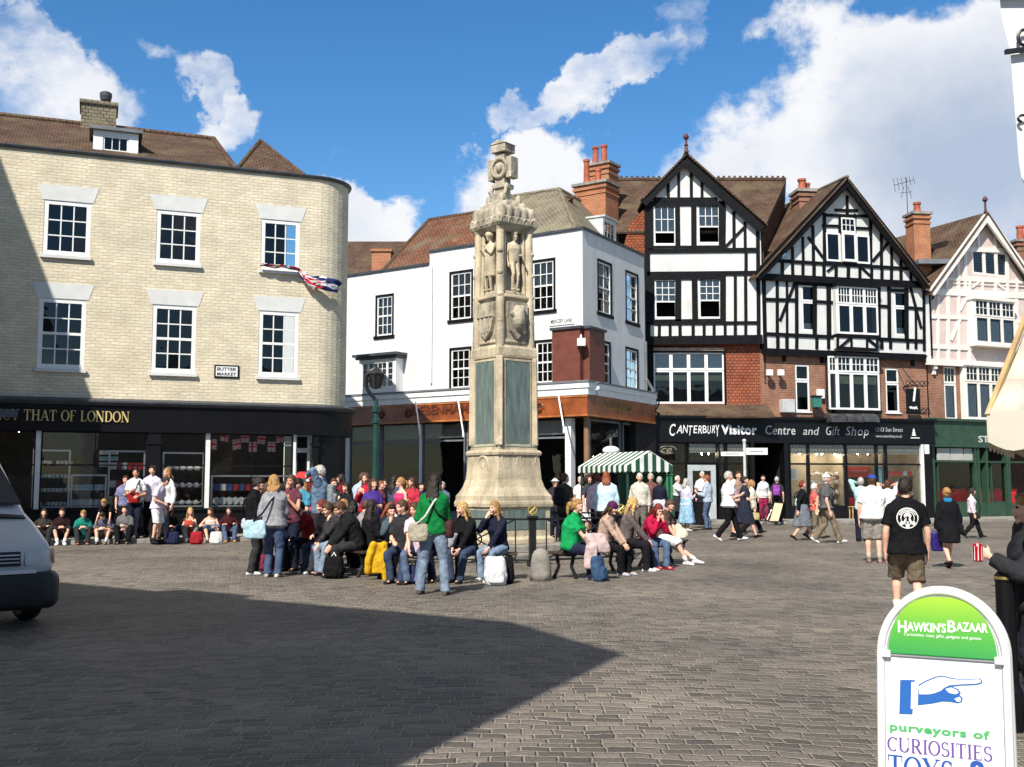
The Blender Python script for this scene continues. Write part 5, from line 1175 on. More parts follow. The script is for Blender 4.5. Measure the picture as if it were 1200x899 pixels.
for k in range(3):
    a = h0[0]+(h0[1]-h0[0])*k/3+.004; b = h0[0]+(h0[1]-h0[0])*(k+1)/3-.004; w = sash(F, rtC, a, b, h0[2]+.004, h0[3]-.004, 1, 1, frame='cream_paint', o=.17, fw=.09, sill=False, blind=(0, 1, 'latt') if 'latt' in M else None)
    m = MB(); F.box(m, a+.09, b-.09, h0[2]+.1, h0[3]-.1, .10, .12); m.build('lattice', lead2, w)
lst = [(370, 370, 370, 480, 16), (395, 340, 395, 480, 16), (542, 340, 542, 490, 16), (400, 336, 540, 340, 18), (400, 438, 540, 446, 16), (275, 484, 680, 502, 26), (330, 440, 640, 454, 10)]+[(x, 440, x, 490, 14) for x in (330, 410, 455, 500, 575, 610)]+[(415, 470, 445, 448, 10), (500, 450, 530, 474, 10), (440, 270, 440, 335, 12), (500, 270, 500, 335, 12), (300, 455, 640, 470, 1)]
l2 = [(268, 500, 268, 730, 18), (300, 500, 300, 680, 12), (335, 500, 335, 735, 14), (372, 500, 372, 735, 12), (408, 505, 408, 740, 16), (575, 510, 575, 745, 16), (268, 572, 415, 577, 14), (268, 676, 420, 684, 16), (575, 590, 690, 595, 14), (570, 688, 690, 694, 16), (345, 655, 378, 575, 14), (375, 550, 400, 505, 12), (620, 500, 620, 740, 12), (258, 730, 690, 752, 24), (300, 684, 300, 728, 10), (620, 690, 650, 740, 10)]
m = MB(); beams(F, m, Z3, kC, lst+l2, .25, .16); m.build('timber_frame', M['cream_paint'], rtC)
m = MB(); beams(F, m, Z3, kC, [(470, 222, 278, 490, 30), (470, 222, 670, 490, 30)], .62, .5); m.build('bargeboard', M['cream_paint'], rtC)
m = MB(); apx = cC(470, 205, .6); el = cC(268, 488, .6)
for uu in (el[0], 2*apx[0]-el[0]): m.prism([F.w(apx[0], apx[1], .66), F.w(uu, el[1], .66), F.w(uu, el[1], -7), F.w(apx[0], apx[1], -7)], (0, 0, -.1))
m.build('roof', M['roof_tile'], rtC)
m = MB(); q = F.w(apx[0], apx[1], .5); m.lathe([(.09, 0), (.05, .2), (.05, .5), (.13, .6), (.1, .72), (.0, .8)], q, 10); m.build('finial', plain('dark_red_pot', (.10, .03, .03), .6), rtC)
oriel(FC, rtC, Z3, 428, 566, 518, 668, .2, .6, .62, 'cream_paint', 3, 3, wall='cream_paint', hood='cream_paint', blind=(0, .9, 'lace'))
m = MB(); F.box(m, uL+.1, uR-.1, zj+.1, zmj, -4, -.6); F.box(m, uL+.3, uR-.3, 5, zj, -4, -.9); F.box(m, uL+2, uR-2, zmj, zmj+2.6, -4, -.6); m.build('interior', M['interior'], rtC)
cC7 = lambda x, y: (1080+x*.2892, 380+y*.2892); c7 = conv(FC, cC7)
hp = [zrect(F, cC7, 92, 142, 172, 388)]; zs = c7(150, 395)[1]
m = MB(); F.wall(m, cC(262, 800)[0], uR, zs-.3, zj, hp, depth=.14); m.build('wall', M['red_brick'], rtC, fixn=False)
h = hp[0]; zm = h[2]+(h[3]-h[2])*.68; e = .004
sash(F, rtC, h[0]+e, h[1]-e, h[2]+e, zm-.01, 1, 1, frame='cream_paint', o=-.05, fw=.09, blind=(0, 1, 'lace')); sash(F, rtC, h[0]+e, h[1]-e, zm+.01, h[3]-e, 3, 2, frame='cream_paint', o=-.05, fw=.08, sill=False)
oriel(FC, rtC, cC7, 180, 330, 172, 385, .0, .3, .70, 'cream_paint', 3, 3, wall='cream_paint', hood='cream_paint', blind=(0, .95, 'lace'))
for x in (278, 378): 
    u, z = cC(x, 760); m = MB(); F.box(m, u-.1, u+.12, zj-.35, zj-.003, .005, .2); F.box(m, u-.07, u+.09, zj-.6, zj-.352, .005, .12); m.build('corbel', M['cream_paint'], rtC)
# green shopfront
gz1 = c7(150, 398)[1]; gz0 = c7(150, 500)[1]; gu0 = c7(38, 450, .5)[0]
m = MB(); F.box(m, gu0, 7, gz0, gz1, -.5, .5); F.box(m, gu0-.1, 7.05, gz1+.002, gz1+.12, -.5, .62); fa = m.build('fascia', M['green_paint'], rtC)
m = MB(); a, b = c7(230, 468, .5)[0], c7(272, 468, .5)[0]; put_text(m, 'ST', lambda u, z, o: F.w(u, z, .5+o), a, b, c7(250, 478, .5)[1], h=.3, bold=.02); m.build('lettering', plain('pale_sign', (.6, .55, .5), .5), fa)
m = MB()
for x in (46, 216, 228, 262, 345, 352): u = c7(x, 600, .4)[0]; F.box(m, u, u+.13, .1, gz0, .1, .42)
F.box(m, gu0, 7, gz0-.7, gz0-.62, .2, .4); m.build('pilaster', M['green_paint'], rtC)
m = MB()
for k in range(3): a, b = c7(64+54*k, 530, .3)[0], c7(64+54*k+50, 530, .3)[0]; F.box(m, a, b, gz0-.6, gz0-.05, .25, .3)
build_split(m, 'light_panel', plain('pale_leaded_panel', (.42, .42, .38), .7, var=.1), rtC)
m = MB(); F.box(m, gu0, 7, .12, .75, .1, .35); m.build('stall_riser', M['green_paint'], rtC)
u0, u1 = c7(62, 600, .25)[0], c7(212, 600, .25)[0]
for a, b in ((u0, u1), (c7(270, 600, .25)[0]+.13, c7(345, 600, .25)[0])):
    m = MB(); F.box(m, a, a+.06, .75, gz0-.7, .2, .3); F.box(m, b-.06, b, .75, gz0-.7, .2, .3); F.box(m, a+.06, b-.06, .75, .82, .2, .3); w = m.build('shop_window', M['green_paint'], rtC); m = MB(); m.add([F.w(a+.03, .78, .25), F.w(b-.03, .78, .25), F.w(b-.03, gz0-.72, .25), F.w(a+.03, gz0-.72, .25)], [(0, 1, 2, 3)]); m.build('pane', M['shop_glass'], w, fixn=False)
m = MB(); F.box(m, gu0, 7, .12, gz0, -2.2, -2.1); F.box(m, gu0, 7, gz0-.05, gz0+.02, -2.1, .1); F.box(m, gu0, gu0+.05, .12, gz0, -2.1, .1); m.build('shop_room', M['interior'], rtC)
t = thing('counter', 'red counter seen through the green shopfront window', 'counter', F.w(u0, .1, -.6)); m = MB(); F.box(m, u0+.2, 6, .15, 1.35, -1.1, -.5); F.box(m, u0+.15, 6.05, 1.352, 1.4, -1.15, -.45); m.build('counter_top', M['red_paint'], t)
m = MB(); c = at(1196, 285, 53); z1 = at(1196, 283, 53).z; m = None; ch = stack(rtC, c, .85, .8, z1-3, z1-.1, .1, 'red_brick', .12); pot(ch, (c.x, c.y, z1), .8, .18)
# next house further along so that the street does not end in sky
rt3 = thing('brick_house', 'plain red brick house further along beside the pink gable', 'house', FC.w(8.5, 0)); m = MB(); F.box(m, uR+.1, 16, 0, 10.5, -6, .1); m.build('wall', M['red_brick'], rt3); m = MB(); m.prism([F.w(uR, 10.5, .5), F.w(16, 10.5, .5), F.w(16, 14, -3), F.w(uR, 14, -3)], (0, 0, -.15)); m.build('roof', M['roof_tile'], rt3)

# ================================================================== BUILDINGS BESIDE AND BEHIND THE CAMERA (they cast the shade on the square)
SX, SY = .386, .922
def nb(name, label, pts, back, mat, roofmat='roof_tile'):
    """pts: facade outline (x,y,z) from ground corner round the top; extruded by back"""
    t = thing(name, label, 'building', (pts[0][0], pts[0][1], 0)); m = MB(); m.prism(pts, back); m.build('wall', M[mat], t)
    return t
k0 = Vector((-3.18, .24, 0)); e = Vector((-.823, .567, 0)).normalized()
f_ = lambda s, z: tuple(k0+e*s+Vector((0, 0, z)))
t1 = nb('stone_building', 'tall plain stone building with a shouldered parapet standing left of the viewpoint', [f_(0, 0), f_(0, 11), f_(1.96, 12.4), f_(6.5, 12.4), f_(6.7, 12.75), f_(8.2, 12.75), f_(8.4, 12.35), f_(16, 12.5), f_(16, 0)], Vector((-5.67, -8.23, 0)), 'grey_stone')
n_ = Vector((.567, .823, 0))
m = MB()
for s in (2.5, 5.5, 8.5, 11.5):
    for z in (4.6, 8.2): q = k0+e*s+n_*.03; m.prism([tuple(q+e*-.5+Vector((0, 0, z))), tuple(q+e*.5+Vector((0, 0, z))), tuple(q+e*.5+Vector((0, 0, z+1.8))), tuple(q+e*-.5+Vector((0, 0, z+1.8)))], n_*.05)
build_split(m, 'window', M['white_paint'], t1)
p1 = Vector((-17.6, 23.0, 18.25)); p2 = Vector((-15.4, 23.8, 12.25)); d = (p1-p2); dh = Vector((d.x, d.y, 0)).normalized(); sl = d.z/math.hypot(d.x, d.y)
g_ = lambda s, z: (p2.x+dh.x*s, p2.y+dh.y*s, z)
nb('stone_building', 'steep gabled stone hall at the far left of the square', [g_(-.7, 0), g_(-.7, 12.25-.7*sl), g_(2.8, 12.25+2.8*sl), g_(6.4, 12.25-.7*sl), g_(6.4, 0)], Vector((dh.y*-6, dh.x*6, 0))*-1, 'grey_stone')
# far side closing buildings behind the viewpoint (seen only in reflections)
nb('stone_building', 'long pale stone range behind the viewpoint', [(6, -14, 0), (6, -14, 11), (30, -10, 11), (30, -10, 0)], Vector((1, -6, 0)), 'render')
# white jettied bay whose end shows at the top right corner
t = thing('jettied_building', 'white rendered jettied corner with iron scroll brackets at the top right edge', 'building', (6.5, 10.6, 0))
dq = 11.0; pl = [(1171, -6), (1174, 22), (1184, 60), (1187, 100), (1191, 150), (1194, 190), (1197, 208), (1203, 216), (1290, 224), (1290, -60), (1171, -60)]
m = MB(); m.prism([at(x, y, dq) for x, y in pl], (1.55, 2.6, 0)); m.build('wall', M['render'], t)
m = MB(); b0 = at(1215, 222, dq); m.prism([(b0.x, dq+.2, 0), (b0.x+6, dq+.2, 0), (b0.x+6, dq+.2, b0.z), (b0.x, dq+.2, b0.z)], (1, 2.2, 0)); m.build('ground_floor', M['render'], t)
m = MB(); q = at(1170, 0, dq-.05); m.box((q.x+.5, dq-.02, at(1170, -2, dq).z+.1), (1.3, .2, .16)); m.build('eaves_board', M['stone_dark'], t)
m = MB(); m.bar(at(1178, 61, dq-.06), at(1260, 50, dq-.06), .045); m.tube([at(1200+7*math.cos(a), 44+9*math.sin(a), dq-.06) for a in [1.2+i*.35 for i in range(14)]], .018, 6); m.tube([at(1199+6*math.cos(a), 139+4*math.sin(a), dq-.06) for a in [2+i*.4 for i in range(12)]], .014, 6)
m.build('iron_bracket', M['iron'], t)
# ================================================================== PEOPLE
PENDING = []      # (object, post) whose remesh is baked in one go at the end
def rem_obj(name, parts, mats, parent, voxel, smooth=2, post=None, M4=None):
    vs = []; fs = []
    for v, f in parts:
        o = len(vs); vs += [tuple(p) for p in v]; fs += [tuple(i+o for i in q) for q in f]
    if M4 is not None: vs = [tuple(M4 @ Vector(p)) for p in vs]
    me = bpy.data.meshes.new(name); me.from_pydata(vs, [], fs)
    import bmesh
    bm = bmesh.new(); bm.from_mesh(me); bmesh.ops.recalc_face_normals(bm, faces=bm.faces); bm.to_mesh(me); bm.free()
    for m in mats: me.materials.append(m)
    o = bpy.data.objects.new(name, me); col.objects.link(o); o.parent = parent
    r = o.modifiers.new('remesh', 'REMESH'); r.mode = 'VOXEL'; r.voxel_size = voxel; r.use_smooth_shade = True
    if smooth: s = o.modifiers.new('smooth', 'SMOOTH'); s.iterations = smooth; s.factor = .5
    PENDING.append((o, mats, post)); return o
def bake_pending():
    dg = bpy.context.evaluated_depsgraph_get()
    res = []
    for o, mats, post in PENDING:
        me = bpy.data.meshes.new_from_object(o.evaluated_get(dg)); res.append(me)
    for (o, mats, post), me in zip(PENDING, res):
        old = o.data; o.modifiers.clear(); nm = old.name; o.data = me; bpy.data.meshes.remove(old); me.name = nm
        me.materials.clear()
        for m in mats: me.materials.append(m)
        n = len(me.vertices); co = np.empty(n*3); me.vertices.foreach_get('co', co); co = co.reshape(-1, 3)
        if post: 
            mi = post(me, co)
            me.vertices.foreach_set('co', co.ravel())
            if mi is not None: me.polygons.foreach_set('material_index', mi.astype(np.int32))
        me.polygons.foreach_set('use_smooth', [True]*len(me.polygons)); me.update()
    PENDING.clear()
def wrinkle(seed, amp=.006, fold=None):
    def post(me, co):
        n = len(co); no = np.empty(n*3); me.vertices.foreach_get('normal', no); no = no.reshape(-1, 3)
        x, y, z = co[:, 0], co[:, 1], co[:, 2]; s = seed
        d = np.sin(19*z+15*x+4*np.sin(9*y+s)+s)*np.sin(12*x-10*y+s*2.1+6*z)+.55*(1-2*np.abs(np.sin(17*z+11*y+3*np.sin(11*x+s)+s*1.7)))+.3*np.sin(52*z-31*x+s)
        co += no*(np.maximum(d, -.25)*amp)[:, None]
    return post
SKIN = {k: plain('skin', lin(c), .55, var=.08, vscale=8, spec=.3) for k, c in dict(pale=(222, 172, 148), mid=(205, 150, 122), tan=(170, 115, 85)).items()}
EYE = plain('eye', (.02, .015, .012), .2, var=0); LIP = plain('lips', lin((165, 90, 82)), .5, var=.05)
HAIR = {k: plain('hair', lin(c), .5, var=.35, vscale=30, bump=.5, bscale=90, spec=.35) for k, c in dict(dark=(38, 28, 24), brown=(82, 55, 38), blonde=(196, 158, 98), fair=(165, 125, 75), grey=(178, 174, 168), white=(220, 216, 208), red=(120, 40, 28), ginger=(140, 75, 45), black=(20, 17, 16)).items()}
V = Vector
def ik(a, b, l1, l2, pole):
    a, b, pole = V(a), V(b), V(pole); d = b-a; L_ = d.length
    if L_ > (l1+l2)*.999: b = a+d*((l1+l2)*.999/L_); d = b-a; L_ = d.length
    if L_ < abs(l1-l2)+.01: L_ = abs(l1-l2)+.01
    t = d.normalized(); x = (l1*l1-l2*l2+L_*L_)/(2*L_); h = math.sqrt(max(0, l1*l1-x*x))
    n = pole-t*pole.dot(t); n = n.normalized() if n.length > 1e-6 else V((0, 1, 0))
    return a+t*x+n*h, b
def ering(c, x, y, a, b, n=16, p=2.3):
    out = []
    for k in range(n):
        t = 2*math.pi*k/n; cx, sy = math.cos(t), math.sin(t)
        out.append(c+x*(a*math.copysign(abs(cx)**(2/p), cx))+y*(b*math.copysign(abs(sy)**(2/p), sy)))
    return out
def hand_geo(w, d, pn, S, curl, side, fr):
    """palm + four unequal fingers + thumb; d forearm direction, pn palm normal"""
    d = V(d).normalized(); pn = V(pn); pn = (pn-d*pn.dot(d)).normalized(); s = d.cross(pn)*side; s.normalize()
    out = []; rings = []
    for t, a, b in ((-.015, .024, .019), (.02, .032, .018), (.06, .042, .016), (.09, .042, .014)): rings.append(ering(w+d*t*S, s, pn, a*S, b*S, 10))
    out.append(loft(rings))
    for i, ln in enumerate((.070, .078, .072, .056)):
        b = w+d*(.084*S)+s*((.031-.0205*i)*S); p = [b-d*.02*S, b]; ang = curl*.25; dd = d
        for j, fl in enumerate((.42, .33, .25)):
            ang += curl*(.55, .75, .6)[j]; dd = d*math.cos(ang)+pn*math.sin(ang); p.append(p[-1]+dd*ln*fl*S*1.15)
        out.append(tube(p, [fr*1.05, fr*1.05, fr, fr*.92, fr*.82], 7))
    b = w+d*.022*S+s*.026*S; d1 = (d*.62+s*.66+pn*.42).normalized(); d2 = (d*.85+s*.25+pn*(.35+curl*.3)).normalized()
    out.append(tube([b, b+d1*.036*S, b+d1*.036*S+d2*.038*S], [fr*1.35, fr*1.15, fr*.95], 7))
    return out
def person(label, pos, yaw, H=1.7, pose='stand', lean=0., twist=0., head=(0., 0.), hands=('down', 'down'), build=1., female=False, skin='pale',
           top=((40, 40, 45), 'long'), topname='shirt', bottom=((40, 50, 80), 'long'), shoes=(40, 36, 34), hair=('brown', 'short'), feet=None, seat_z=.45,
           extra=None, group=None, fine=False, hem=0., cap=None, sock=None, hipshift=0., stone=None, knees=None, collar=None):
    s = H/1.75; fw = V((math.sin(R(yaw)), math.cos(R(yaw)), 0)); rt_ = V((math.cos(R(yaw)), -math.sin(R(yaw)), 0))
    M4 = Matrix(((rt_.x, fw.x, 0, 0), (rt_.y, fw.y, 0, 0), (0, 0, 1, 0), (0, 0, 0, 1)))
    far = pos[1] > 26; vox = (.0095 if fine else .0125 if not far else .015); fr = (.0085 if fine else .0105 if not far else .012)*max(s, .9)
    root = None
    if stone is None: root = thing('person', label, 'person', pos, group)
    # ---- skeleton (local: x right, y forward, z up)
    sitting = pose in ('bench', 'kerb')
    hz = seat_z+.10*s if sitting else (.925*s if pose == 'stand' else .905*s)
    Pv = V((hipshift, 0, hz)); ln = R(lean)
    sp = V((0, math.sin(ln), math.cos(ln))); mid = Pv+V((0, math.sin(ln*.5), math.cos(ln*.5)))*.26*s
    nk = mid+V((0, math.sin(ln*1.15), math.cos(ln*1.15)))*.27*s
    tw = R(twist); cr = V((math.cos(tw), math.sin(tw), 0)); cf = sp.cross(cr)*-1; cf = (V((-math.sin(tw), math.cos(tw), 0))-sp*V((-math.sin(tw), math.cos(tw), 0)).dot(sp)).normalized()
    shw = (.164 if not female else .146)*s*build**.5; hipw = .092*s
    sh = {-1: nk-sp*.072*s-cr*shw, 1: nk-sp*.072*s+cr*shw}
    hy, hp = R(head[0]), R(head[1])     # yaw right, pitch down
    hf = (cf*math.cos(hy)+cr*math.sin(hy)); hf = (V((hf.x, hf.y, 0)).normalized()*math.cos(hp)+V((0, 0, -math.sin(hp)))).normalized()
    hr = hf.cross(V((0, 0, 1))).normalized(); hu = hr.cross(hf).normalized()
    hs = (.23*max(s, .9)) * (1.0 if H > 1.45 else .97)
    hc = nk+sp*.06*s+hf*.022*s+hu*hs*.52
    # ---- legs
    up_, lo_ = .43*s, .425*s; ank = .07*s
    ft = {}
    if feet: ft = {-1: V(feet[0]), 1: V(feet[1])}
    elif pose == 'stand': ft = {-1: V((-.10*s, .02, ank)), 1: V((.10*s, -.03, ank))}
    elif pose == 'walk': ft = {-1: V((-.07*s, .30*s, ank+.02)), 1: V((.08*s, -.30*s, ank+.07))}
    elif pose == 'walk2': ft = {1: V((.07*s, .30*s, ank+.02)), -1: V((-.08*s, -.30*s, ank+.07))}
    elif pose == 'bench': ft = {-1: V((-.10*s, .46*s, ank)), 1: V((.10*s, .40*s, ank))}
    elif pose == 'kerb': ft = {-1: V((-.12*s, .46*s, ank-seat_z*.0)), 1: V((.12*s, .50*s, ank))}
    legs = {}
    for k in (-1, 1):
        hip = Pv+V((k*hipw, 0, -.015*s)); pole = V((k*(.25 if sitting else .05), 1, .6 if sitting else 0))
        if knees: pole = V(knees[0 if k < 0 else 1])
        kn, an = ik(hip, ft[k], up_, lo_, pole); legs[k] = (hip, kn, an)
    # ---- arms
    ua, fa_ = .30*s, .265*s; arms = {}
    for k, hd in ((-1, hands[0]), (1, hands[1])):
        S = sh[k]; pole = cr*(k*.55)-cf*.8-V((0, 0, .4)); pn = cr*-k
        if hd == 'down': tg = S+cr*(k*.075*s)+cf*(.03*s)+V((0, 0, -.545*s))
        elif hd == 'swingf': tg = S+cr*(k*.05*s)+cf*(.22*s)+V((0, 0, -.49*s))
        elif hd == 'swingb': tg = S+cr*(k*.08*s)-cf*(.18*s)+V((0, 0, -.50*s))
        elif hd == 'front': tg = nk+cr*(k*.05*s)+cf*(.30*s)-sp*.30*s; pn = -cf+V((0, 0, .6))
        elif hd == 'waist': tg = nk+cr*(k*.12*s)+cf*(.24*s)-sp*.40*s; pn = V((0, 0, -1))+cr*-k
        elif hd == 'chest': tg = nk+cr*(k*.06*s)+cf*(.24*s)-sp*.15*s; pn = -cf
        elif hd == 'face': tg = hc+hf*.15*s+hr*(k*.06*s)-hu*.15*s; pn = -hf; pole = cr*(k*.45)-V((0, 0, 1))
        elif hd == 'camera': tg = hc+hf*.20*s+hr*(k*.07*s)-hu*.04*s; pn = -hf
        elif hd == 'chin': tg = hc+hf*.09*s+hr*(k*.04*s)-hu*.19*s; pn = -hf; pole = cr*(k*.7)-V((0, 0, .8))
        elif hd == 'lap': tg = Pv+V((k*.10*s, .28*s, .13*s)) if sitting else S; pn = V((0, 0, -1))
        elif hd == 'knee': tg = legs[k][1]+V((0, -.03, .075*s)); pn = V((0, 0, -1))
        elif hd == 'shin': tg = legs[k][1]+V((-k*.08, .09*s, -.02*s)); pn = V((-k, -.3, 0))
        elif hd == 'hold': tg = (legs[-1][1]+legs[1][1])*.5+V((k*.05, .05, .02)); pn = V((-k, 0, -.4))
        else: tg = V(hd)
        if isinstance(hd, tuple) or not isinstance(hd, str): pn = V((-k, 0, .2))
        el, wr = ik(S, tg, ua, fa_, pole); arms[k] = (S, el, wr, pn)
    # ---- body surface
    B = build; fm = .93 if female else 1.
    def torso(e=0., z0=-.12, z1=1.02, waist=1., flare=0.):
        tab = [(-.16, .135, .085), (-.10, .158, .108), (0, .170 if not female else .178, .118), (.22, .152*fm, .108), (.42, .150*fm, .110), (.66, .172*fm, .122), (.80, .176*fm, .114), (.88, .150*fm, .100), (.94, .112*fm, .084), (1.0, .070, .066), (1.04, .058, .058)]
        rings = []
        for t, a, b in tab:
            if t < z0-.001 or t > z1+.001: continue
            tt = max(0, min(1, t)); c = Pv*(1-tt)**2+mid*2*tt*(1-tt)+nk*tt*tt if 0 <= t <= 1 else (Pv+V((0, 0, t*.53*s)) if t < 0 else nk+sp*(t-1)*.53*s)
            f = max(0, min(1, t*1.5)); xa = (V((1, 0, 0))*(1-f)+cr*f).normalized(); dn = sp if t > .3 else V((0, math.sin(ln*.5), math.cos(ln*.5)))
            ya = dn.cross(xa).normalized(); fl = flare*max(0, .3-t)
            bb = 1+(B-1)*(1.3 if .05 < t < .7 else .8)
            yo = .018*s if (female and .55 < t < .75) else 0
            rings.append(ering(c+ya*yo, xa, ya, (a*s*bb+e+fl), (b*s*bb+e+fl+yo*.6), 18, 2.4))
        return loft(rings)
    parts = [torso(-.010)]
    TZ = lambda e: [tube([nk+sp*.03*s, nk-sp*.012*s+cr*k*shw*.5, sh[k]], [.045*s+e, .046*s+e, .050*s*fm+e*.7], 10) for k in (-1, 1)]
    parts += TZ(-.008)
    parts.append(tube([nk-sp*.05*s, nk+sp*.02*s, hc-hu*hs*.30-hf*.01], [.060*s*fm, .054*s*fm, .050*s*fm], 12, True))
    for k in (-1, 1):
        S, E, W, pn = arms[k]; d1 = (E-S); d2 = (W-E)
        parts.append(tube([S, S+d1*.35, E-d1*.1, E, E+d2*.25, E+d2*.7, W], [.054*s*fm*B**.5, .049*s*fm*B**.5, .040*s*fm, .038*s*fm, .040*s*fm, .031*s*fm, .026*s*fm], 10))
        parts += hand_geo(W, d2, pn, s*1.0*(fm if fm < 1 else 1), .28 if hands[0 if k < 0 else 1] in ('down', 'swingf', 'swingb') else .55, k, fr)
        h_, kn, an = legs[k]; d1 = kn-h_; d2 = an-kn
        back = -V((d2.y*0, 1, 0)) if False else V((0, -.018*s, 0))
        parts.append(tube([h_+V((0, 0, .02)), h_+d1*.3, kn-d1*.12, kn, kn+d2*.28+back, kn+d2*.7, an], [.088*s*B**.5, .080*s*B**.5, .058*s, .054*s, .056*s, .041*s, .035*s], 12))
        fdir = V((0, 1, 0)); 
        if pose.startswith('walk') and an.y < 0: fdir = V((0, .8, -.6))
        parts.append(tube([an-V((0, 0, .03*s))-fdir*.03*s, an-V((0, 0, .035*s))+fdir*.13*s], [.034*s, .026*s], 8))
    rot = Matrix((hr, hf, hu)).transposed()
    # head with jaw, brow, nose, ears
    v, f = ellipsoid((0, 0, 0), (.074, .094, .115), None, 22, 16); q = []
    for p in v:
        x, y, z = p; t = max(0, -z/.115)
        x *= 1-.24*t**1.4; 
        if y > 0: y *= 1-.10*t; y += .012*t**2*(1 if z < 0 else 0)
        else: y *= 1-.30*t**1.2
        q.append(hc+rot @ V((x, y, z))*(hs/.23))
    parts.append((q, f))
    k_ = hs/.23; HP = lambda x, y, z: hc+rot @ V((x, y, z))*k_
    parts.append(tube([HP(0, .088, .018), HP(0, .108, -.022), HP(0, .102, -.030)], [.008*k_, .0135*k_, .011*k_], 8))
    parts.append(ellipsoid(HP(0, .088, .034), (.05*k_, .014*k_, .010*k_), rot, 10, 6))
    parts.append(ellipsoid(HP(0, .093, -.062), (.026*k_, .012*k_, .012*k_), rot, 10, 6)); parts.append(ellipsoid(HP(0, .080, -.098), (.026*k_, .020*k_, .016*k_), rot, 10, 6))
    for k in (-1, 1): parts.append(ellipsoid(HP(k*.077, -.006, -.006), (.010*k_, .020*k_, .032*k_), rot, 8, 6)); parts.append(ellipsoid(HP(k*.033, .082, -.03), (.022*k_, .014*k_, .02*k_), rot, 8, 6))
    ey = [M4.to_3x3() @ HP(k*.031, .090, .012) for k in (-1, 1)]; lp = M4.to_3x3() @ HP(0, .104, -.060)
    rm = (M4.to_3x3() @ rot)
    def post(me, co):
        n = len(me.polygons); c = np.empty(n*3); me.polygons.foreach_get('center', c); c = c.reshape(-1, 3); mi = np.zeros(n)
        ax = np.array([list(rm.col[0]), list(rm.col[1]), list(rm.col[2])])
        for e in ey:
            d = (c-np.array(e)) @ ax.T; mi[(d[:, 0]/(.0155*k_))**2+(d[:, 1]/(.03*k_))**2+(d[:, 2]/(.0085*k_))**2 < 1] = 1
        d = (c-np.array(lp)) @ ax.T; mi[(d[:, 0]/(.026*k_))**2+(d[:, 1]/(.03*k_))**2+(d[:, 2]/(.009*k_))**2 < 1] = 2
        return mi
    if stone is not None: return parts, M4, (hc, hs, HP, rot), arms, legs, (Pv, nk, sp, cr, cf)
    rem_obj('body', parts, [SKIN[skin], EYE, LIP], root, vox, 1, post, M4)
    seed = random.random()*9
    # ---- top
    tc, sl = top; tm = M.get(tc) if isinstance(tc, str) else cloth(tc)
    e = .020 if sl != 'jacket' else .032
    if sl == 'none_strap': tp = [torso(.012, -.1-hem, .84)]
    else: tp = [torso(e, -.1 if hem == 0 else -.16, 1.0 if sl not in ('strap',) else .9, flare=.02 if hem else 0)]
    if sl not in ('strap', 'none_strap'): tp += TZ(e*.75)
    if hem: tp.append(loft([ering(Pv+V((0, 0, .02*s)), V((1, 0, 0)), V((0, 1, 0)), .19*s*B+.012, .135*s*B+.012, 18), ering(Pv+V((0, .0, -hem)), V((1, 0, 0)), V((0, 1, 0)), .20*s*B+.02, .15*s*B+.02, 18)]))
    for k in (-1, 1):
        S, E, W, pn = arms[k]; d1 = E-S; d2 = W-E; x = e*.75
        if sl in ('long', 'jacket'): tp.append(tube([S, S+d1*.4, E-d1*.08, E, E+d2*.3, E+d2*.92], [.054*s*fm+x, .050*s*fm+x, .044*s+x, .043*s+x, .042*s+x, .032*s+x*1.1], 12, True)); tp.append(ellipsoid(S, (.055*s*fm+x*.6,)*3)); tp.append(ellipsoid(E, (.043*s+x,)*3))
        elif sl == 'short': tp.append(tube([S, S+d1*.4, S+d1*.72], [.055*s*fm+x, .054*s+x*1.2, .054*s+x*1.6], 12, True)); tp.append(ellipsoid(S, (.056*s*fm+x*.6,)*3))
        elif sl == 'cap': tp.append(tube([S, S+d1*.3], [.060*s*fm+x, .056*s+x], 12, True)); tp.append(ellipsoid(S, (.055*s*fm+x*.6,)*3))
        elif sl == 'strap': tp.append(tube([nk-sp*.14*s+cr*k*.07*s+cf*.10*s, nk+cr*k*.075*s-sp*.01*s, nk-sp*.14*s+cr*k*.07*s-cf*.10*s], .018*s, 8))
    if collar == 'hood': tp.append(ellipsoid(nk-cf*.085*s-sp*.03*s, (.11*s, .06*s, .09*s), None, 12, 8))
    if collar == 'scarf' or collar == 'polo': tp.append(loft([ering(nk-sp*.02*s, cr, cf, .085*s, .08*s, 14), ering(nk+sp*.05*s, cr, cf, .068*s, .066*s, 14)]))
    to = rem_obj(topname, tp, [tm], root, .014 if not far else .018, 2, wrinkle(seed, .0065), M4)
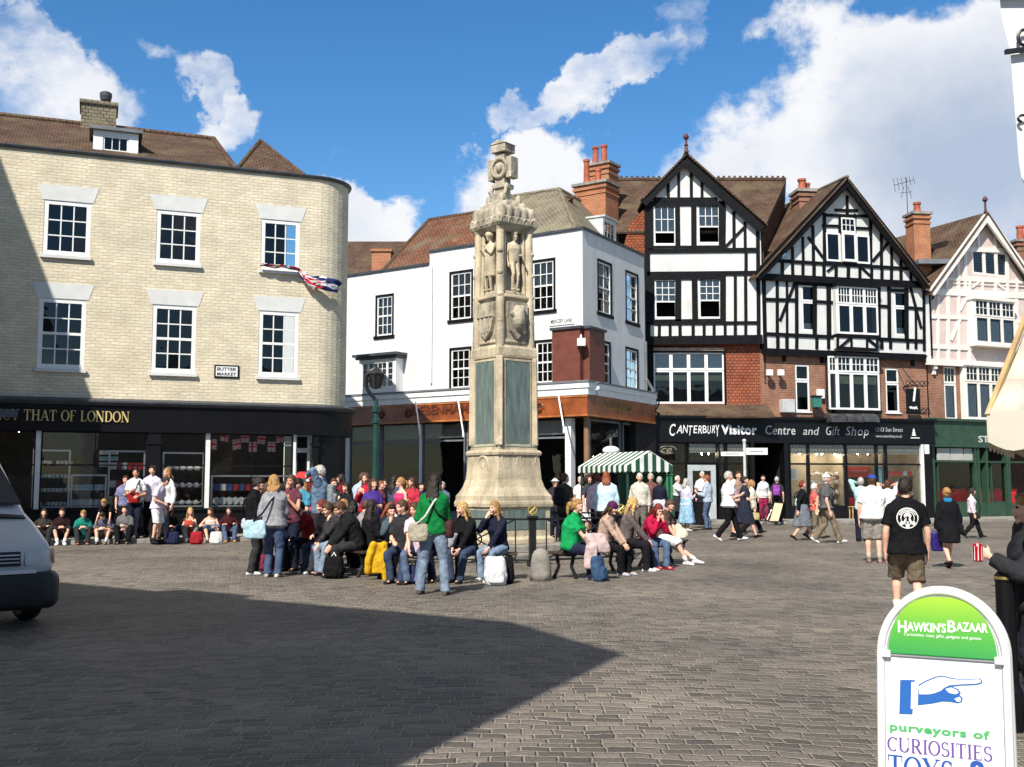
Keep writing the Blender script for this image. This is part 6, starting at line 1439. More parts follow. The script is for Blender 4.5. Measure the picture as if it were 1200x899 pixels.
    # ---- bottom
    if bottom:
        bc, bs = bottom; bm_ = cloth(bc, 'denim' if bs == 'jeans' else 'fabric'); bp = []
        if bs in ('long', 'jeans', 'shorts', 'crop'):
            bp.append(torso(.008, -.16, .16))
            for k in (-1, 1):
                h_, kn, an = legs[k]; d1 = kn-h_; d2 = an-kn; x = .018; bk = V((0, -.012*s, 0))
                if bs == 'shorts': bp.append(tube([h_, h_+d1*.35, kn-d1*.02, kn+d2*.06], [.098*s*B**.5+x*.6, .094*s*B**.5+x, .078*s+x*1.3, .078*s+x*1.3], 14, True))
                elif bs == 'crop': bp.append(tube([h_, h_+d1*.35, kn-d1*.1, kn, kn+d2*.45], [.094*s*B**.5+x*.5, .086*s*B**.5+x*.6, .062*s+x, .060*s+x, .058*s+x], 14, True)); bp.append(ellipsoid(kn, (.06*s+x,)*3))
                else: 
                    w_ = 1.0 if bs == 'jeans' else 1.12
                    bp.append(tube([h_, h_+d1*.35, kn-d1*.1, kn, kn+d2*.35+bk, kn+d2*.8, an+V((0, 0, -.022*s))], [.094*s*B**.5+x*.4, .085*s*B**.5+x*.6, .064*s*w_+x*.6, .060*s*w_+x*.6, .058*s*w_+x*.7, .052*s*w_+x*.8, .055*s*w_+x], 14, True)); bp.append(ellipsoid(kn, (.060*s*w_+x*.6,)*3))
                bp.append(ellipsoid(h_, (.096*s*B**.5+.008,)*3))
            nm = 'shorts' if bs == 'shorts' else 'trousers'
        else:   # skirt of given length
            ln_ = {'mini': .36, 'knee': .50, 'midi': .66}[bs]*s; nm = 'skirt'
            if sitting:
                bp.append(torso(.016, -.16, .22))
                c = [(legs[-1][i]+legs[1][i])*.5 for i in range(3)]
                for k in (-1, 1): bp.append(tube([legs[k][0], legs[k][1]], [.10*s, .08*s], 12))
                bp.append(loft([ering(c[0], V((1, 0, 0)), V((0, 0, 1)), .17*s, .09*s, 14), ering(c[1], V((1, 0, 0)), V((0, 0, 1)), .17*s, .075*s, 14)]))
            else:
                rings = [ering(Pv+V((0, 0, .16*s)), V((1, 0, 0)), V((0, 1, 0)), .145*s*B+.018, .11*s*B+.018, 22)]
                fl = {'mini': .0, 'knee': .03, 'midi': .09}[bs]; n = 22
                cfeet = (ft[-1]+ft[1])*.5; spread = abs(ft[-1].y-ft[1].y)*.42
                for t in (.15, .4, .7, 1.):
                    c = Pv+V((0, 0, .16*s))*(1-t)+V(((cfeet.x-Pv.x)*.2*t, (cfeet.y-Pv.y)*.3*t, -ln_*t)); r = ering(c, V((1, 0, 0)), V((0, 1, 0)), .185*s*B+.012+fl*t, (.125*s*B+.012+fl*t)+spread*t*.5, n, 2.1)
                    if bs == 'midi': r = [c+(p-c)*(1+.07*t*math.sin(i*2*math.pi*7/n+seed)) for i, p in enumerate(r)]
                    rings.append(r)
                bp.append(loft(rings))
        rem_obj(nm, bp, [bm_], root, .015 if not far else .018, 2, wrinkle(seed+3, .0065), M4)
    # ---- shoes, socks
    for k in (-1, 1):
        an = legs[k][2]; pit = 0.
        if pose.startswith('walk') and an.y < -.1: pit = -.55
        elif pose.startswith('walk') and an.y > .1: pit = .16
        fy = V((0, math.cos(pit), math.sin(pit))); fz = V((0, -math.sin(pit), math.cos(pit))); ox = V((1, 0, 0))
        if sitting: ox = V((math.cos(k*.2), -math.sin(k*.2), 0)); fy = V((math.sin(k*.2), math.cos(k*.2), 0))
        r = []; base = an-fz*ank
        for t, a, h in ((-.085, .012, .03), (-.075, .030, .055), (-.03, .036, .085), (.03, .038, .088), (.08, .042, .066), (.13, .046, .052), (.165, .038, .040), (.185, .016, .026)):
            c = base+fy*t*s+fz*(h*.5*s); r.append(ering(c, ox, fz, a*s*1.08, h*.5*s, 12, 2.8))
        m = MB(); v, f = loft(r); m.add([M4 @ V(p)+V(pos) for p in v], f); m.build('shoe', shoes if not isinstance(shoes, tuple) else cloth(shoes, 'shoe_leather'), root, smooth=True)
        if sock: m = MB(); v, f = tube([an+V((0, 0, .0)), an+(legs[k][1]-an)*.3], [.043*s, .049*s], 12, True); m.add([M4 @ V(p)+V(pos) for p in v], f); m.build('sock', cloth(sock, 'sock'), root, smooth=True)
    # ---- hair
    hcol, hst = hair; hm = HAIR[hcol]; hp_ = []
    def shell(sc=1.09, back=-.012, up=.010, line=.035, zlow=-.06):
        v, f = ellipsoid((0, 0, 0), (.080*sc, .098*sc, .113*sc), None, 26, 18); q = []
        for p in v:
            x, y, z = p; y += back; z += up
            face = y > .022+.25*max(0, z-line) and z < line+.018*math.sin(x*60+seed)+.02*(x/.07)
            low = z < zlow and y > -.045
            if face or low or z < zlow-.035: x *= .72; y = y*.72-.012; z = max(z, -.085)*.85
            q.append(HP(x, y, z))
        return q, f
    if hst != 'bald': hp_.append(shell(1.10 if hst != 'crop' else 1.055, zlow=-.05 if hst in ('short', 'crop', 'bun', 'pony') else -.075))
    if hst == 'short': hp_.append(ellipsoid(HP(.01, .045, .088), (.055*k_, .045*k_, .028*k_), rot, 10, 6))
    if hst in ('long', 'bob', 'vlong'):
        dn = V((0, 0, -1)); Ln = {'bob': .17, 'long': .34, 'vlong': .46}[hst]*s
        a0 = HP(0, -.055, .045); a1 = HP(0, -.088, -.06); b_ = nk-cf*.105*s
        a2 = V((b_.x, b_.y, a1.z-Ln*.45)); a3 = a2+dn*Ln*.5-cf*.01
        r = []
        for c, w, t in ((a0, .068, .045), (a1, .085, .042), ((a1+a2)*.5, .098, .038), (a2, .105, .034), (a3, .07, .022)): r.append(ering(c, hr if c is a0 or c is a1 else cr, hf if c is a0 or c is a1 else cf, w*k_, t*k_, 14, 2.))
        hp_.append(loft(r))
        for k in (-1, 1):
            p0 = HP(k*.062, .03, .055); p1 = HP(k*.083, .012, -.02); p2 = HP(k*.080, .0, -.10); p3 = nk+cr*k*.095*s+cf*.055*s-sp*.07*s if hst != 'bob' else HP(k*.072, .005, -.15)
            L_ = [p0, p1, p2, p3]
            if hst == 'vlong': L_.append(p3+cf*.06*s-sp*.14*s)
            hp_.append(tube(L_, [.018*k_, .026*k_, .028*k_, .024*k_, .014*k_][:len(L_)], 9))
    if hst == 'pony': hp_.append(tube([HP(0, -.10, .03), HP(0, -.15, .02), HP(.01, -.165, -.05), HP(.012, -.15, -.15), HP(.01, -.14, -.20)], [.025*k_, .034*k_, .036*k_, .026*k_, .008*k_], 10))
    if hst == 'bun': hp_.append(ellipsoid(HP(0, -.115, .03), (.045*k_, .038*k_, .042*k_), rot, 12, 8))
    rm2 = rm
    def hpost(me, co):
        n = len(co); no = np.empty(n*3); me.vertices.foreach_get('normal', no); no = no.reshape(-1, 3); c0 = np.array(M4.to_3x3() @ hc); d = co-c0
        an = np.arctan2(d @ np.array(list(rm2.col[0])), d @ np.array(list(rm2.col[1]))); z = d @ np.array(list(rm2.col[2]))
        w = np.sin(an*19+seed+5*np.sin(z*14+seed))+.7*np.sin(an*41+z*30+seed*2)+.5*np.sin(z*70+an*7)
        co += no*(w*.0028)[:, None]
    if hp_: rem_obj('hair', hp_, [hm], root, .010 if not far else .013, 1, hpost, M4)
    if cap:
        cc, kind = cap; cp = []; v, f = ellipsoid((0, 0, 0), (.092, .110, .098), None, 22, 14)
        q = [HP(x, y-.008, max(z+.030, .035 if kind != 'beanie' else .012)) for x, y, z in v]; cp.append((q, f))
        if kind == 'cap':
            r = [ering(HP(0, .085, .040), hr, hu, .075*k_, .006, 12), ering(HP(0, .13, .034), hr, hu, .07*k_, .006, 12), ering(HP(0, .165, .026), hr, hu, .045*k_, .005, 12)]; cp.append(loft(r))
        if kind == 'sunhat': cp.append(loft([ering(HP(0, -.005, .040), hr, hf, .15*k_, .16*k_, 20), ering(HP(0, -.005, .055), hr, hf, .10*k_, .12*k_, 20)]))
        m = MB()
        for v, f in cp: m.add([M4 @ V(p)+V(pos) for p in v], f)
        m.build('beanie' if kind == 'beanie' else 'cap', cloth(cc), root, smooth=True)
    W = lambda p: M4 @ V(p)+V(pos)
    return dict(root=root, W=W, hand={k: arms[k][2] for k in arms}, sh=sh, nk=nk, P=Pv, cf=cf, cr=cr, sp=sp, HP=HP, legs=legs, fw=fw, rt=rt_, s=s, M4=M4, hf=hf)
# ---------------- bags
def smooth_bag(name, label, cat, parts, mat, extra=(), group=None, voxel=.014, seed=1., origin=None):
    t = thing(name, label, cat, origin, group); o = V(origin)
    rem_obj('bag_body', [([V(p)-o for p in v], f) for v, f in parts], [mat], t, voxel, 3, wrinkle(seed, .006))
    for nm, mb, m in extra: mb.build(nm, m, t, smooth=True)
    return t
def rbox(c, x, y, z, a, b, h, p=2.7, n=16, sag=.0):
    c = V(c); out = []
    for t, k in ((-.5, .72), (-.46, .92), (-.2, 1.0+sag), (.15, 1.0), (.42, .92), (.5, .7)): out.append(ering(c+z*h*t, x, y, a*k, b*k, n, p))
    return loft(out)
def backpack(pr, c1, label, sz=1., mat2=(30, 30, 32)):
    c = pr['W'](pr['nk']-pr['sp']*.24*pr['s']-pr['cf']*(.20*pr['s'])); X = V(pr['rt']); Y = V(pr['fw']); Z = V((0, 0, 1))
    parts = [rbox(c, X, Y, Z, .15*sz, .085*sz, .44*sz), rbox(c-Y*.09*sz-Z*.08*sz, X, Y, Z, .11*sz, .04*sz, .2*sz)]
    st = MB()
    for k in (-1, 1):
        P_ = pr['W']; a = pr['nk']; q = [a-pr['cf']*.11-pr['sp']*.05+pr['cr']*k*.085, a+pr['cr']*k*.10+pr['sp']*.015, a+pr['cf']*.125-pr['sp']*.12+pr['cr']*k*.10, a+pr['cf']*.10-pr['sp']*.3+pr['cr']*k*.15, a-pr['cf']*.1-pr['sp']*.38+pr['cr']*k*.14]
        st.tube([P_(x) for x in q], .017, 6)
    return smooth_bag('backpack', label, 'backpack', parts, cloth(c1, 'nylon'), [('strap', st, cloth(mat2, 'strap'))], origin=c)
def ground_bag(p, yaw, c, label, w=.32, d=.2, h=.36, name='backpack', cat='bag', strap=(30, 30, 34), lean=.15):
    X = V((math.cos(R(yaw)), -math.sin(R(yaw)), 0)); Y = V((math.sin(R(yaw)), math.cos(R(yaw)), 0)); Z = (V((0, 0, 1))-Y*lean).normalized(); p = V(p)
    parts = [rbox(p+Z*h*.5, X, Y, Z, w/2, d/2, h, sag=.08), rbox(p+Z*h*.32+Y*d*.5, X, Y, Z, w*.36, d*.2, h*.45)]
    st = MB(); st.tube([p+Z*h*.95-X*.05, p+Z*(h+.06), p+Z*h*.95+X*.05], .012, 6); st.tube([p+Z*h*.85-X*.1-Y*d*.45, p+Z*h*.5-X*.12-Y*d*.62, p+Z*h*.15-X*.11-Y*d*.45], .016, 6)
    return smooth_bag(name, label, cat, parts, cloth(c, 'nylon'), [('strap', st, cloth(strap, 'strap'))], origin=p, seed=random.random()*9)
def shoulder_bag(pr, side, c, label, w=.28, h=.22, low=.02, fwd=0., strap=(30, 30, 34), from_side=None, name='shoulder_bag', out=.24):
    s = pr['s']; P_ = pr['W']; fs_ = from_side if from_side is not None else side
    ctr = pr['P']+pr['cr']*side*out*s+pr['cf']*fwd+V((0, 0, -low)); a = pr['nk']+pr['cr']*fs_*.11*s+pr['sp']*.02*s
    X = V(pr['fw']) if abs(fwd) < .12 else V(pr['rt']); Y = V(pr['rt']) if abs(fwd) < .12 else V(pr['fw']); c_ = P_(ctr)
    parts = [rbox(c_, X, Y, V((0, 0, 1)), w/2, .06, h, sag=.06), rbox(c_+V((0, 0, h*.18)), X, Y, V((0, 0, 1)), w*.51, .068, h*.5)]
    st = MB(); o_ = pr['cf']
    q1 = [a+o_*.0, a*.75+ctr*.25+o_*.16*s, a*.4+ctr*.6+o_*.15*s, ctr+o_*.06+V((0, 0, h*.45))]; q2 = [a+o_*.0, a*.75+ctr*.25-o_*.15*s, a*.4+ctr*.6-o_*.15*s, ctr-o_*.06+V((0, 0, h*.45))]
    for q in (q1, q2): st.tube([P_(x) for x in q], .016, 6)
    return smooth_bag(name, label, 'bag', parts, cloth(c, 'bag_cloth'), [('strap', st, cloth(strap, 'strap'))], origin=c_)
# ================================================================== WAR MEMORIAL
MC0 = V((xat(590, 24.2), 24.2, 0)); MA = R(-52)     # right face normal direction
Zm = lambda y, d=24.2: at(590, y, d).z
FN = [V((math.cos(MA+k*math.pi/2), math.sin(MA+k*math.pi/2), 0)) for k in range(4)]
rtM = thing('war_memorial', 'tall carved stone war memorial with a cross on top and green bronze panels', 'monument', tuple(MC0))
CR = MA+math.pi/4
def sq(mb, prof, seg=4): mb.lathe([(s_/math.sqrt(2), z) for s_, z in prof], MC0, 4, rot=CR)
def fp(k, a, o, z): n = FN[k]; t = V((-n.y, n.x, 0)); return MC0+n*o+t*a+V((0, 0, z))
def fbox(mb, k, a0, a1, z0, z1, o0, o1): mb.hexa([fp(k, a0, o1, z0), fp(k, a1, o1, z0), fp(k, a1, o0, z0), fp(k, a0, o0, z0), fp(k, a0, o1, z1), fp(k, a1, o1, z1), fp(k, a1, o0, z1), fp(k, a0, o0, z1)])
m = MB(); sq(m, [(3.6, 0), (3.6, .16)]); sq(m, [(2.7, .16), (2.7, .31), ]); m.build('step', M['grey_stone'], rtM, bevel=.02)
m = MB(); sq(m, [(1.72, .31), (1.72, .42), (1.57, .47), (1.57, Zm(594))]); sq(m, [(1.66, Zm(594)+.001), (1.68, Zm(590)), (1.66, Zm(587)), (1.62, Zm(586))]); m.build('plinth', M['stone'], rtM, bevel=.015)
m = MB(); sq(m, [(1.62, Zm(586)+.001), (1.61, Zm(581)), (1.52, Zm(578)), (1.38, Zm(571)), (1.28, Zm(562)), (1.235, Zm(548)), (1.20, Zm(534))]); sq(m, [(1.27, Zm(533.8)), (1.29, Zm(531)), (1.25, Zm(529)), (1.17, Zm(528))]); m.build('flared_base', M['stone'], rtM)
# panel storey with half rings
z0, z1 = Zm(556), Zm(534)
m = MB(); sq(m, [(1.14, Zm(528)), (1.13, Zm(523))]); sq(m, [(1.08, Zm(523)), (1.05, Zm(421))]); m.build('shaft', M['stone'], rtM)
m = MB()
for k in range(4): fbox(m, k, -.555, .555, Zm(533.5)+.18, Zm(523), .5, .578)
m.build('stained_band', M['verdigris_band'], rtM)
Z0 = Zm(553)
m = MB()
for k in range(4):
    for a in ((-.27, .27) if k % 2 == 0 else (0,)):
        if k % 2 == 0: m.tube([fp(k, a+.24*math.cos(t), .575, Zm(533)-.02+.36*math.sin(t)) for t in [math.pi+i*math.pi/12 for i in range(13)]], .045, 8)
        else: m.tube([fp(k, a+.22*math.cos(t), .585, Zm(551)+.30*math.sin(t)) for t in [i*math.pi/12 for i in range(13)]], .05, 8); m.ell(fp(k, 0, .57, Zm(547)), (.07, .07, .12))
m.build('carved_arch', M['stone'], rtM, smooth=True)
# corner ribs up the shaft
m = MB()
for k in range(4):
    a = CR+k*math.pi/2; d = V((math.cos(a), math.sin(a), 0))
    for z0_, z1_, r0, r1, w in ((Zm(523), Zm(421), .77, .745, .17),): m.bar(MC0+d*(r0-.03)+V((0, 0, z0_)), MC0+d*(r1-.03)+V((0, 0, z1_)), w, w, up=d)
m.build('corner_rib', M['stone'], rtM, bevel=.02)
for k in range(4):
    m = MB(); fbox(m, k, -.37, .37, Zm(521), Zm(426), .50, .553); pq = m.build('plaque', M['bronze'], rtM, bevel=.006)
    m = MB()
    for a0, a1, b0, b1 in ((-.40, -.372, Zm(521), Zm(426)), (.372, .40, Zm(521), Zm(426)), (-.40, .40, Zm(426)+.003, Zm(426)+.05), (-.40, .40, Zm(521)-.05, Zm(521)-.003)): fbox(m, k, a0, a1, b0, b1, .50, .562)
    m.build('plaque_frame', M['stone'], pq)
    m = MB(); fbox(m, k, -.62, .62, .62, Zm(597), .74, .795); m.build('plaque', M['bronze'], rtM, bevel=.006)
m = MB(); sq(m, [(1.12, Zm(421.8)), (1.14, Zm(419)), (1.13, Zm(411)), (1.06, Zm(408))]); m.build('band', M['stone'], rtM)
# shield storey
m = MB(); sq(m, [(.92, Zm(408)), (.88, Zm(353))]); sq(m, [(.60, Zm(353)), (.58, Zm(262))]); m.build('niche_core', M['stone_dark'], rtM)
m = MB()
for k in range(4):
    a = CR+k*math.pi/2; d = V((math.cos(a), math.sin(a), 0))
    m.tube([MC0+d*.64+V((0, 0, Zm(408))), MC0+d*.62+V((0, 0, Zm(353))), MC0+d*.60+V((0, 0, Zm(270)))], [.11, .105, .095], 8)
    m.tube([MC0+d*.60+V((0, 0, Zm(275))), MC0+d*.68+V((0, 0, Zm(262)))], [.10, .13], 8)
    for z in (300, 325, 350, 380): m.ell(MC0+d*.67+V((0, 0, Zm(z))), (.075, .075, .07))
    for j in (-1, 1):
        t = V((-FN[k].y, FN[k].x, 0)); m.tube([MC0+FN[k]*.40+t*.30*j+V((0, 0, Zm(353))), MC0+FN[k]*.38+t*.28*j+V((0, 0, Zm(268)))], [.05, .045], 8)
m.build('colonnette', M['stone'], rtM, smooth=True)
for k in range(4):
    m = MB(); pts = [(-.30, Zm(358)), (.30, Zm(358)), (.31, Zm(375)), (.2, Zm(391)), (0, Zm(401)), (-.2, Zm(391)), (-.31, Zm(375))]
    m.prism([fp(k, a, .44, z) for a, z in pts], FN[k]*.12)
    if k in (0, 2): m.ell(fp(k, 0, .56, Zm(376)), (.17, .17, .30)); m.ell(fp(k, .08, .6, Zm(366)), (.09, .09, .1)); m.tube([fp(k, -.18, .57, Zm(372)), fp(k, 0, .6, Zm(380)), fp(k, .16, .57, Zm(392))], .06, 8)
    else:
        for a in (-.2, 0, .2): m.tube([fp(k, a, .565, Zm(362)), fp(k, a*.6, .565, Zm(392))], .025, 6)
        m.tube([fp(k, -.28, .565, Zm(374)), fp(k, .28, .565, Zm(374))], .03, 6)
    m.build('shield', M['stone_dark'], rtM, bevel=.015)
    m = MB(); fbox(m, k, -.36, .36, Zm(353), Zm(349), .2, .52); fbox(m, k, -.30, .30, Zm(349)+.001, Zm(345), .2, .48); fbox(m, k, -.33, .33, Zm(405), Zm(401.5), .3, .50); build_split(m, 'pedestal', M['stone'], rtM, bevel=.02)
    # statue: standing figure in a long coat
    yaw = math.degrees(math.atan2(FN[k].x, FN[k].y)); z = Zm(344.5)
    HH = 1.30/1.75*1.75
    pts, M4, hd, arms, legs, fr_ = person('', (0, 30, 0), yaw, H=1.34, pose='stand', hands=(('waist', 'down') if k % 2 == 0 else ('chest', 'front')), build=1.25, stone=True, feet=((-.07, .02, .06), (.09, .05, .06)))
    Pv_, nk_, sp_, cr_, cf_ = fr_
    if k % 2: pts.append(loft([ering(Pv_+V((0, 0, .2)), V((1, 0, 0)), V((0, 1, 0)), .13, .11), ering(Pv_+V((0, 0, -.1)), V((1, 0, 0)), V((0, 1, 0)), .15, .12), ering(Pv_+V((0, 0, -.36)), V((1, 0, 0)), V((0, 1, 0)), .17, .13)]))
    hc_, hs_, HP_, _ = hd; pts.append(ellipsoid(HP_(0, -.005, .05), (.115, .125, .085))) if k % 2 else pts.append(ellipsoid(HP_(0, 0, .07), (.09, .10, .06)))
    st = rem_obj('statue', pts, [M['stone']], rtM, .011, 1, None, Matrix.Translation(FN[k]*.40+V((0, 0, z))) @ M4)
# canopy
m = MB(); sq(m, [(.86, Zm(276)), (1.12, Zm(271)), (1.18, Zm(268)), (1.18, Zm(262)), (1.10, Zm(259))]); sq(m, [(1.08, Zm(259)), (1.10, Zm(251)), (.98, Zm(247)), (.80, Zm(243)), (.74, Zm(240))]); sq(m, [(.52, Zm(241)), (.50, Zm(237)), (.34, Zm(235.5))]); m.build('canopy', M['stone_dark'], rtM, bevel=.02)
m = MB()
for k in range(4):
    RK = Matrix.Rotation(math.atan2(FN[k].x, -FN[k].y), 3, 'Z')
    for i in range(5):
        a = -.44+.22*i; m.ell(fp(k, a, .535, Zm(255.5)), (.095, .05, .17), RK); m.tube([fp(k, a+.09*math.cos(b), .585, Zm(268)+.13*math.sin(b)) for b in (0, .6, 1.2, 1.57, 1.9, 2.5, 3.14)], .022, 6)
    for i in range(3): m.ell(fp(k, -.26+.26*i, .42, Zm(245.5)), (.10, .06, .10), RK)
    a = CR+k*math.pi/2; d = V((math.cos(a), math.sin(a), 0)); m.ell(MC0+d*.36+V((0, 0, Zm(236))), (.07, .07, .13))
m.build('canopy_carving', M['stone_dark'], rtM, smooth=True)
# cross
mc = V((MC0.x-.02, MC0.y, 0)); cz = lambda y: Zm(y)
FXk = 1   # cross arms run along the plane of the left face
t = V((.79, -.61, 0)); n = V((-.61, -.79, 0))
def cpt(a, o, z): return mc+t*a+n*o+V((0, 0, z))
def cbox(mb, a0, a1, z0, z1, o): mb.hexa([cpt(a0, o, z0), cpt(a1, o, z0), cpt(a1, -o, z0), cpt(a0, -o, z0), cpt(a0, o, z1), cpt(a1, o, z1), cpt(a1, -o, z1), cpt(a0, -o, z1)])
m = MB(); cbox(m, -.19, .19, cz(237), cz(228), .17); cbox(m, -.14, .14, cz(228), cz(182), .13); cbox(m, -.20, .20, cz(222), cz(217), .18); cbox(m, -.33, .33, cz(207), cz(190), .125); cbox(m, -.36, -.20, cz(211), cz(187), .14); cbox(m, .20, .36, cz(211), cz(187), .14)
cbox(m, -.22, .22, cz(180), cz(171), .20); m.prism([cpt(-.26, .22, cz(171)), cpt(.26, .22, cz(171)), cpt(0, .22, cz(166))], n*-.44)
m.tube([cpt(.22*math.cos(a), .15, cz(198.5)+.22*math.sin(a)) for a in [i*2*math.pi/20 for i in range(21)]], .045, 8); m.ell(cpt(0, .14, cz(198.5)), (.09, .09, .11))
m.tube([cpt(-.2, .12, cz(218)), cpt(-.25, .16, cz(226)), cpt(-.17, .14, cz(234))], [.05, .07, .03], 8); m.tube([cpt(.2, .12, cz(220)), cpt(.2, .16, cz(229))], [.06, .03], 8)
m.build('cross', M['stone_dark'], rtM, bevel=.02)

rtM.scale = (.95, .95, 1)
# ================================================================== RAILING, BOLLARDS, BENCHES
g0 = G(624, 664); dv = V((g0.x-MC0.x, g0.y-MC0.y, 0)); RR = dv.length; a0 = math.atan2(dv.y, dv.x)
t = thing('railing', 'black iron railing round the memorial with crossed bars and gilded post tops', 'railing', tuple(MC0))
vx = [MC0+V((RR*math.cos(a0+k*math.pi/4), RR*math.sin(a0+k*math.pi/4), 0)) for k in range(8)]
for k, p in enumerate(vx):
    m = MB(); m.box(p+V((0, 0, .47)), (.13, .13, .94), a0+k*math.pi/4); m.box(p+V((0, 0, .05)), (.19, .19, .1), a0+k*math.pi/4); m.box(p+V((0, 0, .965)), (.20, .20, .05), a0+k*math.pi/4); po = m.build('post', M['iron'], t, bevel=.008)
    m = MB(); m.tube([p+V((.085*math.cos(b), 0, 1.10+.085*math.sin(b))) for b in [i*2*math.pi/14 for i in range(15)]], .014, 6); m.tube([p+V((-.06, 0, 1.04)), p+V((.06, 0, 1.16))], .013, 6); m.tube([p+V((.06, 0, 1.04)), p+V((-.06, 0, 1.16))], .013, 6); m.tube([p+V((0, 0, .99)), p+V((0, 0, 1.02))], .03, 8); m.build('finial', M['gold_metal'], po)
for k in range(8):
    p, q = vx[k], vx[(k+1) % 8]; d = (q-p).normalized(); m = MB(); A_, B_ = p+d*.08, q-d*.08
    hz = lambda x, z: x+V((0, 0, z))
    m.bar(hz(A_, .92), hz(B_, .92), .03, .04); m.bar(hz(A_, .12), hz(B_, .12), .03, .03)
    A2, B2 = p+d*.34, q-d*.34
    for x in (A2, B2): m.bar(hz(x, .12), hz(x, .92), .026)
    m.bar(hz(A2, .12), hz(B2, .92), .028, .028); m.bar(hz(A2, .92), hz(B2, .12), .027, .027); c = (A2+B2)*.5
    m.tube([hz(c, .52)+d*.11*math.cos(b)+V((0, 0, .11*math.sin(b))) for b in [i*2*math.pi/16 for i in range(17)]], .017, 6); m.build('panel', M['iron'], t)
for px, py, lb in ((634, 682, 'squat granite bollard right of the railing post with the gilded top'), (457, 677, 'squat granite bollard left of the front bench by the yellow jacket')):
    g = G(px, py-1); m = MB(); m.lathe([(.185, 0), (.18, .12), (.165, .3), (.145, .42), (.11, .49), (.05, .525), (.01, .53)], (g.x, g.y+.15, 0), 20); o = m.build('bollard', M['grey_stone'], None, (g.x, g.y+.15, 0), smooth=True); tag(o, lb, 'bollard')
def bench(label, p, q, yaw):
    p, q = V((*p, 0)), V((*q, 0)); d = (q-p).normalized(); n = V((math.sin(R(yaw)), math.cos(R(yaw)), 0)); Ln = (q-p).length
    t = thing('bench', label, 'bench', tuple((p+q)*.5)); m = MB()
    for k in range(5): o = -.2+.1*k; m.bar(p+n*o+V((0, 0, .43)), q+n*o+V((0, 0, .43)), .085, .035)
    m.build('seat', M['wood'], t, bevel=.005)
    for f in (.06, .5, .94):
        c = p+d*Ln*f; m = MB(); m.bar(c-n*.22+V((0, 0, .395)), c+n*.22+V((0, 0, .395)), .06, .035)
        for s_ in (-1, 1): m.tube([c+n*.17*s_+V((0, 0, .38)), c+n*.13*s_+V((0, 0, .2)), c+n*.23*s_+V((0, 0, .0))], [.035, .03, .035], 8)
        m.build('leg', M['iron'], t)
BF0, BF1 = (xat(466, 18.2), 18.2), (xat(606, 18.5), 18.5)
BL0, BL1 = (xat(441, 18.8), 18.8), (xat(352, 21.2), 21.2)
BR0, BR1 = (xat(655, 18.5), 18.5), (xat(752, 20.9), 20.9)
BS0, BS1 = (xat(757, 21.1), 21.1), (xat(793, 23.0), 23.0)
bench('dark wooden bench facing the camera under the blonde girls', BF0, BF1, 180)
bench('dark wooden bench left of the memorial crowded with black clothed people', BL0, BL1, 233)
bench('dark wooden bench right of the memorial under the green shirted woman', BR0, BR1, 126)
bench('dark wooden bench at the far right side under the red hooded girl', BS0, BS1, 126)

# ================================================================== MARKET STALL
E = V((3.65, 34.2, 0)); A_ = V((-1.28, 2.8, 0)); B_ = V((1.46, .69, 0)); zE, zR = 2.20, 2.66
t = thing('market_stall', 'small market stall with green and white striped canopy on green posts', 'stall', tuple(E+(A_+B_)*.5))
gw = plain('stall_white', (.72, .74, .70), .8); gg = plain('stall_green', (.012, .07, .035), .8); stg = plain('bright_green_board', (.02, .22, .07), .7)
m = MB(); n = 19; ov = 1.06
C_ = E+(A_+B_)*.5
def sp_(i, j, z): return C_+A_*(i-.5)*ov+B_*(j-.5)*ov+V((0, 0, z))
for k in range(n):
    i0, i1 = k/n, (k+1)/n
    for j0, z0_, j1, z1_ in ((0, zE, .5, zR), (1, zE, .5, zR)): m.prism([sp_(i0, j0, z0_), sp_(i1, j0, z0_), sp_(i1, j1, z1_), sp_(i0, j1, z1_)], (0, 0, .02), k % 2)
    for j in (0, 1):
        q = sp_(i0, j, zE); r = sp_(i1, j, zE); mid_ = (q+r)*.5; m.prism([q, r, r+V((0, 0, -.17)), mid_+V((0, 0, -.22)), q+V((0, 0, -.17))], B_.normalized()*(.012 if j else -.012), k % 2)
for i in (0, 1):
    for k in range(11):
        j0, j1 = k/11, (k+1)/11; zz = lambda j: zE+(zR-zE)*(1-abs(j-.5)*2); a, b = sp_(i, j0, zz(j0)), sp_(i, j1, zz(j1)); mid_ = (a+b)*.5
        m.prism([a, b, V((b.x, b.y, zE-.17)), V((mid_.x, mid_.y, zE-.22)), V((a.x, a.y, zE-.17))], A_.normalized()*(.012 if i else -.012), (k+1) % 2)
m.build('canopy', [gw, gg], t)
for i in (0, 1):
    for j in (0, 1): m = MB(); p = sp_(i*.94+.03, j*.92+.04, 0); m.bar(p, p+V((0, 0, zE)), .07); m.build('post', M['green_post'], t)
m = MB(); p, q = sp_(.05, .9, 0), sp_(.95, .9, 0); m.prism([p, q, q+V((0, 0, 2.0)), p+V((0, 0, 2.0))], B_.normalized()*.03); m.build('back_sheet', gg, t)
m = MB(); p = sp_(.5, .5, .82); m.box(p, (A_.length*.9, B_.length*.55, .04), math.atan2(A_.y, A_.x)); m.build('table', M['wood_light'], t)
for i in (.15, .85):
    for j in (.3, .7): m = MB(); m.bar(sp_(i, j, 0), sp_(i, j, .8), .05); m.build('leg', M['wood'], t)
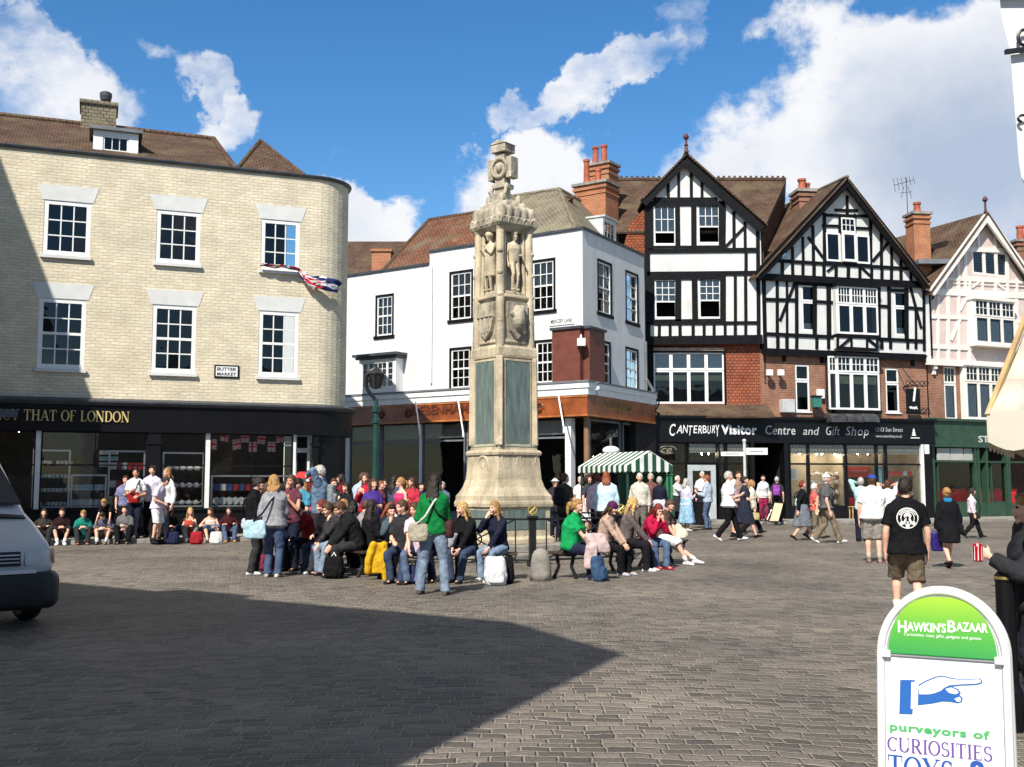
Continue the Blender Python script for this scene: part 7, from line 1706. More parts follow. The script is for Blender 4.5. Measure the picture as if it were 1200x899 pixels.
# white swan-neck lamp bulb above the stall (on the wall behind) and green boards
q = at(716, 528, 37.5); t = thing('wall_lamp', 'white globe lamp behind the ridge of the striped stall', 'lamp', tuple(q)); m = MB(); m.ell(q, (.30, .22, .16), None, 16, 10); m.build('globe', M['white_paint'], t, smooth=True); m = MB(); m.tube([q+V((0, 0, .1)), q+V((0, .1, .42)), q+V((0, 4.6, .45))], .045, 8); m.build('arm', M['gutter'], t)
for x0, x1, y0, y1, d, mt, lb in ((776, 788, 557, 592, 37.0, stg, 'bright green board standing upright at the right of the stall'), (774, 790, 592, 618, 37.2, M['green_paint'], 'dark green cabinet below the bright green board')):
    a = at(x0, y1, d); b = at(x1, y0, d); m = MB(); z0 = max(.0, a.z) if y1 < 600 else 0.
    m.box(((a.x+b.x)/2, d+.05, (z0+b.z)/2), (b.x-a.x, .08 if y1 < 600 else .4, b.z-z0)); m.box(((a.x+b.x)/2, d+.02, b.z+.02), (b.x-a.x+.04, .12, .04)); o = m.build('green_board' if y1 < 600 else 'cabinet', mt, None, ((a.x+b.x)/2, d, z0), bevel=.01); tag(o, lb, 'board' if y1 < 600 else 'cabinet')
# ================================================================== SMALL STREET FURNITURE
g = V((xat(818, 40.4), 40.4, .12)); t = thing('litter_bin', 'black round litter bin with a domed hood outside the visitor centre door', 'bin', tuple(g))
m = MB(); m.lathe([(.30, 0), (.33, .04), (.33, .78), (.35, .80), (.35, .86), (.30, .86)], g, 20); m.build('bin_body', M['black_paint'], t, smooth=False); m = MB(); m.lathe([(.34, .98), (.33, 1.08), (.22, 1.2), (.05, 1.25)], g, 20)
for k in range(4): m.bar(g+V((.3*math.cos(k*1.57+.7), .3*math.sin(k*1.57+.7), .84)), g+V((.3*math.cos(k*1.57+.7), .3*math.sin(k*1.57+.7), 1.0)), .06)
m.build('hood', M['black_paint'], t, smooth=False)
d = 41.5; g = V((xat(872, d), d, 0.12)); t = thing('fingerpost', 'thin white fingerpost with two white direction arms', 'sign', tuple(g)); zt = at(872, 518, d).z
m = MB(); m.tube([g, g+V((0, 0, zt-.12))], .055, 10); m.ell(V((g.x, g.y, zt+.04)), (.08, .08, .08)); m.build('pole', plain('pale_grey_pole', (.55, .56, .55), .5), t)
for x0, x1, y0, y1, dd in ((845, 871, 529.5, 534.5, .0), (873.5, 899.5, 525, 533, 0)):
    a, b = at(x0, y1, d), at(x1, y0, d); m = MB(); pts = [(a.x, d, a.z), (b.x-.0, d, a.z), (b.x, d, b.z), (a.x, d, b.z)]; m.prism(pts, (0, .05, 0)); o = m.build('direction_arm', M['white_paint'], t, bevel=.008)
    m = MB(); m.box(((a.x+b.x)/2, d-.003, (a.z+b.z)/2), ((b.x-a.x)*.6, .004, .03)); m.build('print', M['lead'], o)
# old lamp post with crook and lantern
d = 29.0; g = V((xat(440.5, d), d, 0)); t = thing('street_lamp', 'old green street lamp with a crooked arm and dark lantern', 'street lamp', tuple(g))
zz = lambda y: at(440, y, d).z
m = MB(); m.lathe([(.20, 0), (.20, .12), (.15, .2), (.14, .9), (.17, .95), (.10, 1.05), (.085, zz(497)), (.12, zz(496)), (.12, zz(492)), (.075, zz(490)), (.07, zz(484)), (.11, zz(483)), (.11, zz(477)), (.06, zz(475)), (.05, zz(468))], g, 16); m.build('column', M['green_post'], t)
m = MB(); P_ = lambda x, y: at(x, y, d); m.tube([P_(440, 469), P_(438, 466), P_(433, 460), P_(430, 455), P_(429, 447), P_(430, 440), P_(434, 435), P_(440, 432), P_(444, 434)], .05, 8); m.tube([P_(432, 447), P_(435, 441), P_(440, 443)], .03, 6); m.bar(P_(428, 488.5), P_(444, 488.5), .05); m.build('crook', M['iron'], t)
c = P_(440.5, 456); m = MB(); m.lathe([(.05, 0), (.12, .03), (.2, .38), (.23, .40), (.23, .43), (.12, .52), (.05, .58), (.03, .66)], c, 8); la = m.build('lantern', plain('dark_lantern', (.03, .03, .03), .3), t)
m = MB(); 
for k in range(8): a = k*math.pi/4; m.bar(c+V((.125*math.cos(a), .125*math.sin(a), .03)), c+V((.21*math.cos(a), .21*math.sin(a), .39)), .018)
m.build('lantern_bars', M['iron'], la)
# white column lamp/pillar of red box behind the grey haired man
g = V((xat(363, 30), 30, .12)); t = thing('post_box', 'red box with a sloping red top by the black corner of the left shop', 'box', tuple(g)); zt = at(363, 553, 30).z
m = MB(); m.box(g+V((0, 0, zt/2-.18)), (.5, .5, zt-.42)); m.build('box_body', plain('dark_red', (.12, .01, .01), .5), t, bevel=.02); m = MB(); m.add([g+V(p) for p in ((-.36, -.36, zt-.30), (.36, -.36, zt-.30), (.36, .36, zt-.30), (-.36, .36, zt-.30), (-.25, -.2, zt-.12), (.25, -.2, zt-.12), (.25, .2, zt-.12), (-.25, .2, zt-.12))], [(3, 2, 1, 0), (4, 5, 6, 7), (0, 1, 5, 4), (1, 2, 6, 5), (2, 3, 7, 6), (3, 0, 4, 7)]); m.build('box_top', M['red_paint'], t)
# bicycle
def bicycle(p, yaw, label):
    p = V(p); f = V((math.sin(R(yaw)), math.cos(R(yaw)), 0)); s_ = V((f.y, -f.x, 0)); t = thing('bicycle', label, 'bicycle', tuple(p)); W = lambda a, z, o=0: p+f*a+s_*o+V((0, 0, z))
    for a in (-.52, .52):
        m = MB(); m.tube([W(a+.33*math.cos(b), .34+.33*math.sin(b)) for b in [i*2*math.pi/28 for i in range(29)]], .018, 6); w = m.build('wheel', M['iron'], t)
        m = MB(); m.tube([W(a+.305*math.cos(b), .34+.305*math.sin(b)) for b in [i*2*math.pi/28 for i in range(29)]], .010, 6)
        for i in range(12): m.tube([W(a, .34), W(a+.3*math.cos(i*math.pi/6), .34+.3*math.sin(i*math.pi/6))], .003, 4)
        m.build('rim', plain('bright_metal', (.6, .6, .6), .3, metal=.8), w)
    m = MB(); bb, st, hd = W(-.08, .30), W(-.2, .84), W(.40, .86)
    for a, b in ((bb, st), (bb, W(.38, .72)), (W(-.17, .74), W(.38, .80)), (bb, W(-.52, .34)), (W(-.17, .74), W(-.52, .34)), (hd, W(.52, .34))): m.tube([a, b], .017, 8)
    m.tube([hd, W(.38, 1.0)], .014, 8); m.build('frame', plain('dark_bike_paint', (.05, .02, .03), .4), t)
    m = MB(); m.tube([W(.30, 1.02, -.28), W(.40, 1.02, -.1), W(.40, 1.02, .1), W(.30, 1.02, .28)], .014, 8); m.build('handlebar', M['gutter'], t)
    m = MB(); m.ell(W(-.22, .92), (.13, .08, .04), Matrix.Rotation(R(90-yaw), 3, 'Z')); m.tube([st, W(-.21, .9)], .014, 6); m.build('saddle', M['iron'], t)
    m = MB(); m.tube([W(-.08, .30, -.12), W(-.08, .30, .12)], .02, 8); m.tube([W(-.08, .30, .1), W(-.02, .16, .1), W(-.02, .16, .18)], .012, 6); m.build('crank', M['iron'], t)
bicycle((xat(888, 43.2), 43.2, .12), 65, 'dark bicycle leaning beside the visitor centre doorway')
# leaning A-board by the doorway
d = 42.6; t = thing('pavement_sign', 'cream pavement board in a black frame tilted beside the bicycle', 'sign', (xat(910, d), d, .12))
q = [at(901, 615, d), at(912.5, 616.5, d), at(918.5, 589, d+.35), at(907.5, 588, d+.35)]; q[0].z = max(q[0].z, .13); q[1].z = max(q[1].z, .13)
m = MB(); m.prism(q, (.02, .05, 0)); fr_ = m.build('board_frame', M['black_paint'], t); c = sum(q, V((0, 0, 0)))/4; q2 = [c+(x-c)*.88+V((0, -.012, 0)) for x in q]; m = MB(); m.prism(q2, (.0, .008, 0)); m.build('board_face', plain('cream_board', (.62, .52, .30), .7), fr_)
m = MB(); m.bar(q[2]+V((0, .05, 0)), V((q[1].x+.35, d+.9, .13)), .04); m.bar(q[3]+V((0, .05, 0)), V((q[0].x+.35, d+.9, .13)), .04); m.build('rear_leg', M['black_paint'], t)

# ================================================================== FOREGROUND SIGN BOARD
class Tilt:
    def __init__(s, c, ang, leanr):
        s.A = V(c); s.u = V((math.cos(ang), -math.sin(ang), 0)); nh = V((-math.sin(ang), -math.cos(ang), 0)); s.v = V((0, 0, math.cos(leanr)))-nh*math.sin(leanr); s.n = s.u.cross(s.v)
        if s.n.y > 0: s.n = -s.n
    def w(s, u, z, o=0.): return s.A+s.u*u+s.v*z+s.n*o
    def px(s, x, y, o=0.):
        r = ray(x, y); a = s.A+s.n*o; c = V((0, 0, CAMZ)); p = c+r*((a-c).dot(s.n)/r.dot(s.n)); return (p-a).dot(s.u), (p-a).dot(s.v)
cS = V((1.80, 4.42, 0.02)); TS = Tilt(cS, R(27), R(9))
t = thing('pavement_sign', 'large white arched pavement sign with a green top and a pointing hand in the foreground', 'sign', tuple(cS))
uL = TS.px(1029, 800)[0]; uR = TS.px(1184, 800)[0]; um = (uL+uR)/2; rr = (uR-uL)/2; vt_ = TS.px(1107, 690)[1]; ry = vt_-TS.px(1030, 765)[1]; vs = vt_-ry
white_pl = plain('white_plastic', (.70, .70, .70), .3, var=.02, spec=.5)
def arch(off, n=28): return [(uL+off, 0.)]+[(um-(rr-off)*math.cos(math.pi*i/n), vs+(ry-off)*math.sin(math.pi*i/n)) for i in range(n+1)]+[(uR-off, 0.)]
m = MB(); m.tube([TS.w(u, v, 0) for u, v in arch(.012)], .017, 10); m.build('front_frame', white_pl, t, smooth=True)
m = MB(); m.prism([TS.w(u, v, .002) for u, v in arch(.03)], TS.n*-.012); pan = m.build('panel', white_pl, t)
# rear frame
TB = Tilt(cS+V((math.sin(R(27)), math.cos(R(27)), 0))*.43, R(27), R(-10))
m = MB(); ba = [TB.w(u, v*1.005, 0) for u, v in arch(.012)]; m.tube(ba, .017, 10); m.build('rear_frame', white_pl, t, smooth=True)
m = MB(); m.prism([TB.w(u, v, .004) for u, v in arch(.03)], TB.n*-.008); m.build('rear_panel', plain('dark_grey_plastic', (.10, .10, .11), .5), t)
# green printed head: colour runs from yellow-green at the top to green (print)
def green_print():
    m_, nt, out = nodes_of('green_print'); b = N(nt, 'ShaderNodeBsdfPrincipled'); b.inputs['Roughness'].default_value = .3; uv = N(nt, 'ShaderNodeUVMap'); sx = N(nt, 'ShaderNodeSeparateXYZ'); L(nt, uv.outputs[0], sx.inputs[0])
    cr = N(nt, 'ShaderNodeValToRGB'); e = cr.color_ramp.elements; e[0].color = (.03, .27, .05, 1); e[1].color = (.30, .50, .02, 1); e.new(.45).color = (.085, .36, .03, 1); L(nt, sx.outputs[1], cr.inputs[0]); L(nt, cr.outputs[0], b.inputs['Base Color']); L(nt, b.outputs[0], out.inputs[0]); return m_
vg0 = TS.px(1107, 769)[1]; vg1 = TS.px(1107, 700)[1]; hw = rr-.044; sc_ = lambda a: math.copysign(abs(math.cos(a))**.8, math.cos(a))
pts = [(um-hw, vg0), (um+hw, vg0)]+[(um+hw*sc_(math.pi*i/24), vs+(vg1-vs)*math.sin(math.pi*i/24)) for i in range(25)]
m = MB(); m.prism([TS.w(u, v, .014) for u, v in pts], TS.n*-.010); uvl = [(u, (v-vg0)/(vg1-vg0)) for u, v in pts]*2; gp = m.build('green_head', green_print(), pan, uvfix=uvl)
m = MB(); n_ = 24
f0 = [(um+(rr-.034)*math.cos(math.pi*i/n_), vs+(ry-.034)*math.sin(math.pi*i/n_)) for i in range(n_+1)]; f1 = [(um+(hw+.002)*sc_(math.pi*i/n_), vs+(vg1+.004-vs)*math.sin(math.pi*i/n_)) for i in range(n_+1)]
for i in range(n_): m.add([TS.w(*f0[i], .0035), TS.w(*f0[i+1], .0035), TS.w(*f1[i+1], .0035), TS.w(*f1[i], .0035)], [(0, 1, 2, 3)])
m.build('head_rim', plain('shadow_grey_plastic', (.28, .28, .29), .4), pan)
m = MB(); TS_box = lambda mb, u0, u1, v0, v1, o0, o1: mb.hexa([TS.w(u0, v0, o1), TS.w(u1, v0, o1), TS.w(u1, v0, o0), TS.w(u0, v0, o0), TS.w(u0, v1, o1), TS.w(u1, v1, o1), TS.w(u1, v1, o0), TS.w(u0, v1, o0)])
TS_box(m, uL+.04, uR-.04, vg0-.012, vg0-.003, .002, .012); m.build('clip_rail', plain('grey_rail', (.25, .26, .27), .4), pan)
def row(mb, s, x0, x1, y, h_px, o=.0035, **k):
    u0, v0 = TS.px(x0, y); u1, v1 = TS.px(x1, y); h = TS.px((x0+x1)/2, y-h_px)[1]-TS.px((x0+x1)/2, y)[1]; put_text(mb, s, lambda u, v, q: TS.w(u, v, o+q), u0, u1, (TS.px((x0+x1)/2, y)[1]), h=h, depth=.0012, **k)
m = MB()
xs = [1053, 1064, 1073, 1083, 1092, 1097, 1105, 1109]
row(m, 'H', 1053, 1063, 741, 14, .0145, bold=.02); row(m, 'AWKIN\'S', 1063.5, 1109, 740.5, 10.5, .0145, bold=.025); row(m, 'B', 1111, 1120.5, 741, 14, .0145, bold=.02); row(m, 'AZAAR', 1121, 1158, 740.5, 10.5, .0145, bold=.025)
row(m, 'Curiosities, toys, gifts, gadgets and games', 1060, 1150, 747.5, 3.6, .0145)
m.build('lettering', M['white_paint'], gp)
prt = lambda n_, c: plain(n_, c, .35, var=.03)
m = MB(); row(m, 'purveyors of', 1043, 1160, 861, 9.5, bold=.034, spacing=1.1); m.build('lettering', prt('green_ink', (.06, .36, .10)), pan)
def srow(mb, s, x0, x1, y, h_px):
    u0 = TS.px(x0, y)[0]; u1 = TS.px(x1, y)[0]; h = TS.px((x0+x1)/2, y-h_px)[1]-TS.px((x0+x1)/2, y)[1]; put_text(mb, '', lambda u, v, q: TS.w(u, v, .0035+q), u0, u1, TS.px((x0+x1)/2, y)[1], h=h, depth=.0012, geo=serif_geo(s))
m = MB(); srow(m, 'CURIOSITIES', 1040, 1163, 886, 17); m.build('lettering', prt('violet_ink', (.13, .06, .28)), pan)
m = MB(); srow(m, 'TOYS', 1041, 1118, 916, 28); row(m, '&', 1134, 1162, 917, 26, bold=.03); m.build('lettering', prt('blue_ink', (.015, .07, .32)), pan)
m = MB(); pass
# pointing hand print
z4 = lambda x, y: (960+x*.3774, 560+y*.3774)
def flat(mb, pts, o):
    mb.prism([TS.w(*TS.px(*z4(x, y)), o) for x, y in pts], TS.n*-.001)
m = MB()
sl_ = [(252, 627), (298, 628), (290, 734), (249, 733)]; flat(m, sl_, .0045)
hand_o = [(306, 644), (330, 630), (362, 617), (385, 614), (402, 619), (430, 624), (470, 624), (498, 623), (507, 629), (505, 638), (490, 643), (440, 645), (412, 648), (432, 656), (440, 668), (436, 674), (446, 684), (444, 696), (430, 700), (410, 696), (385, 694), (350, 701), (306, 706)]
flat(m, hand_o, .0045); m.build('hand_print', prt('hand_blue_ink', (.015, .10, .36)), pan)
m = MB(); flat(m, [(287, 634), (309, 634), (306, 714), (285, 718)], .0058); flat(m, [(309, 648), (332, 634), (364, 621), (385, 618), (402, 623), (430, 627), (470, 627), (496, 626), (503, 630), (501, 635), (488, 639), (440, 641), (405, 644), (388, 652), (380, 660), (360, 668), (340, 672), (312, 672)], .0058)
flat(m, [(392, 656), (410, 651), (428, 659), (434, 667), (424, 672), (404, 668)], .0058); flat(m, [(420, 686), (436, 680), (441, 688), (438, 695), (428, 695)], .0058)
m.build('hand_print', M['white_paint'], pan)
m = MB(); TS_box(m, uL+.02, uL+.055, vg0-.02, vg0+.01, -.02, .03) ; TS_box(m, uR-.055, uR-.02, vg0-.02, vg0+.01, -.02, .03); build_split(m, 'clip', white_pl, t, bevel=.003)

# ================================================================== CREAM CANOPY AT THE RIGHT
canv = plain('cream_canvas', (.55, .51, .42), .8, var=.06, vscale=1.5, bump=.15, bscale=8)
d0 = 6.9; ca = at(1157, 482, d0); zc = ca.z; W_ = 2.6; fC = V((.50, .866, 0)); rC = V((.866, -.50, 0)); mC = V((ca.x, d0, 0))+(fC+rC)*(W_/2); apx = V((mC.x, mC.y, zc+1.55)); t = thing('canvas_canopy', 'cream canvas canopy with a scalloped edge reaching in from the right', 'canopy', (mC.x, mC.y, 0))
oC = V((ca.x, d0, zc)); cor4 = [oC, oC+V((2.3, -.5, 0)), oC+V((3.4, 1.6, 0)), oC+V((1.24, 2.3, 0))]; apx = oC+V((1.29, 1.31, 1.75)); m = MB()
for k in range(4):
    a, b = cor4[k], cor4[(k+1) % 4]; nA = 10
    for i in range(nA):
        for j in range(6):
            def sp2(fa, fj):
                p = a.lerp(b, fa); q = p.lerp(apx, fj); q = q.copy(); q.z -= .16*math.sin(math.pi*fj)*(1-.5*abs(fa-.5)); return q
            P4 = [sp2(i/nA, j/6), sp2((i+1)/nA, j/6), sp2((i+1)/nA, (j+1)/6), sp2(i/nA, (j+1)/6)]; m.add(P4, [(0, 1, 2, 3)])
cn = m.build('canvas_top', canv, t, smooth=True); sm = cn.modifiers.new('thickness', 'SOLIDIFY'); sm.thickness = .006
m = MB()
for k in range(4):
    a, b = cor4[k], cor4[(k+1) % 4]; n = 8
    for i in range(n):
        p, q = a.lerp(b, i/n), a.lerp(b, (i+1)/n); low = .20
        pts = [p, q]+[q.lerp(p, s_/6)+V((0, 0, -low-.055*math.sin(math.pi*s_/6))) for s_ in range(7)]; out_ = (b-a).cross(V((0, 0, 1))).normalized(); m.prism(pts, out_*.006)
m.build('valance', canv, t)
m = MB(); c = V((apx.x, apx.y, 0)); m.tube([c, V((apx.x, apx.y, apx.z+.05))], .035, 10); m.build('pole', M['wood_light'], t)
m = MB(); m.lathe([(.35, 0), (.35, .1), (.1, .14), (.06, .3)], c, 20); m.build('base', M['grey_stone'], t)
m = MB()
for q in cor4: m.bar(V((apx.x, apx.y, apx.z-.03)), q+V((0, 0, -.03)), .03)
m.build('rib', M['wood_light'], t)

# black bollard with gold ring
g = V((xat(1170, 7.2), 7.2, 0)); t = thing('bollard', 'black iron bollard with a domed top and a gold ring', 'bollard', tuple(g)); zt = at(1172, 667, 7.2).z; zr_ = at(1172, 677, 7.2).z
m = MB(); m.lathe([(.085, 0), (.085, .25), (.062, .3), (.060, zr_-.03), (.064, zr_-.02), (.064, zr_+.015), (.058, zr_+.02), (.056, zt-.03), (.035, zt-.008), (.005, zt)], g, 24); m.build('bollard_post', M['black_paint'], t, smooth=False); m = MB(); m.lathe([(.06, zr_-.012), (.068, zr_-.008), (.068, zr_+.008), (.06, zr_+.012)], g, 24); m.build('ring', M['gold_metal'], t)

# ================================================================== VAN
hd = V((.68, -.73, 0)).normalized(); lf = V((-hd.y, hd.x, 0)); nose = V((-5.80, 11.75, 0))
t = thing('van', 'pale silver van with a black bumper parked at the left edge in the shade', 'van', tuple(nose-hd*2))
Wv = lambda x, y, z: nose+hd*x+lf*y+V((0, 0, z))
vp = plain('silver_blue_paint', (.55, .56, .58), .3, metal=.0, var=.04, coat=.5); blk = plain('black_plastic', (.012, .012, .014), .5, var=.1)
def vring(x, zb, zt, hw, r, inset=.0, n=8):   # section across the van: rounded rectangle; tumblehome inset
    pts = []
    for (sy, sz) in ((1, -1), (1, 1), (-1, 1), (-1, -1)):
        cyb = hw-r-(inset if sz > 0 else 0); czb = (zt-r) if sz > 0 else (zb+r)
        a0_ = {(1, -1): -90, (1, 1): 0, (-1, 1): 90, (-1, -1): 180}[(sy, sz)]
        for i in range(n+1): a = R(a0_+90*i/n); pts.append(Wv(x, sy*cyb+r*math.cos(a), czb+r*math.sin(a)))
    return pts
m = MB(); v, f = loft([vring(-.0, .62, .88, .68, .10), vring(-.05, .58, .94, .80, .13), vring(-.18, .55, 1.00, .88, .15, .04), vring(-.55, .45, 1.17, .93, .16, .08), vring(-.95, .40, 1.33, .95, .16, .12), vring(-1.35, .38, 1.66, .96, .15, .17), vring(-1.75, .36, 1.95, .97, .15, .20), vring(-2.0, .35, 2.02, .97, .16, .18), vring(-4.7, .35, 2.04, .97, .18, .16), vring(-4.85, .4, 1.98, .93, .18, .16)]); m.add(v, f); m.build('body', vp, t, smooth=True)
m = MB(); q = [Wv(-.92, -.74, 1.36), Wv(-.92, .74, 1.36), Wv(-1.76, .64, 1.985), Wv(-1.76, -.64, 1.985)]; m.prism(q, (hd*.02+V((0, 0, .03)))); m.build('windscreen', plain('dark_windscreen', (.012, .014, .02), .08, var=.02, spec=.8), t)
m = MB(); v, f = loft([vring(.07, .26, .60, .66, .12), vring(.03, .22, .62, .84, .12), vring(-.15, .20, .63, .95, .12), vring(-.45, .22, .62, .985, .12)]); m.add(v, f); m.build('bumper', blk, t, smooth=True)
def fquad(nm, mat, y0, y1, z0, z1, x0, x1=None, th=.03):
    m = MB(); x1 = x0 if x1 is None else x1; m.prism([Wv(x0, y0, z0), Wv(x1, y1, z0), Wv(x1-.02, y1, z1), Wv(x0-.02, y0, z1)], hd*th); return m.build(nm, mat, t, bevel=.008)
fquad('grille', blk, -.46, .46, .70, .86, -.005)
for z in (.735, .775, .815): fquad('grille_bar', vp, -.44, .44, z, z+.014, .028, th=.012)
for s_ in (-1, 1):
    m = MB(); m.prism([Wv(-.0, s_*.50, .70), Wv(-.10, s_*.80, .70), Wv(-.13, s_*.80, .87), Wv(-.03, s_*.50, .87)], hd*.03); hl = m.build('headlight', plain('headlamp_glass', (.40, .42, .44), .12, var=.1, spec=.8), t, bevel=.01)
    m = MB(); m.prism([Wv(-.115, s_*.805, .70), Wv(-.25, s_*.905, .70), Wv(-.27, s_*.90, .87), Wv(-.135, s_*.805, .87)], hd*.02+lf*s_*.015); m.build('indicator', plain('amber_glass', (.55, .13, .01), .2), hl, bevel=.006)
m = MB(); m.prism([Wv(-.62, .30, 1.225), Wv(-.62, .70, 1.195), Wv(-.70, .70, 1.225), Wv(-.70, .30, 1.26)], (hd*.01+V((0, 0, .018)))); m.build('bonnet_vent', blk, t)
m = MB(); m.prism([Wv(-.62, -.70, 1.195), Wv(-.62, -.30, 1.225), Wv(-.70, -.30, 1.26), Wv(-.70, -.70, 1.225)], (hd*.01+V((0, 0, .018)))); m.build('bonnet_vent', blk, t)
fquad('bumper_trim', vp, -.62, .62, .615, .66, .04, th=.025)
for x in (-.95, -3.7):
    for s_ in (-1, 1):
        m = MB(); pr_ = [(.17, -.1), (.30, -.1), (.325, -.07), (.325, .07), (.30, .1), (.17, .1)]; vs = []; n = 24
        for i in range(n+1):
            a = 2*math.pi*i/n; vs.append([Wv(x+r_*math.cos(a), s_*(.87)+y_, .325+r_*math.sin(a)) for r_, y_ in pr_])
        v, f = loft(vs, caps=False); m.add(v, f); w = m.build('wheel', blk, t, smooth=True); m = MB(); m.tube([Wv(x, s_*.80, .325), Wv(x, s_*.94, .325)], .18, 16, True); m.build('rim', plain('wheel_steel', (.3, .3, .3), .4, metal=.6), w)
for s_, y in ((1, -.2), (1, .35)):
    m = MB(); m.bar(Wv(-.93, y, 1.40), Wv(-1.35, y-.45, 1.70), .02, .02); m.build('wiper', blk, t)
# ================================================================== THE CROWD
def st(label, px, d, hy, yaw, z=0., **k):
    H = 1.6-z+(568-hy)/FPX*d; k.setdefault('pose', 'stand')
    return person(label, (xat(px, d), d, z), yaw, H=H*(1.02 if k.get('lean', 0) > 12 else 1), **k)
YK = math.degrees(math.atan2(FL.n.x, FL.n.y))
def kerb(label, px, **k):
    u = LB.px(px, 600, 2.12)[0]; p = LB.w(u, 0, 2.12); k.setdefault('lean', 16); k.setdefault('hands', ('knee', 'knee'))
    k['yaw'] = YK+k.pop('dy', 0); k.setdefault('H', 1.6)
    return person(label, (p.x, p.y, 0), pose='kerb', seat_z=.13, **k)
def seat(label, px, d, yaw, **k):
    k.setdefault('H', 1.66); k.setdefault('lean', 12); return person(label, (xat(px, d), d, 0), yaw, pose='bench', **k)
BK = (22, 22, 26); NV = (28, 32, 52); JN = (50, 62, 86); PJ = (120, 140, 168); WH = (225, 225, 225); KH = (128, 112, 88); GR = (110, 110, 115); DG = (48, 48, 52)
# --- pupils on the kerb, left to right
kerb('person in dark top with long dark hair sitting on the kerb nearest the van', 52, top=((60, 56, 52), 'long'), bottom=(DG, 'long'), hair=('dark', 'long'), female=True)
kerb('person in a dark jacket with bare pale shins and white shoes on the kerb', 73, top=((46, 26, 24), 'jacket'), bottom=(DG, 'shorts'), hair=('brown', 'short'), hands=('hold', 'hold'), sock=WH, shoes=WH, feet=((-.08, .40, .07), (.08, .40, .07)))
kerb('person in a teal T-shirt with fair hair sitting on the kerb', 98, top=((18, 140, 122), 'short'), bottom=(DG, 'long'), hair=('fair', 'short'), lean=26, head=(0, 25), hands=('hold', 'hold'), shoes=(120, 60, 50))
kerb('person in a striped shirt resting a dark head on raised bare knees', 124, top=((84, 92, 120), 'short'), bottom=(KH, 'shorts'), hair=('dark', 'short'), lean=34, head=(10, 40), hands=('shin', 'shin'), dy=12, sock=WH)
kerb('person in a grey T-shirt holding a bottle on the kerb', 147, top=((112, 110, 112), 'short'), bottom=(BK, 'long'), hair=('dark', 'short'), hands=('hold', 'front'), dy=8, H=1.72)
kerb('person in black with reddish brown long hair behind a black and white bag', 184, top=(BK, 'long'), bottom=(BK, 'long'), hair=('red', 'long'), female=True, head=(20, 5), hands=('hold', 'hold'))
kerb('person in black with dark hair holding a small box on the kerb', 200, top=(BK, 'short'), bottom=(NV, 'long'), hair=('brown', 'long'), female=True, head=(25, 10), hands=('hold', 'front'))
kerb('person in a coral strap top with long blonde hair on the kerb', 222, top=((205, 70, 52), 'strap'), bottom=((140, 135, 135), 'long'), hair=('blonde', 'long'), female=True, hands=('chin', 'hold'), head=(-10, 12))
kerb('person in a pale sleeveless top reaching over denim knees on the kerb', 247, top=((210, 195, 185), 'strap'), bottom=((84, 110, 140), 'knee'), hair=('brown', 'bob'), female=True, head=(35, 10), hands=('shin', 'knee'))
kerb('person in a maroon top and blue jeans at the right end of the kerb', 268, top=((72, 22, 30), 'long'), bottom=((76, 92, 128), 'jeans'), hair=('dark', 'vlong'), female=True, shoes=(150, 112, 40), head=(10, 8), lean=8)
def gb(px, py, yaw, c, label, **k): g = G(px, py); return ground_bag(g, yaw, c, label, **k)
for px, c, lb, sc in ((184, (40, 40, 44), 'black and white school bag on the setts before the red haired kerb sitter', (200, 200, 200)), (202, (30, 34, 70), 'navy school bag on the setts before a black clothed kerb sitter', BK), (230, (165, 24, 36), 'red school bag leaning on the knees of the coral topped kerb sitter', BK), (253, (205, 205, 205), 'white school bag on the setts by the denim skirted kerb sitter', BK)):
    gb(px, 638, 180, c, lb, w=.34, h=.34, strap=sc, name='school_bag')
g = G(149, 637); m = MB(); m.lathe([(.05, 0), (.065, .22), (.07, .23), (.06, .235)], g, 14); tag(m.build('paper_cup', plain('cream_card', (.7, .62, .45), .7), None, g), 'tall cream paper cup standing on the setts by the kerb', 'cup')
# --- standing by the shop window
q = st('person in black bending forward with a backpack by the white shelf', 131, 29.6, 578, 180, z=.12, lean=62, head=(0, 35), top=(BK, 'short'), bottom=(BK, 'long'), hair=('fair', 'short'), hands=((-.2, .5, .35), (.2, .5, .35)))
backpack(q, (36, 44, 42), 'dark backpack on the back of the bending person')
q = st('person in a white T-shirt with backpack straps by the black pilaster', 161, 30.2, 549, 170, z=.12, top=(WH, 'short'), bottom=(NV, 'long'), hair=('dark', 'short'), hands=('waist', 'front'), skin='mid'); backpack(q, (30, 50, 120), 'blue backpack on the person in the white T-shirt')
gb2 = shoulder_bag(q, -1, (170, 25, 35), 'red satchel held by the person in the white T-shirt', w=.32, h=.3, low=-.1, fwd=.2, out=.0, name='satchel')
st('person in lavender half hidden left of the white T-shirt', 149, 30.8, 558, 160, z=.12, top=((120, 122, 165), 'short'), bottom=(BK, 'long'), hair=('brown', 'short'), hands=('front', 'down'))
st('person with dark hair looking out between two friends at the pilaster', 180, 30.8, 546, 180, z=.12, top=((214, 208, 225), 'short'), bottom=(BK, 'long'), hair=('dark', 'short'), head=(-10, 0))
q = st('person in a pale lilac shirt and white shorts looking down beside the kerb', 186, 28.9, 558, 95, z=.12, top=((222, 206, 226), 'short'), bottom=(WH, 'shorts'), hair=('dark', 'short'), lean=16, head=(0, 42), hands=('down', 'waist'), hem=.08)
st('person with a cream hair band and white sleeves under a navy waistcoat', 198, 29.8, 549, 210, z=.12, top=(WH, 'long'), bottom=(NV, 'long'), hair=('fair', 'bob'), female=True, hands=('down', 'waist'))
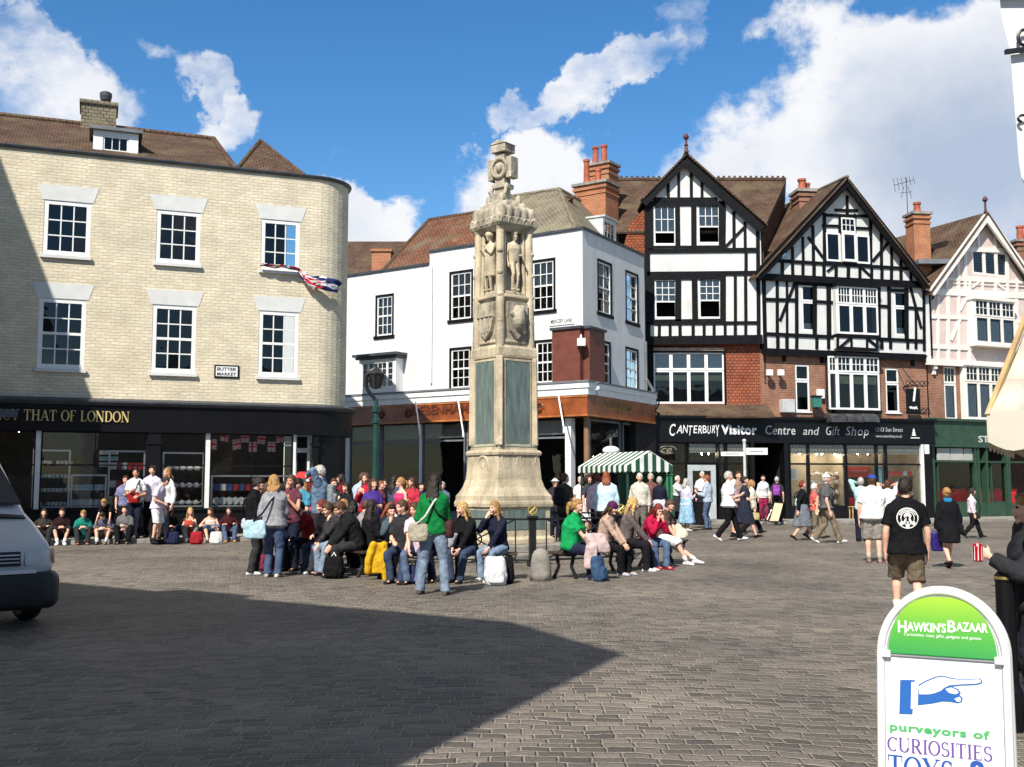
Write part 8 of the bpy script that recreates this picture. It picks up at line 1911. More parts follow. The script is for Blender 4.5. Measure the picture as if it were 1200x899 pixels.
# --- trio left of the memorial
q = st('person in a black jacket with dark bun looking down at the phone', 300, 19.4, 559, 80, top=(BK, 'jacket'), bottom=((52, 52, 54), 'long'), hair=('dark', 'bun'), female=True, head=(0, 25), hands=('front', 'front'), shoes=WH, build=1.1)
shoulder_bag(q, -1, (196, 200, 215), 'small striped pale bag at the hip of the black jacketed person', w=.26, h=.2, low=.02, fwd=-.1, out=.16, from_side=1, name='handbag')
q = st('person in a grey hooded top and blue jeans seen from behind', 323, 18.9, 557, 8, top=((150, 150, 156), 'jacket'), bottom=((66, 84, 118), 'jeans'), hair=('fair', 'bob'), female=True, collar='hood', hands=('down', 'front'), head=(-55, 5), build=1.1, shoes=(190, 180, 170), hem=.05)
shoulder_bag(q, 1, (168, 205, 220), 'pale blue satchel hanging behind the grey hooded top', w=.40, h=.32, low=.10, fwd=-.24, out=-.25, from_side=1, name='satchel')
st('person in a maroon and white sleeveless top facing the grey hoodie', 343, 20.2, 557, 195, top=((108, 52, 66), 'cap'), bottom=(NV, 'jeans'), hair=('brown', 'pony'), female=True, hands=('chest', 'front'), skin='mid')
st('person with black hair in a turquoise shirt behind the trio', 354, 21.6, 560, 200, top=((58, 140, 170), 'short'), bottom=(NV, 'long'), hair=('black', 'short'), head=(30, 20), hands=('front', 'front'))
q = st('person with grey hair in a denim jacket raising a camera', 377, 22.6, 546, 275, top=((96, 122, 152), 'jacket'), bottom=(DG, 'long'), hair=('grey', 'short'), hands=('camera', 'camera'), build=1.15, head=(0, 4)); backpack(q, (140, 145, 150), 'grey backpack on the denim jacketed photographer')
c = q['W'](q['hand'][1]*.5+q['hand'][-1]*.5); m = MB(); m.box(c+V((-.03, 0, .05)), (.05, .13, .09)); tag(m.build('camera', M['black_paint'], None, c, bevel=.008), 'small black camera held up by the denim jacketed photographer', 'camera')
# --- left bench
seat('person with bright red dyed hair in black on the left bench', 386, 20.0, 225, top=(BK, 'long'), bottom=(JN, 'jeans'), hair=('red', 'bob'), female=True, head=(10, 12), hands=('knee', 'lap'), shoes=WH)
seat('person in black with a red sleeve at the far end of the left bench', 366, 20.8, 228, top=((150, 26, 30), 'long'), bottom=(BK, 'long'), hair=('black', 'short'), female=True, lean=24, head=(0, 20), hands=('chin', 'knee'))
seat('person in dark grey resting a cheek on the hand', 400, 19.6, 228, top=((56, 54, 60), 'long'), bottom=((130, 150, 175), 'jeans'), hair=('brown', 'short'), lean=26, head=(-5, 20), hands=('chin', 'knee'))
seat('person in a black jacket and charcoal trousers leaning forward', 418, 19.1, 240, top=((30, 32, 32), 'jacket'), bottom=((52, 50, 54), 'long'), hair=('brown', 'short'), lean=24, head=(0, 34), hands=('hold', 'hold'), H=1.76, build=1.1)
seat('person in black with long dark hair turned away behind the yellow jacket', 434, 19.3, 40, top=(BK, 'long'), bottom=(BK, 'long'), hair=('dark', 'vlong'), female=True, lean=6, hands=('lap', 'lap'))
c = V((xat(445, 18.4), 18.4, .38)); smooth_bag('jacket', 'bright yellow jacket hanging over the end of the left bench', 'jacket', [rbox(c+V((0, 0, -.02)), V((1, 0, 0)), V((0, 1, 0)), V((.08, 0, 1)).normalized(), .15, .07, .52), tube([c+V((-.08, -.05, .2)), c+V((-.16, -.08, -.05)), c+V((-.17, -.06, -.25))], [.07, .065, .06], 8), tube([c+V((.1, -.05, .2)), c+V((.13, -.07, -.1)), c+V((.12, -.05, -.36))], [.07, .065, .05], 8)], cloth((226, 170, 12)), origin=c)
gb(391, 678, 200, (20, 20, 22), 'black bag with white edging at the feet of the black jacketed sitter', w=.36, h=.38, name='bag', strap=(210, 210, 210), lean=.0)
gb(365, 672, 215, (50, 50, 58), 'dark grey rucksack on the setts beside the trio', w=.42, d=.28, h=.42, lean=.3); gb(354, 661, 215, (86, 86, 92), 'grey coat heaped against the left bench', w=.5, d=.3, h=.5, name='coat', cat='coat', lean=.4)
gb(312, 669, 180, (120, 30, 60), 'maroon bag on the setts behind the black jacketed person', w=.3, h=.3)
# --- beyond the left bench
st('person in a pale blue shirt leaning near the green street lamp', 416, 27.6, 554, 60, top=((168, 186, 222), 'long'), bottom=(NV, 'long'), hair=('brown', 'short'), lean=20, head=(0, 15), hands=('front', 'front'))
st('person in sunglasses with a white scarf and red top by the street lamp', 430, 26.4, 555, 200, top=((190, 26, 48), 'long'), bottom=(NV, 'long'), hair=('brown', 'long'), female=True, collar='scarf', hands=('chest', 'chest'))
st('person in a purple T-shirt looking back over the railing', 438, 24.6, 561, 175, top=((70, 44, 140), 'short'), bottom=(NV, 'long'), hair=('brown', 'long'), female=True, head=(-25, 5), hands=('front', 'waist'))
st('person in a bright pink vest with tied fair hair', 471, 25.6, 560, 230, top=((232, 46, 110), 'strap'), bottom=(NV, 'long'), hair=('fair', 'pony'), female=True, head=(20, 0), hands=('waist', 'waist'))
seat('person with a brown bun and white shirt seated inside the railing', 458, 21.9, 20, top=(WH, 'short'), bottom=(BK, 'long'), hair=('brown', 'bun'), female=True, H=1.5)
seat('person with ginger hair seated beyond the railing corner', 477, 22.3, 330, top=((190, 180, 185), 'short'), bottom=(NV, 'long'), hair=('ginger', 'bob'), female=True, H=1.55, head=(-30, 0))
st('person in dark purple standing in the shade of the store window', 494, 31, 566, 150, top=((60, 40, 88), 'long'), bottom=(BK, 'long'), hair=('dark', 'short'))
st('person in black standing in shade behind the street lamp', 452, 32, 562, 180, top=(BK, 'long'), bottom=(BK, 'long'), hair=('dark', 'long'), female=True)
st('person in red in the shade by the rounded black corner', 401, 30.5, 556, 270, z=.0, top=((140, 20, 40), 'long'), bottom=(BK, 'long'), hair=('dark', 'long'), female=True)
for px, d, hy, yw, tp, hr_, lb in ((484, 27.5, 560, 200, (200, 40, 60), 'brown', 'person in a red top standing behind the pink vest'), (462, 29.5, 558, 30, (70, 80, 110), 'dark', 'person in slate blue facing the store behind the pink vest'), (446, 30.4, 564, 120, (150, 60, 50), 'ginger', 'person in brick red at the foot of the street lamp'), (392, 25.2, 561, 150, (60, 66, 60), 'brown', 'person in dark green just right of the photographer'),
        (408, 25.0, 566, 220, (30, 30, 36), 'dark', 'person in black behind the red haired bench sitter'), (358, 24.5, 566, 200, (170, 70, 70), 'fair', 'person in faded red left of the photographer'), (336, 23.0, 563, 140, (90, 60, 90), 'dark', 'person in dull purple behind the grey hooded top'), (314, 22.0, 566, 110, (150, 30, 40), 'brown', 'person in dark red between the black jacket and the grey hoodie'), (519, 31, 565, 190, (96, 110, 140), 'grey', 'person in grey blue beside the memorial base in the shade')):
    st(lb, px, d, hy, yw, top=(tp, 'long'), bottom=(DG, 'long'), hair=(hr_, random.choice(['short', 'bob', 'long'])), hands=random.choice([('front', 'waist'), ('down', 'front'), ('waist', 'chest')]), head=(random.uniform(-25, 25), 5), female=px % 2 == 0)
for px, d, yw, tp, hr_, lb in ((351, 21.9, 250, (44, 44, 50), 'dark', 'person in charcoal at the far left end of the left bench'), (377, 21.2, 60, (90, 40, 46), 'brown', 'person in dark maroon sitting behind the dyed red hair'), (393, 20.9, 50, (64, 70, 90), 'fair', 'person in slate with fair hair sitting behind the left bench row'), (409, 20.6, 30, (36, 36, 40), 'black', 'person in black with black hair sitting behind the leaning black jacket'),
        (424, 20.4, 60, (150, 140, 140), 'brown', 'person in pale grey between the black jacket and the long dark hair'), (447, 20.2, 100, (40, 34, 44), 'ginger', 'person in dark plum with ginger hair by the granite bollard'), (463, 19.0, 190, (70, 90, 96), 'dark', 'person in dull teal left of the sunglasses on the front bench'), (515, 18.2, 178, (60, 54, 60), 'brown', 'person in dark grey hidden behind the green jumper and jeans')):
    seat(lb, px, d, yw, top=(tp, 'long'), bottom=(random.choice([BK, JN, NV]), 'long'), hair=(hr_, random.choice(['short', 'bob', 'long'])), hands=random.choice([('lap', 'chin'), ('hold', 'hold'), ('knee', 'lap')]), head=(random.uniform(-30, 30), 12), H=random.uniform(1.56, 1.72), lean=random.uniform(8, 24), female=px % 2 == 1)
# --- front bench
seat('person in sunglasses and a dark T-shirt on the front bench', 476, 18.0, 195, top=(DG, 'short'), bottom=((54, 66, 96), 'jeans'), hair=('brown', 'short'), lean=8, head=(35, 8), hands=('knee', 'lap'), H=1.7)
seat('person in pale pink hidden behind the green jumper', 490, 17.9, 185, top=((226, 190, 200), 'short'), bottom=((86, 106, 138), 'jeans'), hair=('brown', 'bob'), female=True, lean=14, head=(20, 15), hands=('knee', 'hold'))
q = st('person in a green jumper and washed jeans standing with back turned', 509, 15.9, 555, 8, pose='stand', top=((8, 128, 56), 'long'), bottom=((120, 138, 162), 'jeans'), hair=('dark', 'vlong'), female=True, hands=('waist', 'front'), head=(15, 8), build=1.15, shoes=(80, 72, 66), feet=((-.21, .03, .07), (.19, -.06, .07)), fine=True)
shoulder_bag(q, -1, (172, 164, 140), 'beige shoulder bag at the left hip of the green jumper', w=.30, h=.28, low=.02, from_side=1, strap=(220, 220, 215), fwd=-.13, out=.2); shoulder_bag(q, 1, (82, 44, 44), 'maroon shoulder bag on the right hip of the green jumper', w=.26, h=.26, low=-.02, strap=BK, from_side=-1)
seat('person with straight pale blonde hair and a black cardigan on the front bench', 548, 18.1, 205, top=(BK, 'long'), bottom=((56, 70, 98), 'jeans'), hair=('blonde', 'vlong'), female=True, head=(35, 8), lean=14, hands=('hold', 'hold'), fine=True, build=1.1)
q = seat('person in a navy top with long fair hair holding a hand to the mouth', 585, 18.3, 214, top=(NV, 'long'), bottom=((116, 138, 166), 'jeans'), hair=('fair', 'vlong'), female=True, head=(12, 4), lean=12, hands=('hold', 'face'), shoes=WH, fine=True)
gb(581, 686, 170, (205, 208, 212), 'white drawstring bag with a black side at the right end of the front bench', w=.36, d=.24, h=.46, name='drawstring_bag', lean=.2); gb(592, 684, 170, (24, 24, 28), 'black bag behind the white drawstring bag', w=.3, h=.42)
gb(480, 684, 180, (40, 44, 86), 'navy bag under the front bench by the dark T-shirt', w=.4, h=.3)
c = V((xat(528, 17.2), 17.2, .72)); smooth_bag('scarf', 'black and white patterned scarf held beside the green jumper', 'scarf', [rbox(c, V((1, 0, 0)), V((0, 1, 0)), V((.5, 0, 1)).normalized(), .09, .05, .26)], cloth((150, 152, 160)), origin=c)
# --- right bench
q = seat('person in a bright green T-shirt with wavy blonde ponytail on the right bench', 668, 18.5, 112, top=((10, 165, 84), 'short'), bottom=((36, 40, 66), 'long'), hair=('fair', 'pony'), female=True, lean=10, head=(0, 10), hands=('hold', 'hold'), collar='scarf', shoes=(140, 145, 160), build=1.3, fine=True, H=1.72)
c = q['W'](q['hand'][1])+V((.08, 0, .05)); smooth_bag('coat', 'folded pale pink coat on the lap of the green T-shirt', 'coat', [rbox(c, V((1, 0, 0)), V((0, 1, 0)), V((-.3, 0, 1)).normalized(), .20, .12, .34), rbox(c+V((-.12, -.16, -.22)), V((1, 0, 0)), V((0, 1, 0)), V((.1, 0, 1)).normalized(), .11, .05, .40)], cloth((206, 176, 172)), origin=c)
q = seat('person in a purple beanie and beige cardigan with black trousers', 706, 19.4, 118, top=((186, 152, 132), 'long'), bottom=(BK, 'long'), hair=('brown', 'bob'), female=True, lean=16, head=(5, 18), hands=('hold', 'hold'), cap=((84, 24, 84), 'beanie'), shoes=(170, 172, 185), fine=True)
q = seat('person in a taupe top with long loose blonde hair on the right bench', 731, 20.2, 100, top=((104, 90, 88), 'long'), bottom=((30, 28, 34), 'long'), hair=('blonde', 'vlong'), female=True, head=(-15, 10), lean=14, hands=('hold', 'hold'), shoes=WH, H=1.74, fine=True)
q = seat('person in a raspberry hooded top covering the face with both hands', 758, 20.9, 150, top=((196, 14, 62), 'long'), bottom=((76, 100, 138), 'jeans'), hair=('red', 'bob'), female=True, lean=34, head=(0, 26), hands=('face', 'face'), shoes=(190, 20, 60), fine=True)
q = seat('person in white shorts stretching a bare leg behind the raspberry hood', 774, 22.0, 118, top=((90, 66, 60), 'short'), bottom=(WH, 'shorts'), hair=('brown', 'short'), lean=14, head=(10, 30), hands=('hold', 'hold'), shoes=WH, feet=((-.08, .72, .07), (.10, .55, .07)), sock=WH)
c = q['W'](V((0, .42, .62))); smooth_bag('paper_wrap', 'crumpled white and yellow food paper on the lap of the white shorts', 'paper', [rbox(c, V((1, 0, 0)), V((0, 1, 0)), V((0, 0, 1)), .13, .1, .2, p=2.2), ellipsoid(c+V((-.06, 0, .12)), (.08, .06, .08))], cloth((226, 215, 185)), origin=c)
gb(703, 681, 120, (52, 82, 120), 'dark blue bag under the right bench between two pairs of shoes', w=.3, h=.42)
# --- around the stall
q = st('person in an olive T-shirt and dark trousers with a backpack right of the memorial', 661, 27.2, 555, 40, top=((78, 72, 56), 'short'), bottom=(DG, 'long'), hair=('brown', 'crop'), head=(20, 0), hands=('down', 'down')); backpack(q, (34, 36, 50), 'dark navy backpack on the olive T-shirt')
st('person in a white sun hat behind the olive T-shirt', 650, 33, 561, 160, top=(DG, 'short'), bottom=(NV, 'long'), hair=('grey', 'short'), cap=((225, 225, 225), 'sunhat'))
st('person in white far behind the left stall post', 680, 37.5, 559, 200, top=(WH, 'short'), bottom=(NV, 'long'), hair=('white', 'short'))
st('person in a charcoal top and white skirt under the stall canopy', 688, 34.5, 557, 120, top=((58, 60, 70), 'short'), bottom=(WH, 'knee'), hair=('dark', 'bob'), female=True)
st('person in a pale pink shirt beside the pale blue shirt', 700, 29.4, 556, 10, top=((236, 196, 206), 'long'), bottom=(NV, 'long'), hair=('red', 'short'), build=1.15)
st('person in a loose pale blue shirt with auburn hair at the stall', 710, 28.4, 553, 8, top=((190, 222, 238), 'long'), bottom=(NV, 'long'), hair=('ginger', 'bob'), build=1.3, hem=.12, hands=('down', 'down'))
st('person with white hair in an open beige jacket at the stall', 749, 33.0, 555, 190, top=((206, 198, 178), 'jacket'), bottom=((105, 98, 88), 'long'), hair=('white', 'short'), build=1.15, hands=('down', 'down'))
st('person in a brown cardigan behind the beige jacket', 762, 34.3, 555, 200, top=((120, 70, 66), 'long'), bottom=(DG, 'long'), hair=('grey', 'short'))
st('person in a navy cardigan and pale grey skirt at the stall', 772, 33.6, 559, 20, top=(NV, 'long'), bottom=((196, 200, 210), 'knee'), hair=('grey', 'short'), female=True, hands=('front', 'front'))
st('person in a white blouse and dark skirt raising a hand to the chin', 793, 38.5, 558, 150, z=.12, top=(WH, 'long'), bottom=(DG, 'midi'), hair=('white', 'short'), female=True, hands=('down', 'chin'))
st('person in a lilac cardigan and long light blue skirt', 803, 37.4, 561, 60, top=((212, 206, 226), 'long'), bottom=((140, 186, 222), 'midi'), hair=('grey', 'bob'), female=True, hands=('waist', 'front'), build=1.15, shoes=WH, hem=.06)
st('person in a pale grey-blue jacket and jeans by the litter bin', 828, 38.6, 557, 290, z=.0, top=((170, 184, 200), 'jacket'), bottom=((80, 98, 132), 'jeans'), hair=('ginger', 'short'), hands=('front', 'front'), build=1.1)
st('person in white just inside the grey shop door', 822, 42.8, 553, 180, z=.12, top=(WH, 'short'), bottom=(NV, 'long'), hair=('white', 'short'))
# --- visitor centre pavement
q = st('person with grey hair in a white shirt and black trousers walking with a cup', 852, 31.0, 552, 95, pose='walk', top=((235, 235, 240), 'short'), bottom=(BK, 'long'), hair=('grey', 'short'), hands=('front', 'front'), shoes=WH, build=1.25, hem=.05)
st('person in a navy dress with short dark hair behind the white shirt', 871, 32.6, 558, 100, pose='walk2', top=((40, 44, 60), 'short'), bottom=((40, 44, 60), 'knee'), hair=('dark', 'crop'), female=True, hands=('front', 'front'), shoes=BK)
st('person in striped pink and white beside the white shirted walker', 858, 33.4, 562, 110, top=((206, 170, 176), 'short'), bottom=(NV, 'shorts'), hair=('white', 'bob'), female=True, hands=('front', 'front'))
q = st('person in a cream coat carrying a straw bag', 879, 35.5, 562, 90, pose='walk', top=((214, 206, 180), 'jacket'), bottom=(BK, 'long'), hair=('fair', 'bob'), female=True, hands=('down', 'down'), hem=.12)
c = q['W'](q['hand'][1])+V((0, 0, -.26)); smooth_bag('straw_bag', 'straw coloured basket bag held by the cream coat', 'bag', [rbox(c, V((1, 0, 0)), V((0, 1, 0)), V((0, 0, 1)), .18, .07, .24)], cloth((190, 170, 110)), origin=c)
st('person with brown hair in the crowd behind the navy dress', 864, 36, 553, 170, top=((150, 120, 110), 'short'), bottom=(NV, 'long'), hair=('brown', 'short'))
st('person in a white top and raspberry trousers in the doorway', 893, 44.3, 557, 180, z=.12, top=(WH, 'long'), bottom=((165, 30, 75), 'long'), hair=('dark', 'short'), female=True)
q = st('person in a dark top entering the doorway with a backpack', 909, 43.6, 559, 20, z=.12, top=(DG, 'short'), bottom=(BK, 'long'), hair=('grey', 'short')); backpack(q, (150, 60, 170), 'purple backpack entering the visitor centre doorway')
q = st('person in a black cardigan and patterned grey skirt striding right', 938, 31.2, 563, 92, pose='walk', top=(BK, 'long'), bottom=((112, 116, 126), 'knee'), hair=('red', 'crop'), female=True, hands=('waist', 'swingb'), build=1.1)
shoulder_bag(q, -1, (175, 195, 215), 'pale blue bag on the shoulder of the black cardigan', w=.2, h=.24, low=-.2, fwd=-.05)
q = st('person in a white cap and grey polo shirt walking in khaki trousers', 966, 29.6, 555, 95, pose='walk2', top=((92, 92, 94), 'short'), bottom=(KH, 'long'), hair=('grey', 'crop'), cap=((226, 222, 210), 'cap'), hands=('swingb', 'down'), shoes=(210, 210, 210), build=1.2, hem=.03)
shoulder_bag(q, 1, (34, 34, 38), 'small dark bag hanging at the front of the grey polo shirt', w=.22, h=.26, low=-.15, fwd=.12, out=.1)
st('person in a coral top half hidden behind the grey polo shirt', 952, 32.2, 566, 95, pose='walk', top=((226, 90, 80), 'short'), bottom=(KH, 'long'), hair=('white', 'short'), female=True, hands=('waist', 'waist'))
st('person in a blue cap and white T-shirt with grey shorts seen from behind', 1020, 22.3, 556, 10, top=((236, 236, 232), 'short'), bottom=((158, 148, 138), 'shorts'), hair=('brown', 'short'), cap=((28, 72, 190), 'cap'), hands=('down', 'front'), shoes=(150, 120, 95), build=1.3, sock=(190, 170, 150), hem=.05)
st('person in a white shirt photographing the shop window', 1038, 29.0, 563, 20, top=(WH, 'short'), bottom=(NV, 'long'), hair=('brown', 'short'), hands=('camera', 'camera'), build=1.1)
st('person in pale turquoise shading the eyes at the shop window', 1007, 30.5, 560, 10, top=((170, 220, 215), 'long'), bottom=(NV, 'long'), hair=('grey', 'short'), hands=('camera', 'down'))
# --- right foreground
q = st('person in a black T-shirt with a round white badge and khaki shorts seen from behind', 1058, 13.0, 559, 12, pose='walk', top=((20, 20, 24), 'short'), bottom=((122, 106, 86), 'shorts'), hair=('dark', 'short'), head=(38, 4), hands=('down', 'down'), build=1.12, shoes=(90, 80, 70), sock=WH, fine=True, hem=.10, feet=((-.11, .16, .09), (.11, -.16, .10)))
# round emblem printed on the back
r_ = q['root']; X, Y = V(q['rt']), -V(q['fw']); c0 = q['W'](q['nk']-q['sp']*.185); bw_ = M['white_paint']
PR = []
def badge(name, shapes, mat, push):
    m = MB()
    for pts in shapes: m.add([c0+X*x+V((0, 0, z)) for x, z in pts], [tuple(range(len(pts)))])
    PR.append((m, name, mat, push))
def ringp(r0, r1, n=36, cx=0, cz=0, a0=0, a1=360):
    out = []
    for i in range(n):
        a, b = R(a0+(a1-a0)*i/n), R(a0+(a1-a0)*(i+1)/n); out.append([(cx+r0*math.cos(a), cz+r0*math.sin(a)), (cx+r1*math.cos(a), cz+r1*math.sin(a)), (cx+r1*math.cos(b), cz+r1*math.sin(b)), (cx+r0*math.cos(b), cz+r0*math.sin(b))])
    return out
disc = lambda r, cx, cz: [[(cx+r*math.cos(i*.35), cz+r*math.sin(i*.35)) for i in range(18)]]
sh_ = ringp(.112, .124)+ringp(.072, .080)
for k in range(15): a = 155-130*k/14; sh_ += ringp(.087, .105, 1, 0, 0, a-2.6, a+2.6)
for a in (222, 270, 318): sh_ += disc(.024, .088*math.cos(R(a)), .088*math.sin(R(a)))
sh_ += [[(-.05, -.05), (-.03, .0), (-.045, .03), (-.02, .06), (.0, .066), (.02, .06), (.045, .03), (.03, .0), (.05, -.05), (.03, -.066), (.012, -.02), (.016, .015), (.0, .03), (-.016, .015), (-.012, -.02), (-.03, -.066)]]+disc(.013, 0, -.05)
badge('emblem', sh_, bw_, 0)
def place_badges():
    from mathutils.bvhtree import BVHTree
    shirt = [c for c in r_.children if c.name.startswith('shirt')][0]; me = shirt.data; o = V(r_.location)
    bv = BVHTree.FromPolygons([v.co+o for v in me.vertices], [tuple(p.vertices) for p in me.polygons])
    for m, nm, mt_, push in PR:
        nv = []
        for p in m.v:
            h = bv.ray_cast(V(p)+Y*.6, -Y); b = h[0] if h[0] is not None else V(p)+Y*.15; nv.append(tuple(b+Y*.004))
        m.v = nv; e = m.build(nm, mt_, shirt, origin=o, fixn=False)
q = st('person in a black coat and skirt with a blue scarf walking away', 1107, 21.0, 571, 5, pose='walk2', top=(BK, 'jacket'), bottom=(BK, 'mini'), hair=('fair', 'bun'), female=True, collar='scarf', hands=('down', 'down'), hem=.07, shoes=(60, 36, 34), build=1.2)
m = MB(); v, f = loft([ering(q['nk']+q['sp']*k, q['cr'], q['cf'], a, a*.95, 14) for k, a in ((-.02, .10), (.03, .092), (.07, .078))]); m.add([q['W'](p) for p in v], f); m.build('scarf', cloth((20, 130, 190)), q['root'], smooth=True)
shoulder_bag(q, 1, (26, 24, 28), 'black handbag on a long strap at the right hip of the black coat', w=.26, h=.2, low=.06, from_side=-1, name='handbag')
c = q['W'](q['hand'][-1])+V((0, 0, -.22)); smooth_bag('carrier_bag', 'glossy purple carrier bag in the left hand of the black coat', 'bag', [rbox(c, V((1, 0, 0)), V((0, 1, 0)), V((0, 0, 1)), .13, .06, .38)], plain('purple_plastic', lin((44, 34, 110)), .3, var=.4, vscale=12), origin=c)
q = st('person in a white top and black trousers walking by the green shop', 1135, 32.5, 571, 100, pose='walk', top=((222, 205, 212), 'long'), bottom=((26, 26, 28), 'long'), hair=('dark', 'long'), female=True, hands=('down', 'down'), head=(0, 15))
shoulder_bag(q, 1, (40, 46, 40), 'dark bag in front of the white topped walker', w=.22, h=.2, low=.1, fwd=.15, out=.1, name='handbag')
q = person('person with brown hair in a charcoal top holding out a red can', (xat(1205, 7.3), 7.3, 0), 282, H=1.54, top=((44, 45, 50), 'jacket'), bottom=((38, 40, 50), 'jeans'), hair=('fair', 'short'), hands=((-.12, .30, 1.12), 'down'), head=(0, 2), fine=True, build=1.15, shoes=WH)
h_ = q['W'](q['hand'][-1]); c = h_+V((-.09, -.02, -.03)); can = plain('red_can', (.50, .01, .02), .25, metal=.3, var=.05)
t = thing('drink_can', 'red and white drink can in an outstretched hand', 'can', tuple(c)); m = MB(); m.lathe([(.026, 0), (.033, .008), (.033, .105), (.027, .118), (.025, .116)], c, 24); b = m.build('can_body', can, t); m = MB()
for k in range(5): a = R(170+k*40); n = V((math.cos(a), math.sin(a), 0)); tt = V((-n.y, n.x, 0)); p = c+n*.0335; m.prism([p-tt*.003+V((0, 0, .01)), p+tt*.003+V((0, 0, .01)), p+tt*.004+V((0, 0, .104)), p+tt*.001+V((0, 0, .104))], n*.0008)
m.build('stripe', M['white_paint'], b)
person('person in a black hooded coat cut by the right edge', (xat(1236, 6.3), 6.3, 0), 300, H=1.73, top=((18, 18, 21), 'jacket'), bottom=((34, 36, 46), 'jeans'), hair=('dark', 'short'), hands=('down', 'down'), head=(25, 5), fine=True, build=1.25, shoes=DG)
person('person peering out behind the brown haired can holder', (xat(1205, 9.4), 9.4, 0), 250, H=1.55, top=((70, 60, 60), 'long'), bottom=(NV, 'jeans'), hair=('dark', 'short'), hands=('down', 'down'), skin='mid')
# ================================================================== BAKE PEOPLE, LIGHT AND SKY
bake_pending(); place_badges()
sun = bpy.data.objects.new('sun', bpy.data.lights.new('sun', 'SUN')); col.objects.link(sun)
sd = V((SX, SY, -1)).normalized(); sun.rotation_euler = sd.to_track_quat('-Z', 'Y').to_euler()
sun.data.energy = 5.0; sun.data.angle = R(.5); sun.data.color = (1.0, .95, .86)
el = math.asin(-sd.z); rot = math.atan2(-sd.x, -sd.y)
world = bpy.data.worlds.new('World'); scene.world = world; world.use_nodes = True
nt = world.node_tree; nt.nodes.clear(); out = N(nt, 'ShaderNodeOutputWorld')
bg = N(nt, 'ShaderNodeBackground'); bg.inputs[1].default_value = .066
sk = N(nt, 'ShaderNodeTexSky'); sk.sky_type = 'NISHITA'; sk.sun_disc = False; sk.sun_elevation = el; sk.sun_rotation = rot; sk.air_density = 1.0; sk.dust_density = .25; sk.ozone_density = 3.0; sk.altitude = 0
hs_ = N(nt, 'ShaderNodeHueSaturation'); hs_.inputs['Saturation'].default_value = 1.3; hs_.inputs['Value'].default_value = 1.7
L(nt, sk.outputs[0], hs_.inputs['Color'])
tc = N(nt, 'ShaderNodeTexCoord'); dirv = tc.outputs['Generated']
def vm(op, a, b=None, sc=None):
    n = N(nt, 'ShaderNodeVectorMath', operation=op)
    for i, q in enumerate((a, b)):
        if q is None: continue
        if isinstance(q, (tuple, Vector)): n.inputs[i].default_value = tuple(q)
        else: L(nt, q, n.inputs[i])
    if sc is not None: n.inputs['Scale'].default_value = sc
    return n
def mt(op, a, b=None, c=None, clamp=False):
    n = N(nt, 'ShaderNodeMath', operation=op); n.use_clamp = clamp
    for i, q in enumerate((a, b, c)):
        if q is None: continue
        if isinstance(q, (int, float)): n.inputs[i].default_value = q
        else: L(nt, q, n.inputs[i])
    return n.outputs[0]
nd = vm('NORMALIZE', dirv).outputs[0]
# unseen sky overhead greyed and dimmed, added to neutralise the blue fill light
sz = N(nt, 'ShaderNodeSeparateXYZ'); L(nt, nd, sz.inputs[0])
for sock, a, b in (('Saturation', 1.3, .30), ('Value', 1.7, 1.15)):
    r_ = N(nt, 'ShaderNodeMapRange'); r_.inputs[1].default_value = .44; r_.inputs[2].default_value = .72; r_.inputs[3].default_value = a; r_.inputs[4].default_value = b; L(nt, sz.outputs[2], r_.inputs[0]); L(nt, r_.outputs[0], hs_.inputs[sock])
# warp
wn = N(nt, 'ShaderNodeTexNoise'); wn.inputs['Scale'].default_value = 6; wn.inputs['Detail'].default_value = 8; wn.inputs['Roughness'].default_value = .6; L(nt, nd, wn.inputs['Vector'])
wv = vm('SCALE', vm('SUBTRACT', wn.outputs['Color'], (.5, .5, .5)).outputs[0], sc=.22).outputs[0]
wd = vm('ADD', nd, wv).outputs[0]
# cloud masses of the day: direction, half widths (rad) along and across, roll
clouds = [(62, 100, 82, 40, 8, .86), (10, 62, 55, 34, 10, .8), (250, 100, 82, 20, 48, .66), (290, 150, 34, 26, 0, .8), (420, 240, 62, 40, 25, 1.0), (620, 215, 95, 50, -5, 1.08), (690, 112, 120, 20, -30, .66), (785, 40, 50, 20, -30, .5), (610, 140, 40, 16, -10, .6), (1000, 130, 170, 95, -14, 1.2), (1085, 75, 90, 60, 0, 1.05), (1090, 215, 160, 95, 0, 1.15), (900, 190, 130, 55, 0, 1.05), (1260, 230, 130, 110, 0, .9)]
dens = None
for px, py, a, b, rl, s_ in clouds:
    c = ray(px, py).normalized(); x = V((c.y, -c.x, 0)).normalized(); z = x.cross(c).normalized(); r = R(-rl)
    ex_ = (x*math.cos(r)+z*math.sin(r))*(FPX/a); ez = (-x*math.sin(r)+z*math.cos(r))*(FPX/b)
    df = vm('SUBTRACT', wd, c).outputs[0]
    p = vm('DOT_PRODUCT', df, ex_).outputs['Value']; q = vm('DOT_PRODUCT', df, ez).outputs['Value']; f3 = vm('DOT_PRODUCT', nd, c).outputs['Value']
    d2 = mt('ADD', mt('MULTIPLY', p, p), mt('MULTIPLY', q, q)); g = mt('MULTIPLY', mt('MULTIPLY', mt('SUBTRACT', 1.6, d2, clamp=True), mt('GREATER_THAN', f3, .2)), s_)
    dens = g if dens is None else mt('MAXIMUM', dens, g)
mp = N(nt, 'ShaderNodeMapping'); mp.inputs['Scale'].default_value = (1, 1, 1.5); L(nt, nd, mp.inputs[0])
n1 = N(nt, 'ShaderNodeTexNoise'); n1.inputs['Scale'].default_value = 11; n1.inputs['Detail'].default_value = 11; n1.inputs['Roughness'].default_value = .60; L(nt, mp.outputs[0], n1.inputs['Vector'])
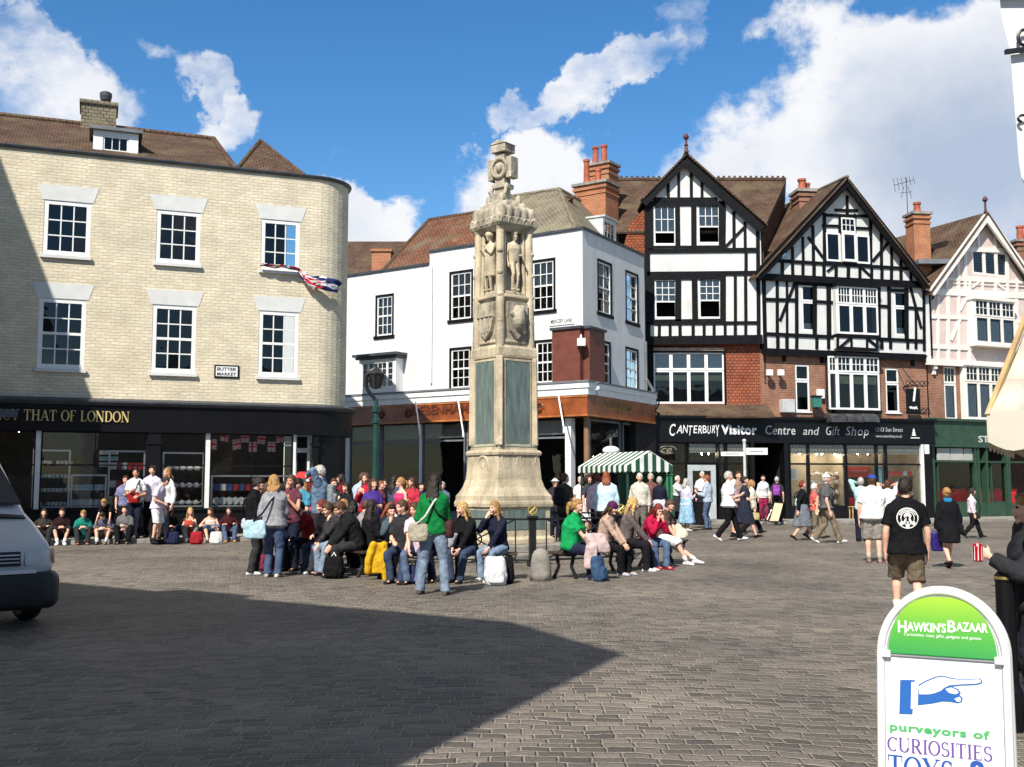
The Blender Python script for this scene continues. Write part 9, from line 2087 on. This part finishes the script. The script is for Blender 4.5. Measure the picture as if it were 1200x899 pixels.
# loose cloud over the rest of the sky
n2 = N(nt, 'ShaderNodeTexNoise'); n2.inputs['Scale'].default_value = 2.2; n2.inputs['Detail'].default_value = 8; L(nt, mp.outputs[0], n2.inputs['Vector'])
sxz = N(nt, 'ShaderNodeSeparateXYZ'); L(nt, nd, sxz.inputs[0])
beh = mt('LESS_THAN', sxz.outputs[1], .35); oth = mt('MULTIPLY', mt('SUBTRACT', n2.outputs['Fac'], .42, clamp=True), mt('MULTIPLY', beh, 2.0))
dens = mt('MAXIMUM', dens, oth)
raw = mt('ADD', mt('MULTIPLY', dens, .72), mt('MULTIPLY', mt('SUBTRACT', n1.outputs['Fac'], .5), 1.35))
mr = N(nt, 'ShaderNodeMapRange'); mr.interpolation_type = 'SMOOTHSTEP'; mr.inputs[1].default_value = .24; mr.inputs[2].default_value = .78; L(nt, raw, mr.inputs[0])
cover = mr.outputs[0]
# inner shading of the clouds: thicker parts greyer to the lower right
n4 = N(nt, 'ShaderNodeTexNoise'); n4.inputs['Scale'].default_value = 6; n4.inputs['Detail'].default_value = 7; L(nt, vm('ADD', mp.outputs[0], (.03, 0, .05)).outputs[0], n4.inputs['Vector'])
cg = ray(1130, 215).normalized().normalized(); dg = vm('LENGTH', vm('SUBTRACT', wd, cg).outputs[0]).outputs['Value']
grey = N(nt, 'ShaderNodeMapRange'); grey.interpolation_type = 'SMOOTHSTEP'; grey.inputs[1].default_value = .17; grey.inputs[2].default_value = .02; L(nt, dg, grey.inputs[0])
gy = mt('ADD', mt('MULTIPLY', grey.outputs[0], .8), mt('MULTIPLY', mt('SUBTRACT', n4.outputs['Fac'], .48, clamp=True), 1.5), clamp=True)
CW = 10.8
ccol = mix_rgb(nt, gy, (CW*1.0, CW*1.0, CW*1.02), (CW*.36, CW*.47, CW*.66))
thin = mt('MULTIPLY', cover, .97)
fin = mix_rgb(nt, thin, hs_.outputs[0], ccol)
L(nt, fin, bg.inputs[0]); L(nt, bg.outputs[0], out.inputs[0])
vs_ = scene.view_settings; vs_.view_transform = 'Standard'; vs_.look = 'None'; vs_.exposure = 0.46; vs_.gamma = 1; vs_.use_curve_mapping = False
